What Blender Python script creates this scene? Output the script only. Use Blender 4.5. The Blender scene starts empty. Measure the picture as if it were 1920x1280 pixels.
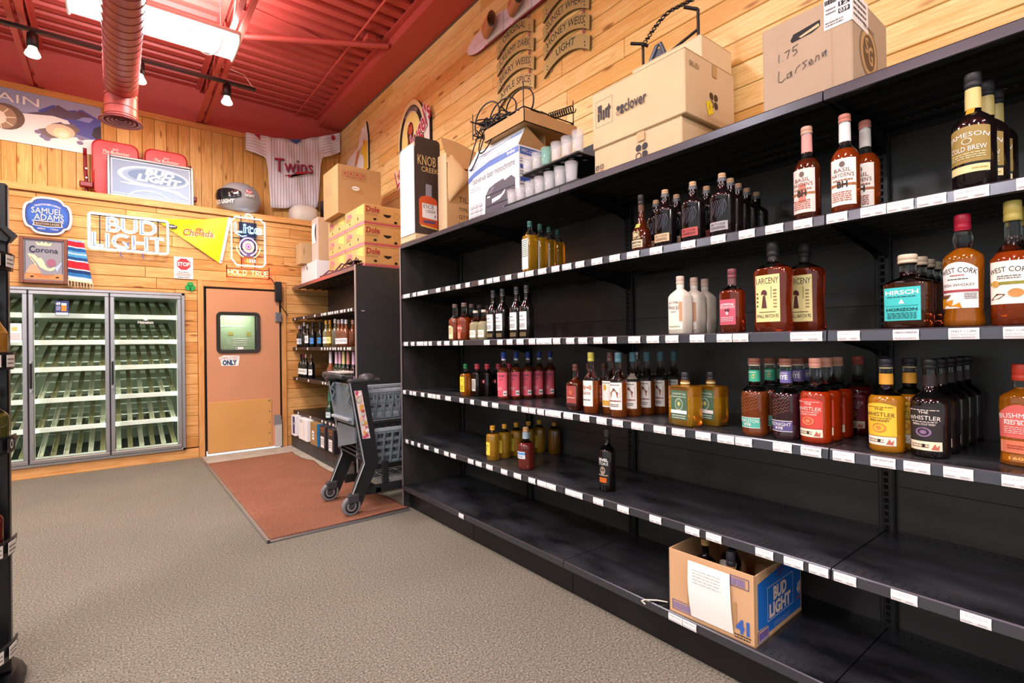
import bpy, bmesh, math, random
from mathutils import Vector, Matrix
PI = math.pi
sin, cos = math.sin, math.cos
S = bpy.context.scene
COL = S.collection
rnd = random.Random(7)

# ---------------------------------------------------------------- camera, world, lights, exposure
def make_camera():
    f, yaw, pit, rol = 957.08, math.radians(37.93), math.radians(.279), math.radians(.786)
    fw = Vector((sin(yaw)*cos(pit), cos(yaw)*cos(pit), sin(pit)))
    r = Vector((cos(yaw), -sin(yaw), 0)); d = fw.cross(r)
    r2 = cos(rol)*r + sin(rol)*d; d2 = -sin(rol)*r + cos(rol)*d
    cd = bpy.data.cameras.new('camera'); cd.sensor_width = 36; cd.lens = f*36/1920
    cd.clip_start = .05
    o = bpy.data.objects.new('camera', cd); COL.objects.link(o)
    m = Matrix((r2, -d2, -fw)).transposed().to_4x4(); m.translation = (0, 0, 1.28)
    o.matrix_world = m
    S.camera = o
make_camera()
S.view_settings.view_transform = 'Standard'
S.view_settings.look = 'None'
S.view_settings.exposure = 0.55
S.view_settings.gamma = 1
S.view_settings.use_curve_mapping = False
w = bpy.data.worlds.new('room_ambient'); S.world = w
w.use_nodes = True
w.node_tree.nodes['Background'].inputs[0].default_value = (.95, .98, 1.0, 1)
w.node_tree.nodes['Background'].inputs[1].default_value = .70
def area(name, loc, sx, sy, power, col=(.97, .985, 1), rot=(0, 0, 0)):
    l = bpy.data.lights.new(name, 'AREA'); l.shape = 'RECTANGLE'; l.size = sx; l.size_y = sy
    l.energy = power; l.color = col
    o = bpy.data.objects.new(name, l); COL.objects.link(o); o.location = loc; o.rotation_euler = rot
    return o
# fluorescent fixtures of the sales floor (the first one hangs in view, the others are behind and left of the viewpoint), plus added uplights that brighten the ceiling
area('fluorescent_light', (.305, 5.05, 3.88), 1.10, .32, 75)
area('ceiling_fill_uplight', (.305, 5.05, 4.03), 1.10, .30, 70, rot=(PI, 0, 0))
for i, (lx, ly) in enumerate([(-.1, 2.3), (-.2, -.2), (-2.6, 4.6), (-2.6, 1.2), (-2.4, -2.4), (.6, -2.6), (-4.6, 2.6), (-4.6, -.6), (-1.0, -4.6)]):
    area('fluorescent_light', (lx, ly, 3.95), 1.15, .32, 62)
    area('ceiling_fill_uplight', (lx, ly, 4.0), 1.15, .30, 48, rot=(PI, 0, 0))
S.cycles.max_bounces = 8
S.cycles.diffuse_bounces = 3
S.cycles.glossy_bounces = 3
S.cycles.transmission_bounces = 6
S.cycles.transparent_max_bounces = 12
S.cycles.caustics_reflective = False
S.cycles.caustics_refractive = False
S.cycles.sample_clamp_indirect = 3.0

# ---------------------------------------------------------------- materials
_M = {}
def lin(c):
    if isinstance(c, str):
        c = tuple(int(c[i:i+2], 16)/255 for i in (0, 2, 4))
    return tuple(x/12.92 if x <= .04045 else ((x+.055)/1.055)**2.4 for x in c)
def mat(c, rough=.6, metal=0., trans=0., emit=0., spec=.5, coat=0., noise=None, bump=None, name=None, ior=1.45, alpha=1.):
    """plain principled material; c is an sRGB hex; noise=(scale, amount) mottles the colour, bump=(scale, strength)"""
    key = (c, rough, metal, trans, emit, spec, coat, noise, bump, alpha)
    if key in _M: return _M[key]
    m = bpy.data.materials.new(name or 'paint_'+str(c)); m.use_nodes = True
    nt = m.node_tree; p = nt.nodes['Principled BSDF']; L = nt.links
    rgb = lin(c)
    p.inputs['Base Color'].default_value = (*rgb, 1)
    p.inputs['Roughness'].default_value = rough
    p.inputs['Metallic'].default_value = metal
    p.inputs['Transmission Weight'].default_value = trans
    p.inputs['Specular IOR Level'].default_value = spec
    p.inputs['Coat Weight'].default_value = coat
    p.inputs['IOR'].default_value = ior
    if emit:
        p.inputs['Emission Color'].default_value = (*rgb, 1); p.inputs['Emission Strength'].default_value = emit
    if noise or bump:
        tc = nt.nodes.new('ShaderNodeTexCoord')
    if noise:
        n = nt.nodes.new('ShaderNodeTexNoise'); n.inputs['Scale'].default_value = noise[0]; n.inputs['Detail'].default_value = 5
        L.new(tc.outputs['Object'], n.inputs['Vector'])
        mp = nt.nodes.new('ShaderNodeMapRange'); a = noise[1]
        mp.inputs[1].default_value = .3; mp.inputs[2].default_value = .7; mp.inputs[3].default_value = 1-a; mp.inputs[4].default_value = 1+a
        L.new(n.outputs['Fac'], mp.inputs[0])
        mx = nt.nodes.new('ShaderNodeVectorMath'); mx.operation = 'SCALE'; mx.inputs[0].default_value = rgb
        L.new(mp.outputs[0], mx.inputs['Scale']); L.new(mx.outputs[0], p.inputs['Base Color'])
    if bump:
        n = nt.nodes.new('ShaderNodeTexNoise'); n.inputs['Scale'].default_value = bump[0]; n.inputs['Detail'].default_value = 4
        L.new(tc.outputs['Object'], n.inputs['Vector'])
        b = nt.nodes.new('ShaderNodeBump'); b.inputs['Strength'].default_value = bump[1]; b.inputs['Distance'].default_value = .01
        L.new(n.outputs['Fac'], b.inputs['Height']); L.new(b.outputs[0], p.inputs['Normal'])
    _M[key] = m
    return m
def pane_mat(name, tint, refl=.06, rough=.02):
    """thin clear sheet: mostly transparent with a mirror part"""
    m = bpy.data.materials.new(name); m.use_nodes = True; nt = m.node_tree
    nt.nodes.remove(nt.nodes['Principled BSDF']); out = nt.nodes['Material Output']
    t = nt.nodes.new('ShaderNodeBsdfTransparent'); t.inputs[0].default_value = (*tint, 1)
    g = nt.nodes.new('ShaderNodeBsdfGlossy'); g.inputs['Roughness'].default_value = rough
    fr = nt.nodes.new('ShaderNodeLayerWeight'); fr.inputs[0].default_value = .5
    pw = nt.nodes.new('ShaderNodeMath'); pw.operation = 'POWER'; pw.inputs[1].default_value = 5
    nt.links.new(fr.outputs['Facing'], pw.inputs[0])
    ad = nt.nodes.new('ShaderNodeMath'); ad.operation = 'MULTIPLY_ADD'; ad.inputs[1].default_value = .7; ad.inputs[2].default_value = refl
    x = nt.nodes.new('ShaderNodeMixShader')
    nt.links.new(pw.outputs[0], ad.inputs[0]); nt.links.new(ad.outputs[0], x.inputs[0])
    nt.links.new(t.outputs[0], x.inputs[1]); nt.links.new(g.outputs[0], x.inputs[2]); nt.links.new(x.outputs[0], out.inputs[0])
    return m
def milky_mat(name, c, clear):
    """thin cloudy plastic: part see-through, part white"""
    m = bpy.data.materials.new(name); m.use_nodes = True; nt = m.node_tree; p = nt.nodes['Principled BSDF']
    p.inputs['Base Color'].default_value = (*lin(c), 1); p.inputs['Roughness'].default_value = .15
    t = nt.nodes.new('ShaderNodeBsdfTransparent'); x = nt.nodes.new('ShaderNodeMixShader'); x.inputs[0].default_value = clear
    nt.links.new(p.outputs[0], x.inputs[1]); nt.links.new(t.outputs[0], x.inputs[2]); nt.links.new(x.outputs[0], nt.nodes['Material Output'].inputs[0])
    return m
def wood_mat(name, ca, cb, knots=True):
    """pine board: long grain along local X, tone drawn per board, round dark knots"""
    m = bpy.data.materials.new(name); m.use_nodes = True; nt = m.node_tree; L = nt.links
    p = nt.nodes['Principled BSDF']; p.inputs['Roughness'].default_value = .42; p.inputs['Specular IOR Level'].default_value = .35
    N = nt.nodes.new
    tc = N('ShaderNodeTexCoord'); oi = N('ShaderNodeObjectInfo')
    off = N('ShaderNodeVectorMath'); off.operation = 'SCALE'; off.inputs[0].default_value = (37, 23, 11)
    L.new(oi.outputs['Random'], off.inputs['Scale'])
    ad = N('ShaderNodeVectorMath'); ad.operation = 'ADD'
    L.new(tc.outputs['Object'], ad.inputs[0]); L.new(off.outputs[0], ad.inputs[1])
    st = N('ShaderNodeMapping'); st.inputs['Scale'].default_value = (1.1, 9, 9); L.new(ad.outputs[0], st.inputs[0])
    n1 = N('ShaderNodeTexNoise'); n1.inputs['Scale'].default_value = 2.6; n1.inputs['Detail'].default_value = 6; n1.inputs['Distortion'].default_value = 1.6
    L.new(st.outputs[0], n1.inputs['Vector'])
    wv = N('ShaderNodeTexWave'); wv.wave_type = 'BANDS'; wv.bands_direction = 'Z'
    wv.inputs['Scale'].default_value = 1.6; wv.inputs['Distortion'].default_value = 9; wv.inputs['Detail'].default_value = 3; wv.inputs['Detail Scale'].default_value = .8
    L.new(st.outputs[0], wv.inputs['Vector'])
    mixf = N('ShaderNodeMath'); mixf.operation = 'MULTIPLY_ADD'; mixf.inputs[1].default_value = .16
    L.new(wv.outputs['Fac'], mixf.inputs[0]); L.new(n1.outputs['Fac'], mixf.inputs[2])
    ad2 = N('ShaderNodeMath'); ad2.operation = 'MULTIPLY_ADD'; ad2.inputs[1].default_value = .42; L.new(oi.outputs['Random'], ad2.inputs[0]); L.new(mixf.outputs[0], ad2.inputs[2])
    rp = N('ShaderNodeValToRGB'); e = rp.color_ramp.elements
    e[0].position = .3; e[0].color = (*lin(ca), 1); e[1].position = 1.0; e[1].color = (*lin(cb), 1)
    L.new(ad2.outputs[0], rp.inputs[0])
    src = rp.outputs[0]
    if knots:
        km = N('ShaderNodeMapping'); km.inputs['Scale'].default_value = (2.4, 1, 9.5); L.new(ad.outputs[0], km.inputs[0])
        vo = N('ShaderNodeTexVoronoi'); vo.inputs['Scale'].default_value = 1.0; vo.voronoi_dimensions = '3D'
        L.new(km.outputs[0], vo.inputs['Vector'])
        kr = N('ShaderNodeValToRGB'); k = kr.color_ramp.elements
        k[0].position = .0; k[0].color = (.12, .055, .02, 1); k[1].position = .16; k[1].color = (1, 1, 1, 1)
        kk = k.new(.09); kk.color = (.45, .26, .13, 1)
        L.new(vo.outputs['Distance'], kr.inputs[0])
        mu = N('ShaderNodeMix'); mu.data_type = 'RGBA'; mu.blend_type = 'MULTIPLY'; mu.inputs[0].default_value = .85
        L.new(src, mu.inputs[6]); L.new(kr.outputs[0], mu.inputs[7]); src = mu.outputs[2]
    L.new(src, p.inputs['Base Color'])
    return m
def fleck_mat(name, cols, scale, bump, rough=.95, big=None):
    """short pile carpet: fine coloured flecks"""
    m = bpy.data.materials.new(name); m.use_nodes = True; nt = m.node_tree; L = nt.links; N = nt.nodes.new
    p = nt.nodes['Principled BSDF']; p.inputs['Roughness'].default_value = rough; p.inputs['Specular IOR Level'].default_value = .1
    tc = N('ShaderNodeTexCoord')
    n = N('ShaderNodeTexNoise'); n.inputs['Scale'].default_value = scale; n.inputs['Detail'].default_value = 3; n.inputs['Roughness'].default_value = .7
    L.new(tc.outputs['Object'], n.inputs['Vector'])
    r = N('ShaderNodeValToRGB'); e = r.color_ramp.elements
    e[0].position = .3; e[0].color = (*lin(cols[0]), 1); e[1].position = .7; e[1].color = (*lin(cols[-1]), 1)
    for i, c in enumerate(cols[1:-1]):
        x = e.new(.3+.4*(i+1)/(len(cols)-1)); x.color = (*lin(c), 1)
    L.new(n.outputs['Fac'], r.inputs[0])
    src = r.outputs[0]
    if big:
        n2 = N('ShaderNodeTexNoise'); n2.inputs['Scale'].default_value = big[0]; n2.inputs['Detail'].default_value = 4
        L.new(tc.outputs['Object'], n2.inputs['Vector'])
        mp = N('ShaderNodeMapRange'); mp.inputs[1].default_value = .3; mp.inputs[2].default_value = .7; mp.inputs[3].default_value = 1-big[1]; mp.inputs[4].default_value = 1+big[1]
        L.new(n2.outputs['Fac'], mp.inputs[0])
        v = N('ShaderNodeVectorMath'); v.operation = 'SCALE'; L.new(src, v.inputs[0]); L.new(mp.outputs[0], v.inputs['Scale']); src = v.outputs[0]
    L.new(src, p.inputs['Base Color'])
    b = N('ShaderNodeBump'); b.inputs['Strength'].default_value = bump; b.inputs['Distance'].default_value = .006
    L.new(n.outputs['Fac'], b.inputs['Height']); L.new(b.outputs[0], p.inputs['Normal'])
    return m
def shelf_mat(name, base, rough, dust):
    """black powder coat, with worn and dusty patches that change its gloss a little"""
    m = bpy.data.materials.new(name); m.use_nodes = True; nt = m.node_tree; L = nt.links; N = nt.nodes.new
    p = nt.nodes['Principled BSDF']; p.inputs['Specular IOR Level'].default_value = .5
    tc = N('ShaderNodeTexCoord'); mp = N('ShaderNodeMapping'); mp.inputs['Scale'].default_value = (2.2, 1, 1); L.new(tc.outputs['Object'], mp.inputs[0])
    n = N('ShaderNodeTexNoise'); n.inputs['Scale'].default_value = 3.2; n.inputs['Detail'].default_value = 5; n.inputs['Roughness'].default_value = .5
    L.new(mp.outputs[0], n.inputs['Vector'])
    r = N('ShaderNodeValToRGB'); e = r.color_ramp.elements
    e[0].position = .36; e[0].color = (*lin(base), 1); e[1].position = .86; e[1].color = (*lin(dust), 1)
    L.new(n.outputs['Fac'], r.inputs[0]); L.new(r.outputs[0], p.inputs['Base Color'])
    q = N('ShaderNodeMapRange'); q.inputs[1].default_value = .3; q.inputs[2].default_value = .75; q.inputs[3].default_value = rough; q.inputs[4].default_value = rough+.14
    L.new(n.outputs['Fac'], q.inputs[0]); L.new(q.outputs[0], p.inputs['Roughness'])
    return m

# ---------------------------------------------------------------- text outlines from Blender's own font
_T = {}
def text_geo(s, bold=0.0, res=2):
    """2-D verts and faces of a string, cap height scaled to about 1, centred on x"""
    k = (s, bold, res)
    if k in _T: return _T[k]
    cu = bpy.data.curves.new('t', 'FONT'); cu.body = s; cu.align_x = 'CENTER'; cu.resolution_u = res; cu.offset = bold
    o = bpy.data.objects.new('t', cu); COL.objects.link(o)
    dg = bpy.context.evaluated_depsgraph_get()
    me = o.evaluated_get(dg).to_mesh()
    vs = [(v.co.x/.69, v.co.y/.69) for v in me.vertices]; fs = [tuple(q.vertices) for q in me.polygons]
    o.evaluated_get(dg).to_mesh_clear()
    bpy.data.objects.remove(o); bpy.data.curves.remove(cu)
    xs = [v[0] for v in vs] or [0]
    c = (min(xs)+max(xs))/2
    vs = [(x-c, y) for x, y in vs]
    _T[k] = (vs, fs, max(xs)-min(xs))
    return _T[k]
def text_loops(s, bold=0.0):
    vs, fs, wd = text_geo(s, bold, 5)
    # weld and walk the boundary
    key = {}; idx = []
    for v in vs:
        k = (round(v[0], 4), round(v[1], 4)); idx.append(key.setdefault(k, len(key)))
    pts = list(key.keys()); cnt = {}
    for f in fs:
        f = [idx[i] for i in f]
        for a, b in zip(f, f[1:]+f[:1]):
            if a != b: cnt[(a, b)] = cnt.get((a, b), 0)+1
    nx = {a: b for (a, b) in cnt if (b, a) not in cnt}
    loops = []; seen = set()
    for a in list(nx):
        if a in seen: continue
        lp = []
        while a not in seen and a in nx:
            seen.add(a); lp.append(pts[a]); a = nx[a]
        if len(lp) > 2: loops.append(lp)
    return loops, wd

# ---------------------------------------------------------------- mesh builder
class MB:
    def __init__(s): s.v = []; s.f = []; s.mi = []; s.sm = []; s.mats = []
    def m(s, mt):
        if mt not in s.mats: s.mats.append(mt)
        return s.mats.index(mt)
    def add(s, vs, fs, mt, smooth=False):
        b = len(s.v); k = s.m(mt)
        s.v.extend(tuple(v) for v in vs)
        for f in fs:
            s.f.append(tuple(b+i for i in f)); s.mi.append(k); s.sm.append(smooth)
        return s
    def box(s, a, b, mt, ch=0.0, mx=None):
        x0, y0, z0 = a; x1, y1, z1 = b
        if ch <= 0:
            vs = [(x, y, z) for x in (x0, x1) for y in (y0, y1) for z in (z0, z1)]
            fs = [(0, 1, 3, 2), (4, 6, 7, 5), (0, 4, 5, 1), (2, 3, 7, 6), (0, 2, 6, 4), (1, 5, 7, 3)]
        else:
            vs = []; ix = {}
            X = (x0, x1); Y = (y0, y1); Z = (z0, z1); sg = (1, -1)
            for i in (0, 1):
                for j in (0, 1):
                    for k in (0, 1):
                        c = (X[i], Y[j], Z[k])
                        for ax in range(3):
                            p = [c[0]+sg[i]*ch, c[1]+sg[j]*ch, c[2]+sg[k]*ch]; p[ax] = c[ax]
                            ix[(i, j, k, ax)] = len(vs); vs.append(tuple(p))
            q = lambda *t: ix[t]
            fs = [(q(0,0,0,0), q(0,0,1,0), q(0,1,1,0), q(0,1,0,0)), (q(1,0,0,0), q(1,1,0,0), q(1,1,1,0), q(1,0,1,0)),
                  (q(0,0,0,1), q(1,0,0,1), q(1,0,1,1), q(0,0,1,1)), (q(0,1,0,1), q(0,1,1,1), q(1,1,1,1), q(1,1,0,1)),
                  (q(0,0,0,2), q(0,1,0,2), q(1,1,0,2), q(1,0,0,2)), (q(0,0,1,2), q(1,0,1,2), q(1,1,1,2), q(0,1,1,2))]
            for i in (0, 1):
                for j in (0, 1):
                    fs.append((q(i,j,0,0), q(i,j,1,0), q(i,j,1,1), q(i,j,0,1)))
                    fs.append((q(i,0,j,0), q(i,1,j,0), q(i,1,j,2), q(i,0,j,2)))
                    fs.append((q(0,i,j,1), q(1,i,j,1), q(1,i,j,2), q(0,i,j,2)))
                    for k in (0, 1): fs.append((q(i,j,k,0), q(i,j,k,1), q(i,j,k,2)))
        if mx: vs = [mx @ Vector(v) for v in vs]
        return s.add(vs, fs, mt)
    def rings(s, rings, mt, smooth=True, cap0=True, cap1=True, closed=True):
        n = len(rings[0]); vs = [p for r in rings for p in r]; fs = []
        for i in range(len(rings)-1):
            for j in range(n if closed else n-1):
                k = (j+1) % n
                fs.append((i*n+j, i*n+k, (i+1)*n+k, (i+1)*n+j))
        s.add(vs, fs, mt, smooth)
        if cap0: s.add(rings[0], [tuple(reversed(range(n)))], mt)
        if cap1: s.add(rings[-1], [tuple(range(n))], mt)
        return s
    def lathe(s, prof, mt, n=16, c=(0, 0, 0), ax='z', cap0=True, cap1=True, e=2.0, asp=1.0, smooth=True):
        R = []
        for z, r in prof:
            ring = []
            for i in range(n):
                a = 2*PI*i/n; ca, sa = cos(a), sin(a)
                if e != 2.0:
                    k = (abs(ca)**e+abs(sa)**e)**(-1/e); ca *= k; sa *= k
                p = (r*ca*asp, r*sa, z)
                if ax == 'x': p = (z, r*ca, r*sa)
                if ax == 'y': p = (r*sa, z, r*ca)
                ring.append((p[0]+c[0], p[1]+c[1], p[2]+c[2]))
            R.append(ring)
        return s.rings(R, mt, smooth, cap0, cap1)
    def tube(s, pts, r, mt, n=6, closed=False):
        P = [Vector(p) for p in pts]; m = len(P); R = []
        t0 = (P[1]-P[0]).normalized()
        u = t0.orthogonal().normalized()
        for i in range(m):
            if closed: t = P[(i+1) % m]-P[i-1]
            else: t = P[min(i+1, m-1)]-P[max(i-1, 0)]
            t = t.normalized() if t.length > 1e-9 else t0
            u = (u-t*u.dot(t)); u = u.normalized() if u.length > 1e-6 else t.orthogonal().normalized()
            v = t.cross(u)
            R.append([P[i]+(u*cos(2*PI*k/n)+v*sin(2*PI*k/n))*r for k in range(n)])
        if closed: R.append(R[0])
        return s.rings(R, mt, True, not closed, not closed)
    def prism(s, poly, fr, d, mt, side=None):
        """polygon poly (u, v) in frame fr, front face at height 0, body d deep behind it"""
        n = len(poly); a = [fr(u, v, 0) for u, v in poly]; b = [fr(u, v, -d) for u, v in poly]
        s.add(a, [tuple(range(n))], mt); s.add(b, [tuple(reversed(range(n)))], side or mt)
        s.add(a+b, [(i, n+i, n+(i+1) % n, (i+1) % n) for i in range(n)], side or mt)
        return s
    def mesh(s, name):
        me = bpy.data.meshes.new(name)
        me.from_pydata([tuple(v) for v in s.v], [], s.f)
        for x in s.mats: me.materials.append(x)
        me.polygons.foreach_set('material_index', s.mi); me.polygons.foreach_set('use_smooth', s.sm)
        me.update()
        return me
    def build(s, name, parent=None, loc=None, rot=None, fix=False):
        me = s.mesh(name)
        if fix:
            bm = bmesh.new(); bm.from_mesh(me); bmesh.ops.recalc_face_normals(bm, faces=bm.faces); bm.to_mesh(me); bm.free()
        return link(name, me, parent, loc, rot)
def link(name, me, parent=None, loc=None, rot=None):
    o = bpy.data.objects.new(name, me); COL.objects.link(o)
    if parent: o.parent = parent
    if loc: o.location = loc
    if rot: o.rotation_euler = rot
    return o
def tag(o, label=None, cat=None, group=None, kind=None):
    if label: o['label'] = label
    if cat: o['category'] = cat
    if group: o['group'] = group
    if kind: o['kind'] = kind
    return o
def thing(name, label, cat, loc=(0, 0, 0), rotz=0, group=None):
    o = bpy.data.objects.new(name, None); COL.objects.link(o); o.empty_display_size = .05
    o.location = loc; o.rotation_euler = (0, 0, rotz)
    return tag(o, label, cat, group)
def frame(O, U, V):
    O = Vector(O); U = Vector(U); V = Vector(V); N = U.cross(V)
    return lambda u, v, h=0: O+U*u+V*v+N*h
def aisle(O): return frame(O, (0, -1, 0), (0, 0, 1))     # a face that looks at the aisle (-X)
def front(O): return frame(O, (1, 0, 0), (0, 0, 1))      # a face that looks at the viewer's side (-Y)
class Pen:
    """flat print on a surface given by a frame; heights step up so that inks do not fight"""
    def __init__(s, mb, fr, h=.0006): s.mb = mb; s.fr = fr; s.h = h
    def up(s): s.h += .00025
    def poly(s, pts, mt):
        s.mb.add([s.fr(u, v, s.h) for u, v in pts], [tuple(range(len(pts)))], mt); s.up(); return s
    def rect(s, u0, v0, u1, v1, mt, n=1):
        vs = [s.fr(u0+(u1-u0)*i/n, v, s.h) for i in range(n+1) for v in (v0, v1)]
        s.mb.add(vs, [(2*i, 2*i+2, 2*i+3, 2*i+1) for i in range(n)], mt); s.up(); return s
    def oval(s, u, v, a, b, mt, n=20): return s.poly([(u+a*cos(2*PI*i/n), v+b*sin(2*PI*i/n)) for i in range(n)], mt)
    def ring(s, u, v, a, b, wd, mt, n=28, a0=0, a1=2*PI):
        vs = []; 
        for i in range(n+1):
            t = a0+(a1-a0)*i/n
            vs += [s.fr(u+a*cos(t), v+b*sin(t), s.h), s.fr(u+(a-wd)*cos(t), v+(b-wd)*sin(t), s.h)]
        s.mb.add(vs, [(2*i, 2*i+2, 2*i+3, 2*i+1) for i in range(n)], mt); s.up(); return s
    def line(s, pts, wd, mt):
        for (x0, y0), (x1, y1) in zip(pts, pts[1:]):
            dx, dy = x1-x0, y1-y0; l = math.hypot(dx, dy) or 1; nx, ny = -dy/l*wd/2, dx/l*wd/2; ex, ey = dx/l*wd/3, dy/l*wd/3
            s.mb.add([s.fr(x0-ex+nx, y0-ey+ny, s.h), s.fr(x0-ex-nx, y0-ey-ny, s.h), s.fr(x1+ex-nx, y1+ey-ny, s.h), s.fr(x1+ex+nx, y1+ey+ny, s.h)], [(0, 1, 2, 3)], mt)
        s.up(); return s
    def frame(s, u0, v0, u1, v1, wd, mt):
        s.rect(u0, v0, u1, v0+wd, mt); s.rect(u0, v1-wd, u1, v1, mt); s.rect(u0, v0, u0+wd, v1, mt); s.rect(u1-wd, v0, u1, v1, mt); return s
    def text(s, t, u, v, size, mt, fit=None, bold=.02, shear=0, arc=None, rot=0, squeeze=1):
        """t centred at (u, v = baseline); fit = full width; arc = radius of a baseline circle (text bows up)"""
        vs, fs, wd = text_geo(t, 0 if any(c in 'MWmwAK' for c in t) else bold)
        kx = (fit/wd if fit else size*squeeze)
        out = []
        cr, sr = cos(rot), sin(rot)
        for x, y in vs:
            x = x*kx+shear*y*size; y = y*size
            if arc:
                a = x/arc; x, y = (arc+y)*sin(a), (arc+y)*cos(a)-arc
            if rot: x, y = x*cr-y*sr, x*sr+y*cr
            out.append(s.fr(u+x, v+y, s.h))
        s.mb.add(out, fs, mt); s.up(); return s
    def scribble(s, u0, v0, u1, v1, rows, mt, th=.45):
        """rows of unreadable small print as broken strokes"""
        dv = (v1-v0)/rows
        for k in range(rows):
            y = v1-(k+.5)*dv; x = u0
            while x < u1-.001:
                l = min((u1-u0)*rnd.uniform(.06, .2), u1-x)
                s.mb.add([s.fr(x, y-dv*th/2, s.h), s.fr(x+l, y-dv*th/2, s.h), s.fr(x+l, y+dv*th/2, s.h), s.fr(x, y+dv*th/2, s.h)], [(0, 1, 2, 3)], mt)
                x += l+(u1-u0)*.03
        s.up(); return s

BLACK = mat('101012', .45); INK = mat('1c1a1a', .7); WHITE = mat('f2f0ea', .6); PAPER = mat('efece4', .75)
GOLD = mat('c9a24a', .4, .6); SILVER = mat('c9ccd0', .3, .9); STEEL = mat('a9adb2', .32, .9); RED = mat('c8202c', .5)
CARD = mat('c39b6a', .85, noise=(9, .06)); CARDLT = mat('d9bd93', .85, noise=(9, .05)); CARDIN = mat('b08a5c', .9)
BROWNINK = mat('6a4a30', .8); GREYINK = mat('55565a', .7)

# ---------------------------------------------------------------- the room shell
XW, YL, YU = 2.60, 7.0, 7.35            # right wall, lower back wall, upper back wall
PINE = wood_mat('pine_board', 'ecbc7a', 'c08444')
PINEV = wood_mat('pine_panelling', 'f0ca80', 'c69048')
PINER = wood_mat('pine_siding', 'f8dc98', 'dca858')
PINET = wood_mat('pine_trim', 'ecb876', 'c88a4c', False)
GAP = mat('6b4422', .9)
REDP = mat('b4483e', .55, noise=(1.5, .05)); REDD = mat('b0423a', .5); REDM = mat('b8483e', .45)
def structure(name, mb, **k):
    return tag(mb.build(name, **k), kind='structure')
CARPET = fleck_mat('carpet_pile', ('383630', '6a675b', '868273', 'b0ac9b'), 120, .6, big=(1.3, .07))
b = MB().box((-8, -6, -.05), (XW, YL, 0), CARPET)
floor = structure('floor', b)
CONC = mat('a9a294', .8, noise=(7, .14), bump=(40, .15))
conc = MB().box((.80, 3.66, 0), (1.80, 6.98, .004), CONC).build('concrete_patch', floor)
b = MB()
for p, q in (((.775, 3.62, 0), (.80, 6.96, .012)), ((.775, 3.62, 0), (1.80, 3.648, .012))): b.box(p, q, STEEL, .003)
b.build('metal_edging', floor)
# right wall: horizontal boards
wr = structure('wall_right', MB().box((XW+.018, -6, 0), (XW+.12, 7.6, 4.6), GAP))
def board(nm, parent, L, H, T, loc, rot, mt, ch=.0035):
    return MB().box((-L/2, -T/2, -H/2), (L/2, T/2, H/2), mt, ch).build(nm, parent, loc, rot)
R1 = random.Random(3)
for k in range(-9, 10):
    z0 = 3.11+k*.1255; y = -1.3-R1.random()*1.2
    while y < 7.34:
        l = R1.choice((1.22, 1.52, 1.83, 2.44, 1.1)); y1 = min(y+l, 7.35)
        if y1 > -1: board('plank', wr, y1-y-.003, .122, .018, (XW+.009, (y+y1)/2, z0+.0628), (0, 0, PI/2), PINER)
        y = y1
# back wall: lower front with horizontal boards, ledge, upper vertical boards, red band to the deck
wb = MB()
for a, c in (((.648, YL+.016, 0), (.84, YU, 2.88)), ((1.69, YL+.016, 0), (2.6, YU, 2.88)), ((-6, YL+.016, 1.918), (.648, YU, 2.88)), ((.84, YL+.016, 2.01), (1.69, YU, 2.88)), ((-6, YL+.016, 0), (.648, YU, .11)),
             ((-6, YL+.016, .11), (-2.02, YU, 1.918))):
    wb.box(a, c, GAP)
wb = structure('wall_back', wb)
def rows(z0, z1, xa, xb, long=True):
    k = math.floor((z0-1.104)/.1221)-1
    while True:
        a = max(1.104+k*.1221, z0); c = min(1.104+(k+1)*.1221, z1); k += 1
        if a >= z1: break
        if c-a < .015: continue
        x = xa-(R1.random()*.9 if long else 0)
        while x < xb-.001:
            x1 = min(x+(R1.choice((1.0, 1.35, 1.7)) if long else 9), xb)
            if x1-max(x, xa) > .02: 
                xx = max(x, xa); board('plank', wb, x1-xx-.003, c-a-.0035, .016, ((xx+x1)/2, YL+.008, (a+c)/2), None, PINE, .003)
            x = x1
rows(1.918, 1.958, -3.0, .775); rows(1.958, 2.08, -3.0, .775); rows(2.08, 2.876, -3.0, 2.6)
rows(.115, 1.918, .648, .775, False); rows(0, 2.08, 1.757, 2.6, False)
up = structure('wall_back_upper', MB().box((-8, YU+.016, 2.88), (2.62, YU+.1, 4.06), GAP))
x = .277-.1183*28
while x < 2.6:
    x1 = min(x+.1183, 2.6)
    board('plank', up, 1.06, x1-x-.003, .016, ((x+x1)/2, YU+.008, 3.47), (0, -PI/2, 0), PINEV, .003); x = x1
structure('wall_back_red', MB().box((-8, YU+.005, 4.06), (2.62, YU+.1, 4.62), REDP))
tb = MB().box((-5.6, -.018, -.033), (5.6, .018, .033), PINET, .004); o = structure('trim_1', tb, loc=(-3.0, YU-.01, 4.03))
# ledge in front of the upper wall
lg = MB().box((-3, YL-.03, 2.88), (2.58, YU, 2.95), PINET, .004); structure('trim_2', lg)
structure('baseboard_back', MB().box((-3, YL-.012, 0), (.775, YL+.03, .112), PINET, .003))
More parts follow.
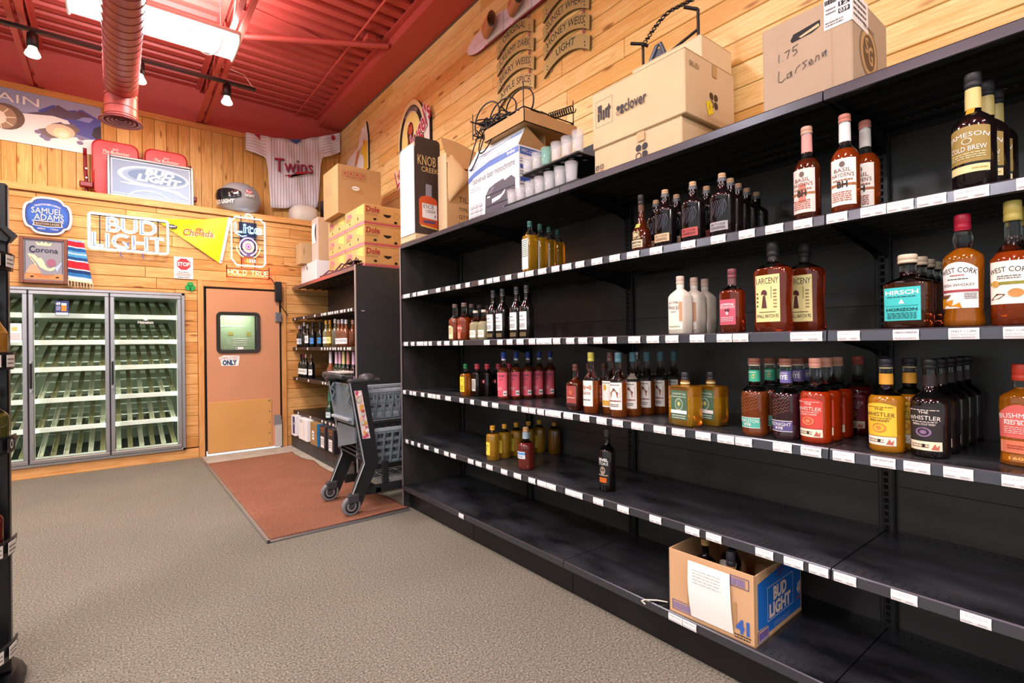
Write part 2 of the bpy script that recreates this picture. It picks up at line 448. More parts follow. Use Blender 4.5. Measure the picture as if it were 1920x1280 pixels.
# red ceiling: corrugated deck, edge beam, joists
pr = []; y = -6.0
while y < 7.36:
    pr += [(y, 4.50), (y+.085, 4.50), (y+.105, 4.545), (y+.15, 4.545)]; y += .17
dk = MB(); n = len(pr)
dk.add([(-8, p, z) for p, z in pr]+[(2.36, p, z) for p, z in pr], [(i, i+1, n+i+1, n+i) for i in range(n-1)], REDD)
ceil = structure('ceiling', dk)
bm_ = MB().box((2.30, -6, 4.39), (2.60, YU, 4.41), REDP).box((2.30, -6, 4.41), (2.32, YU, 4.47), REDM).box((2.30, -6, 4.47), (2.42, YU, 4.498), REDM, .003).box((2.24, -6, 4.485), (2.33, YU, 4.498), REDM)
structure('trim_3', bm_)
def joist(x):
    t = thing('roof_joist', 'joist', 'joist')
    for s in (-1, 1):
        MB().box((x+s*.038-.022, -6, 4.075), (x+s*.038+.022, YU, 4.083), REDM).box((x+s*.016-.003, -6, 4.083), (x+s*.016+.003, YU, 4.12), REDM).build('bottom_chord', t)
        MB().box((x+s*.038-.022, -6, 4.488), (x+s*.038+.022, YU, 4.497), REDM).box((x+s*.016-.003, -6, 4.45), (x+s*.016+.003, YU, 4.49), REDM).build('top_chord', t)
    y = -5.8; k = 0; pts = []
    while y < YU:
        pts.append((x, y, 4.10 if k % 2 else 4.47)); y += .3; k += 1
    MB().tube(pts, .010, REDM, 6).build('web_bar', t)
    return t
for jx, lb in ((-2.13, 'red roof joist beyond the left edge of the fluorescent light'), (-.63, 'red open web roof joist left of the round duct'), (.88, 'red open web roof joist over the right end of the fluorescent light')):
    j = joist(jx); j['label'] = lb
# ---------------------------------------------------------------- swing door in its frame
tr = MB()
dT = thing('door_trim', 'pine trim boards round the tan swing door', 'door trim')
board('side_board', dT, 2.08, .06, .022, (.807, YL-.004, 1.04), (0, PI/2, 0), PINET)
board('side_board', dT, 2.08, .06, .022, (1.725, YL-.004, 1.04), (0, PI/2, 0), PINET)
board('head_board', dT, .86, .065, .022, (1.266, YL-.004, 2.045), None, PINET)
door = thing('door_1', None, None); door['kind'] = 'structure'
DOORM = mat('c88e68', .42, noise=(3, .03), bump=(120, .05)); DKICK = mat('cc9858', .35, noise=(2.5, .05))
MB().box((.84, 7.335, 0), (1.69, 7.345, 2.01), mat('17130f', .8)).box((.840, 6.99, 0), (.850, 7.335, 2.01), mat('17130f', .8)).box((1.680, 6.99, 0), (1.690, 7.335, 2.01), mat('17130f', .8)).box((.84, 6.99, 2.0), (1.69, 7.335, 2.01), mat('17130f', .8)).build('frame_recess', door)
lf = MB()
for a, c in (((.862, 6.965, .03), (.985, 6.995, 1.985)), ((1.415, 6.965, .03), (1.665, 6.995, 1.985)), ((.985, 6.965, .03), (1.415, 6.995, 1.24)), ((.985, 6.965, 1.69), (1.415, 6.995, 1.985))): lf.box(a, c, DOORM)
lf.build('door_leaf', door)
g = MB(); fr = front((1.20, 6.952, 1.465))
def rrect(w, h, r, n=5):
    o = []
    for cx, cy, a0 in ((w-r, h-r, 0), (-w+r, h-r, PI/2), (-w+r, -h+r, PI), (w-r, -h+r, 1.5*PI)):
        o += [(cx+r*cos(a0+PI/2*i/n), cy+r*sin(a0+PI/2*i/n)) for i in range(n+1)]
    return o
ou, inn = rrect(.24, .25, .055), rrect(.198, .208, .02); nn = len(ou)
g.rings([[fr(u, v, -.014) for u, v in ou], [fr(u, v, 0) for u, v in ou], [fr(u*.985, v*.985, .006) for u, v in ou], [fr(u, v, .002) for u, v in inn], [fr(u, v, -.02) for u, v in inn]], mat('2a2624', .55), False, False, False)
gf = g.build('window_gasket', door, fix=True)
PANE = pane_mat('clear_pane', (.93, .97, .95), .05)
MB().box((.99, 6.972, 1.245), (1.41, 6.978, 1.685), PANE).build('window_pane', door)
bk = MB().box((.95, 7.325, 1.18), (1.45, 7.335, 1.75), mat('a9b99a', .6)); p = Pen(bk, front((1.2, 7.322, 1.46)))
p.rect(-.2, .09, .13, .10, WHITE); p.rect(-.06, -.02, 0, .02, mat('b0a050', .6)); p.rect(.15, -.03, .2, .02, mat('b0a050', .6)); p.scribble(-.0, -.16, .16, -.05, 4, WHITE)
bk.build('view_through_window', door)
area('view_plate_fill', (1.2, 7.16, 1.74), .4, .2, 3.0, (.95, 1, .85))  # added lamp inside the recess, brightens the plate behind the pane
sk = MB(); p = Pen(sk, front((1.2, 6.970, 1.26))); p.rect(-.03, .0, .05, .03, WHITE); p.rect(-.026, .004, -.014, .026, INK); sk.build('window_sticker', door)
kp = MB().box((.868, 6.958, .035), (1.562, 6.965, .637), DKICK, .003)
for i in range(5): kp.lathe([(6.954, .008), (6.958, .009)], STEEL, 10, (1.535, 0, .07+i*.135), 'y')
kp.build('kick_plate', door)
stk = MB().prism([(-.11, .035), (-.06, .06), (.11, .055), (.105, -.02), (.095, -.07), (-.085, -.065), (-.09, -.015)], front((1.095, 6.962, 1.13)), .002, WHITE)
p = Pen(stk, front((1.095, 6.962, 1.13))); p.text('EMPLOYEES', 0, .008, .036, mat('b8475a', .5), .19, .03, .2, rot=.04); p.text('ONLY', .005, -.055, .055, mat('16405e', .5), .155, .06); stk.build('staff_sticker', door)
hg = MB().box((1.60, 6.945, .02), (1.68, 6.97, .36), mat('b9b4ac', .5), .004).box((1.585, 6.94, .30), (1.672, 6.965, .42), STEEL, .004); hg.build('hinge', door)
hg = MB().box((1.612, 6.942, 1.60), (1.69, 6.968, 1.72), STEEL, .004)
for i in range(4): hg.lathe([(6.936, .006), (6.942, .007)], SILVER, 8, (1.63+.04*(i % 2), 0, 1.625+.06*(i//2)), 'y')
hg.build('hinge', door)
# ---------------------------------------------------------------- glass door cooler set in the back wall
co = thing('glass_door_cooler', 'long aluminium framed glass door beer cooler built into the pine wall', 'cooler', (0, 7, 0))
def cp(mb, nm, par=None, **k):
    o = mb.build(nm, par or co, **k)
    if par is None or par is co: o.location = (0, -7, 0)
    return o
ALU = mat('b4b3b6', .28, .85, noise=(6, .05)); COOLW = mat('e4e9dc', .55); COOLG = mat('a4b096', .5); COOLD = mat('59605a', .6)
fz0, fz1 = .114, 1.916
b = MB()
for a, c in (((-1.98, 6.962, fz1-.03), (.646, 7.03, fz1)), ((-1.98, 6.962, fz0), (.646, 7.03, fz0+.028)), ((.612, 6.962, fz0), (.646, 7.03, fz1)), ((-1.98, 6.962, fz0), (-1.946, 7.03, fz1))): b.box(a, c, ALU, .004)
for xx in (-.037, -.677, -1.317): b.box((xx-.012, 6.985, fz0), (xx+.012, 7.03, fz1), mat('3a3a3c', .5))
cp(b, 'outer_frame')
b = MB()
b.box((-1.98, 8.36, .1), (.66, 8.39, 1.93), COOLG).box((-1.98, 7.03, .1), (-1.95, 8.39, 1.93), COOLW).box((.63, 7.03, .1), (.66, 8.39, 1.93), COOLW).box((-1.98, 7.03, 1.9), (.66, 8.39, 1.93), COOLW).box((-1.98, 7.03, .09), (.66, 8.39, .12), COOLD)
for k in range(7): b.box((-1.95, 8.345, .25+k*.24), (.63, 8.36, .262+k*.24), COOLW)
cp(b, 'inner_cabinet')
LAMP = mat('f4fff0', .5, emit=10)
for xx in (-1.317, -.677, -.037, .59):
    cp(MB().box((xx-.02, 7.045, .2), (xx+.02, 7.07, 1.85), COOLW).lathe([(.22, .011), (1.83, .011)], LAMP, 8, (xx-.0, 7.085, 0)), 'lamp_tube')
PANEC = pane_mat('cooler_glass', (.95, .98, .96), .0)
TRK = mat('c4c7ae', .5); TRKD = mat('8e8c66', .6)
for di, (xa, xb) in enumerate(((-1.952, -1.322), (-1.312, -.682), (-.672, -.042), (-.032, .608))):
    d = MB()
    for a, c in (((xa, 6.955, fz0+.069), (xa+.036, 6.985, fz1-.071)), ((xb-.036, 6.955, fz0+.069), (xb, 6.985, fz1-.071)), ((xa, 6.955, fz1-.07), (xb, 6.985, fz1-.034)), ((xa, 6.955, fz0+.032), (xb, 6.985, fz0+.068))): d.box(a, c, ALU, .004)
    d = cp(d, 'cooler_door')
    gl = MB().box((xa+.036, 6.968, fz0+.068), (xb-.036, 6.974, fz1-.07), PANEC).build('door_pane', d)
    hd = MB().box((xa+.008, 6.912, .90), (xa+.026, 6.93, 1.15), BLACK, .006)
    for zz in (.875, 1.165): hd.box((xa+.006, 6.91, zz-.014), (xa+.028, 6.957, zz+.014), SILVER, .004)
    hd.build('door_handle', d)
    if di == 2:
        st = MB().box((xa+.20, 6.963, 1.635), (xa+.305, 6.966, 1.785), mat('2a3a72', .5)); p = Pen(st, front((xa+.2525, 6.963, 1.71)))
        p.text('49', -.03, .03, .03, WHITE, .035); p.rect(-.005, -.03, .035, .045, mat('d98a2c', .5)); p.rect(-.005, .03, .035, .052, WHITE); p.scribble(-.045, -.025, -.012, .02, 4, mat('c8d0e8', .6)); p.rect(-.048, -.07, .048, -.045, mat('dfe4ee', .6))
        st.build('drink_sticker', d)
    if di == 3:
        st = MB(); p = Pen(st, front((xa+.31, 6.965, 1.56))); p.text('Heineken', 0, 0, .034, WHITE, .14, .01); p.oval(0, .055, .02, .02, WHITE); st.build('door_lettering', d)
    if di == 1:
        st = MB().box((xb-.14, 6.963, 1.36), (xb-.04, 6.966, 1.55), WHITE); p = Pen(st, front((xb-.09, 6.963, 1.455))); p.rect(-.02, .02, .02, .06, mat('e8c070', .6)); p.scribble(-.04, -.07, .04, .0, 5, mat('c77', .6) if False else mat('cc8080', .6)); st.build('notice', d)
    for si, zs in enumerate((1.615, 1.335, 1.055, .735, .435, .165)):
        s = MB()
        if si < 5: s.box((xa+.03, 7.095, zs), (xb+.02, 7.115, zs+.05), mat('f1f3ea', .45), .004)
        s.box((xa+.03, 7.115, zs), (xb-.03, 7.13, zs+.02), COOLW).box((xa+.03, 8.26, zs+.23), (xb-.03, 8.28, zs+.265), COOLW)
        s = cp(s, 'cooler_shelf')
        for t in range(6):
            tx = xa+.065+t*(xb-xa-.13)/5
            m_ = TRK if (t+si) % 2 and si > 2 else TRKD
            tk = MB()
            for e_ in (-.018, .018):
                tk.add([(tx+e_-.004, 7.12, zs+.02), (tx+e_+.004, 7.12, zs+.02), (tx+e_+.004, 8.3, zs+.28), (tx+e_-.004, 8.3, zs+.28), (tx+e_-.004, 7.12, zs+.035), (tx+e_+.004, 7.12, zs+.035), (tx+e_+.004, 8.3, zs+.295), (tx+e_-.004, 8.3, zs+.295)], [(0, 3, 2, 1), (4, 5, 6, 7), (0, 1, 5, 4), (1, 2, 6, 5), (2, 3, 7, 6), (3, 0, 4, 7)], m_)
            tk.add([(tx-.021, 7.12, zs+.022), (tx+.021, 7.12, zs+.022), (tx+.021, 8.3, zs+.282), (tx-.021, 8.3, zs+.282)], [(0, 1, 2, 3)], m_)
            tk.build('bottle_track', s)
        if si in (1, 2, 3, 4):
            MB().box((xa+.04, 7.45, zs+.085), (xb-.04, 7.462, zs+.097), COOLW).box((xa+.04, 7.85, zs+.175), (xb-.04, 7.862, zs+.187), COOLW).build('cross_bar', s)
    cp(MB().box((xa+.012, 7.05, .14), (xa+.034, 7.075, 1.88), mat('dfe8d6', .5)), 'shelf_post')
# ---------------------------------------------------------------- gondola shelving along the right wall
GB = shelf_mat('black_powder_coat', '0d0d0f', .30, '1d1d20'); GP = shelf_mat('black_back_panel', '302d2c', .28, '43403e')
GT = shelf_mat('black_shelf_top', '17181a', .24, '46484c'); GE = mat('161719', .3); HOLE = mat('020202', .9); LIP = mat('54565c', .26, .7)
XF, XB = 1.785, 2.335
SEC = [3.70, 2.797, 1.883, .664, -.555]
SHZ = {'t': 2.075, 's1': 1.68, 's2': 1.31, 's3': .935, 's4': .555, 'b': .185}
TAGS = {
's1':[[3549,3658],[3444,3500],[3264,3425],[3084,3146],[2957,3015],[2825,2882],[2714,2765],[2559,2618],[2470,2528],[2397,2461],[2286,2341],[2171,2227],[2091,2161],[1988,2053],[1888,1947],[1803,1867],[1715,1774],[1600,1668],[1496,1557],[1390,1456],[1273,1335],[1121,1184],[997,1056],[888,946],[791,851],[700,758],[600,658],[500,565],[435,498],[363,427],[277,347],[184,227]],
's2':[[3589,3659],[3482,3540],[3344,3445],[3282,3335],[3214,3265],[3083,3139],[2974,3043],[2863,2929],[2804,2848],[2506,2567],[2377,2429],[2283,2338],[2184,2246],[2085,2139],[1955,2075],[1890,1944],[1790,1847],[1703,1762],[1607,1662],[1522,1573],[1391,1456],[1295,1358],[1203,1264],[1089,1152],[978,1038],[917,975],[676,774],[572,633],[428,489],[301,364],[208,256]],
's3':[[3636,3684],[3531,3572],[3466,3520],[3337,3390],[3226,3286],[3168,3221],[3107,3159],[2965,3039],[2805,2857],[2685,2728],[2535,2602],[2427,2490],[2249,2318],[2150,2210],[2090,2145],[2022,2077],[1893,2012],[1808,1874],[1697,1758],[1588,1650],[1493,1554],[1381,1446],[1268,1329],[1179,1240],[1069,1133],[976,1042],[910,972],[775,837],[685,747],[592,652],[488,550],[408,469],[318,380],[203,264]],
's4':[[3604,3651],[3513,3558],[3410,3453],[3284,3353],[3139,3199],[3003,3064],[2909,2979],[2700,2764],[2609,2676],[2493,2560],[2348,2410],[2222,2288],[2100,2158],[2013,2084],[1938,2010],[1749,1868],[1616,1679],[1467,1532],[1298,1357],[1123,1186],[1032,1095],[842,904],[745,807],[670,728],[593,655],[442,505],[288,350]],
'b':[[2805,2865],[1197,1261],[1135,1195]], 't': []}
TAGTXT = {('s2', 3): None}
TAGP = mat('f3f2ee', .5); TAGI = mat('b0b0b6', .7)
def price_tag(parent, y0, y1, xf, zc, big=None, h=.030):
    mb = MB(); fr = aisle((xf, (y0+y1)/2, zc)); w_ = (y1-y0)/2
    # a slip of card that bows slightly in its channel
    pf = [(-h/2, 0), (-h/4, .0016), (0, .0022), (h/4, .0016), (h/2, 0)]
    for (v0, d0), (v1, d1) in zip(pf, pf[1:]):
        mb.add([fr(-w_, v0, d0), fr(w_, v0, d0), fr(w_, v1, d1), fr(-w_, v1, d1)], [(0, 1, 2, 3)], TAGP)
    p = Pen(mb, fr, .0026)
    if big:
        for i, t in enumerate(big): p.text(t, 0, .004-i*.009, .0055, TAGI if i else GREYINK, w_*1.7)
        p.scribble(-w_*.85, -.012, w_*.8, -.006, 1, TAGI)
    else:
        p.scribble(-w_*.9, .003, w_*rnd.uniform(.3, .95), .012, 2, TAGI, .28); p.scribble(-w_*.9, -.011, -w_*.2, -.005, 1, TAGI, .5); p.scribble(w_*.15, -.011, w_*.75, -.005, 1, TAGI, .6)
    return mb.build('price_tag', parent)
go = thing('shelving_unit', 'long black steel wall shelving unit with five tiers of spirits', 'shelving')
def shelf_mesh(y0, y1, z, xf, xb, top=False, base=False, under=True):
    mb = MB(); a, c = y0+.002, y1-.002
    # tray: top skin, front lip with ticket channel, return flange, back flange
    pf = [(xf+.004, z-.036), (xf, z-.034), (xf+.003, z-.004), (xf+.006, z), (xb, z), (xb, z-.03), (xb-.012, z-.03), (xb-.012, z-.008), (xf+.05, z-.008), (xf+.05, z-.03), (xf+.014, z-.036)]
    n = len(pf)
    R = [[(x, yy, zz) for x, zz in pf] for yy in (a, c)]
    mb.add(R[0]+R[1], [(i, (i+1) % n, n+(i+1) % n, n+i) for i in range(3)], LIP)
    mb.add(R[0]+R[1], [(i, (i+1) % n, n+(i+1) % n, n+i) for i in range(3, n)], GT if not top else GB)
    for ring in (R[0], R[1]):
        for q in ((0, 1, 2, 10), (2, 3, 4, 7), (2, 7, 8, 9), (2, 9, 10), (4, 5, 6, 7)): mb.add(ring, [q], GB)
    # stiffening ribs under the deck
    if under:
        for k in range(5):
            x = xf+.11+k*.085
            if x < xb-.03: mb.box((x, a+.01, z-.02), (x+.014, c-.01, z-.008), GB)
        mb.box((xf+.05, a+.004, z-.03), (xb-.012, a+.012, z-.008), GB).box((xf+.05, c-.012, z-.03), (xb-.012, c-.004, z-.008), GB)
    # perforations, front and rear rows; white dots underneath paint light coming through
    y = a+.02
    while y < c-.02:
        for x in (xf+.03, xf+.048, xb-.05):
            mb.add([(x-.003, y-.004, z+.0004), (x+.003, y-.004, z+.0004), (x+.003, y+.004, z+.0004), (x-.003, y+.004, z+.0004)], [(0, 1, 2, 3)], HOLE)
        if under:
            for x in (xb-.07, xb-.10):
                mb.add([(x-.003, y-.004, z-.0085), (x-.003, y+.004, z-.0085), (x+.003, y+.004, z-.0085), (x+.003, y-.004, z-.0085)], [(0, 1, 2, 3)], HOLE_LIGHT)
        y += .0254
    return mb
HOLE_LIGHT = mat('ffffff', .6)
MB().box((XF+.0, 3.70, .0), (XB+.03, 3.722, 2.055), GP).box((XF-.002, 3.70, .02), (XF+.006, 3.7225, 2.055), mat('8f8688', .35, .5)).build('end_panel', go)  # pale front strip paints the thin reflection along the panel edge
for k in range(4):
    y1, y0 = SEC[k], SEC[k+1]
    pb = MB()
    for z0, z1 in ((.05, .72), (.722, 1.41), (1.412, 2.06)): pb.box((XB, y0+.002, z0), (XB+.012, y1-.002, z1), GP)
    pb.build('back_panel', go)
    MB().box((XF+.055, y0+.0015, 0), (XF+.067, y1-.0015, .148), GB, .002).build('kick_plate', go)
for yy in SEC:
    if yy == 3.70: yy = 3.685
    u = MB().box((XB-.022, yy-.026, .03), (XB+.03, yy+.026, 2.06), GB, .002).box((XB-.026, yy-.022, .03), (XB-.020, yy-.012, 2.06), GB).box((XB-.026, yy+.012, .03), (XB-.020, yy+.022, 2.06), GB)
    z = .2
    while z < 2.03:
        u.box((XB-.0235, yy-.007, z), (XB-.0218, yy+.007, z+.017), HOLE); z += .0254
    u.build('upright', go)
for key, z in SHZ.items():
    for k in range(4):
        y1, y0 = SEC[k], SEC[k+1]
        s = shelf_mesh(y0, y1, z, XF if key != 'b' else XF-.012, XB, key == 't', key == 'b', key in 't s1 s2 s3'.split()).build('shelf', go)
        for a, c in TAGS[key]:
            a, c = a/1000, c/1000; mid = (a+c)/2
            if y0 < mid <= y1:
                big = None
                if key == 's2' and mid < .7: big = {428: ('HIRSCH HORIZON',), 301: ('WEST CORK', 'IRISH WHISKEY'), 208: ('WEST CORK', 'IRISH WHISKEY')}.get(int(a*1000+.5))
                if key == 'b' and mid < 2: big = ('OVER STOCK',)
                if key == 's3': big = {685: ('THE WHISTLER',), 488: ('THE WHISTLER',)}.get(int(a*1000+.5))
                price_tag(s, max(a, y0+.006), min(c, y1-.006), (XF if key != 'b' else XF-.012)-.0012, z-.019, big)
        # cantilever brackets at the ends of each raised shelf
        if key != 'b':
            for yb in (y0+.016, y1-.016):
                bp = [(XB-.02, z-.012), (XF+.10, z-.012), (XF+.10, z-.03), (XB-.10, z-.075), (XB-.02, z-.10)]
                mb = MB(); n = 5
                vs = [(x, yb-.0015, zz) for x, zz in bp]+[(x, yb+.0015, zz) for x, zz in bp]
                mb.add(vs, [(0, 1, 2, 3, 4), (9, 8, 7, 6, 5)]+[(i, 5+i, 5+(i+1) % n, (i+1) % n) for i in range(n)], GB)
                mb.build('bracket', s)
# second unit beyond the cart
u2 = thing('shelving_unit', 'shorter black shelving unit of wine beside the swing door', 'shelving')
UX, UB, U0, U1 = 1.83, 2.29, 4.80, 6.975
MB().box((UX, 4.775, 0), (UB+.03, 4.80, 2.06), mat('34383a', .42, noise=(14, .1))).box((UX-.003, 4.774, .02), (UX+.005, 4.801, 2.06), mat('b8b0ae', .4, .4)).build('end_panel', u2)
lb = MB(); p = Pen(lb, front((1.90, 4.775, 1.62))); p.rect(-.018, -.004, .018, .005, mat('a8a8a8', .6)); lb.build('small_label', u2)
MB().box((UB, U0, .05), (UB+.012, 6.98, 2.05), GP).build('back_panel', u2)
for a, c in ((U0, 5.88), (5.884, U1)): MB().box((UX-.03, a, 0), (UX-.018, c, .14), mat('3a3b3a', .5, noise=(20, .15)), .002).build('kick_plate', u2)
UBR = shelf_mat('brown_shelf_front', '241a17', .4, '3a2c26')
for z, nt_ in ((2.055, 0), (1.655, 13), (1.275, 11), (.895, 10), (.465, 9), (.17, 0)):
    for a, c in ((U0+.002, 5.88), (5.884, U1)):
        xo = -.03 if z < .2 else 0
        s = MB().box((UX+xo, a, z-.012), (UB, c, z), GB).box((UX+xo-.004, a, z-.04), (UX+xo+.008, c, z+.001), UBR if z < 2 else mat('6a5656', .3, .4), .002)
        if z > .9:
            for k in range(4): s.box((UX+.07+k*.1, a+.02, z-.026), (UX+.085+k*.1, c-.02, z-.012), GB)
        s = s.build('shelf', u2)
        n = nt_ if a < 5 else nt_//4
        for k in range(n):
            yy = a+.05+(c-a-.1)*(k+rnd.uniform(.2, .8))/n
            price_tag(s, yy-.024, yy+.024, UX-.0055, z-.02, None, .028)

# ---------------------------------------------------------------- ceiling fittings
REDDUCT = mat('a8443c', .4, noise=(3, .05))
t = thing('fluorescent_fixture', 'bright white four foot fluorescent ceiling light hanging behind the duct', 'ceiling light', (.305, 5.05, 3.95))
FLW = mat('fffdf6', .4, emit=7.0)
MB().box((-.58, -.19, .0), (.58, .19, .05), mat('e8e8e6', .4), .012).build('housing', t)
ln = MB(); R = []
for k in range(9):
    a = PI*k/8; R.append((-.185*cos(a), -.012-.055*sin(a)**.7))
ln.rings([[(x, y, z) for y, z in R] for x in (-.55, .55)], FLW, True, False, False, False); ln.build('diffuser', t)
for s in (-1, 1):
    e = MB().box((s*.565-.012, -.19, -.06), (s*.565+.012, .19, .01), mat('f0f0ee', .4), .01)
    for k in range(3): e.lathe([(s*.5775, .009), (s*.579, .008)], GREYINK, 8, (0, -.1+k*.1, -.03), 'x')
    e.build('end_cap', t)
for x in (-.45, .45):
    MB().tube([(x, 0, .05), (x, 0, .53)], .0025, STEEL, 5).build('hanger_wire', t)
cb = MB(); pts = [(.33+.10*math.sin(k*PI/12)*1.0-.1*(k/12-.5), -.2, -.03-.13*math.sin(k*PI/12)) for k in range(13)]
cb.tube([(.20+.24*k/12, -.17-.03*sin(PI*k/12), -.055-.19*sin(PI*k/12)**.6) for k in range(13)], .005, mat('e6e6e2', .5), 6).build('supply_cable', t)
# spiral duct with a round diffuser
t = thing('air_duct', 'red spiral air duct that turns down into a round diffuser', 'duct', (.065, 5.75, 3.62))
d = MB(); R = []; rad = .122
def ring_at(c, ay, az, r): return [(c[0]+r*cos(2*PI*k/24), c[1]+r*sin(2*PI*k/24)*ay, c[2]+r*sin(2*PI*k/24)*az) for k in range(24)]
R += [ring_at((0, -8, 0), 0, 1, rad), ring_at((0, -4, 0), 0, 1, rad), ring_at((0, -.165, 0), 0, 1, rad)]
seams = [((0, -.22-.105*k, 0), .12, 1) for k in range(70)]
for k in range(1, 9):
    a = PI/2*k/9; c = (0, -.165+.165*sin(a), -.165+.165*cos(a)); R.append(ring_at(c, -sin(a), cos(a), rad))
    if k % 2: seams.append((c, -sin(a), cos(a)))
for z in (-.17, -.22, -.30): R.append(ring_at((0, 0, z), -1, 0, rad))
seams += [((0, 0, -.19), -1, .06), ((0, 0, -.26), -1, .06)]
d.rings(R, REDDUCT, True, False, False); d.build('duct_pipe', t)
se = MB()
for c, ay, az in seams: se.tube(ring_at(c, ay, az, rad+.0005), .0035, mat('7e2c2a', .5), 4, True)
se.build('spiral_seam', t)['kind'] = 'stuff'
g = MB()
for r0, r1, z in ((.125, .165, -.30), (.09, .112, -.295), (.06, .078, -.288), (.03, .046, -.282)):
    g.lathe([(z+.03, r0-.01), (z+.012, r0), (z, r1), (z-.006, r1-.002), (z+.004, r0)], mat('8c2f36', .45), 32, cap0=False, cap1=False)
g.lathe([(-.275, .13), (-.274, .01)], mat('3a1014', .7), 24)
g.build('round_diffuser', t)
# black track with spot heads
t = thing('track_light', 'thin black lighting track with small spot heads across the red ceiling', 'track light', (0, 5.92, 4.0))
MB().box((-2.4, -.02, 0), (1.205, .02, .03), BLACK, .003).build('rail', t)
MB().tube([(1.20, 0, .02), (1.16, 0, .06), (1.10, .0, .14), (.98, .02, .17), (.9, 0, .16), (.86, 0, .2)], .005, mat('c9a8a4', .5), 6).build('feed_cable', t)
for i, hx in enumerate((-.53, .21, .935)):
    h = MB().lathe([(0, .018), (-.02, .018), (-.021, .038), (-.13, .040), (-.135, .02)], BLACK, 14, (hx, 0, 0)).build('spot_head', t)
    MB().lathe([(-.125, .028), (-.15, .032), (-.18, .048), (-.20, .054), (-.21, .047), (-.213, .01)], mat('fff4ea', .3, emit=(3.2 if i == 0 else .9)), 18, (hx, 0, 0)).build('bulb', h)
for hx, en, rx, ry in ((-.53, 50, .45, 0), (.21, 10, .5, .1), (.935, 45, .3, .75)):
    l = bpy.data.lights.new('spot_lamp', 'SPOT'); l.energy = en; l.color = (1, .66, .36); l.spot_size = 2.7; l.spot_blend = .9; l.shadow_soft_size = .06
    o = bpy.data.objects.new('spot_lamp', l); COL.objects.link(o); o.location = (hx, 5.92, 3.76); o.rotation_euler = (rx, ry, 0)
# conduit, junction box, brace pipe
t = thing('conduit', 'thin red conduit with junction box running along the ceiling deck', 'conduit', (2.0, 0, 4.47))
MB().tube([(0, -3, 0), (0, YU, 0)], .012, REDM, 6).build('pipe', t)
MB().box((.06, 4.98, -.04), (.16, 5.09, .02), REDM, .006).build('junction_box', t)
MB().tube([(.1, 5.05, .0), (.05, 5.3, .02), (-.2, 5.4, .02), (-1.4, 5.2, .02)], .008, REDM, 6).build('flexible_cable', t)
t = tag(MB().tube([(.88, 5.55, 4.30), (2.28, 4.95, 4.40)], .028, REDM, 10).build('brace_pipe'), 'thick red diagonal brace pipe between joist and ceiling beam', 'pipe')

# ---------------------------------------------------------------- lower back wall: signs
YW = YL-.006
WOODFR = mat('7a4a34', .4); BLUE = mat('1d4fb0', .4); NAVY = mat('1a2244', .5); CREAM = mat('f3e6b4', .5); YEL = mat('f2dc10', .5)
sg = thing('beer_sign', 'oval blue and white brewery sign on the pine wall', 'sign', (-.522, YW-.02, 2.645))
def blob(w, h, n=40, e=2.6, notch=.10):
    o = []
    for k in range(n):
        a = 2*PI*k/n; c, s_ = cos(a), sin(a); m_ = (abs(c)**e+abs(s_)**e)**(-1/e)
        q = 1-notch*math.exp(-((abs(abs(s_)-.72))/.09)**2)
        o.append((w*c*m_*q, h*s_*m_*q))
    return o
f0 = front((0, 0, 0))
m_ = MB().prism(blob(.188, .192), f0, .018, mat('e6dfe6', .4)); m_.build('sign_board', sg)
m_ = MB(); p = Pen(m_, f0, .001); p.poly(blob(.168, .172), NAVY); p.poly(blob(.161, .165), BLUE); p.oval(0, 0, .15, .13, mat('2a62c4', .4))
p.text('THE BOSTON BEER COMPANY', 0, .105, .018, WHITE, .20, .0, arc=.2)
for dx, dy, mt_ in ((.004, -.004, NAVY), (0, 0, WHITE)):
    p.text('SAMUEL', -.005+dx, .018+dy, .058, mt_, .235, .02); p.text('ADAMS', .01+dx, -.048+dy, .06, mt_, .225, .02)
p.poly([(-.12, -.055), (.12, -.055), (.105, -.075), (.115, -.105), (-.0, -.115), (-.115, -.105), (-.105, -.075)], WHITE)
p.poly([(-.112, -.061), (.112, -.061), (.098, -.077), (.106, -.1), (-.0, -.109), (-.106, -.1), (-.098, -.077)], mat('3a2e30', .5)); p.text('BOSTON LAGER', 0, -.094, .02, mat('d9c9b0', .5), .18)
p.text('AMERICA', -.05, -.142, .016, WHITE, .06); p.text('S WORLD', .05, -.142, .016, WHITE, .06)
m_.build('sign_print', sg)
mr = thing('bar_mirror', 'framed beer mirror with a yellow map above the glass coolers', 'mirror', (-.553, YW-.03, 2.187))
m_ = MB()
for a, c in (((-.183, -.012, -.232), (-.150, .02, .232)), ((.150, -.012, -.232), (.183, .02, .232)), ((-.15, -.012, .205), (.15, .02, .232)), ((-.15, -.012, -.232), (.15, .02, -.20))): m_.box(a, c, WOODFR, .004)
m_.build('mirror_frame', mr)
m_ = MB().box((-.151, 0, -.201), (.151, .012, .206), mat('8a8c94', .45, .3)); m_.build('mirror_glass', mr)
m_ = MB(); p = Pen(m_, frame((0, 0, 0), (1, 0, 0), (0, 0, 1)), .001)
p.frame(-.142, -.192, .142, .197, .005, NAVY); p.poly([(-.142, -.14), (-.06, -.12), (0, -.15), (.142, -.13), (.142, -.19), (-.142, -.19)], mat('d98a50', .5)); p.poly([(-.14, -.13), (-.10, -.05), (-.06, -.04), (-.02, -.13)], mat('d9a080', .5))
p.poly([(-.05, .150), (-.062, .185), (-.03, .168), (-.015, .192), (0, .17), (.015, .192), (.03, .168), (.062, .185), (.05, .150)], CREAM)
p.text('C', -.088, .075, .066, NAVY, .045, .03); p.text('orona', .022, .08, .052, NAVY, .17, .015)
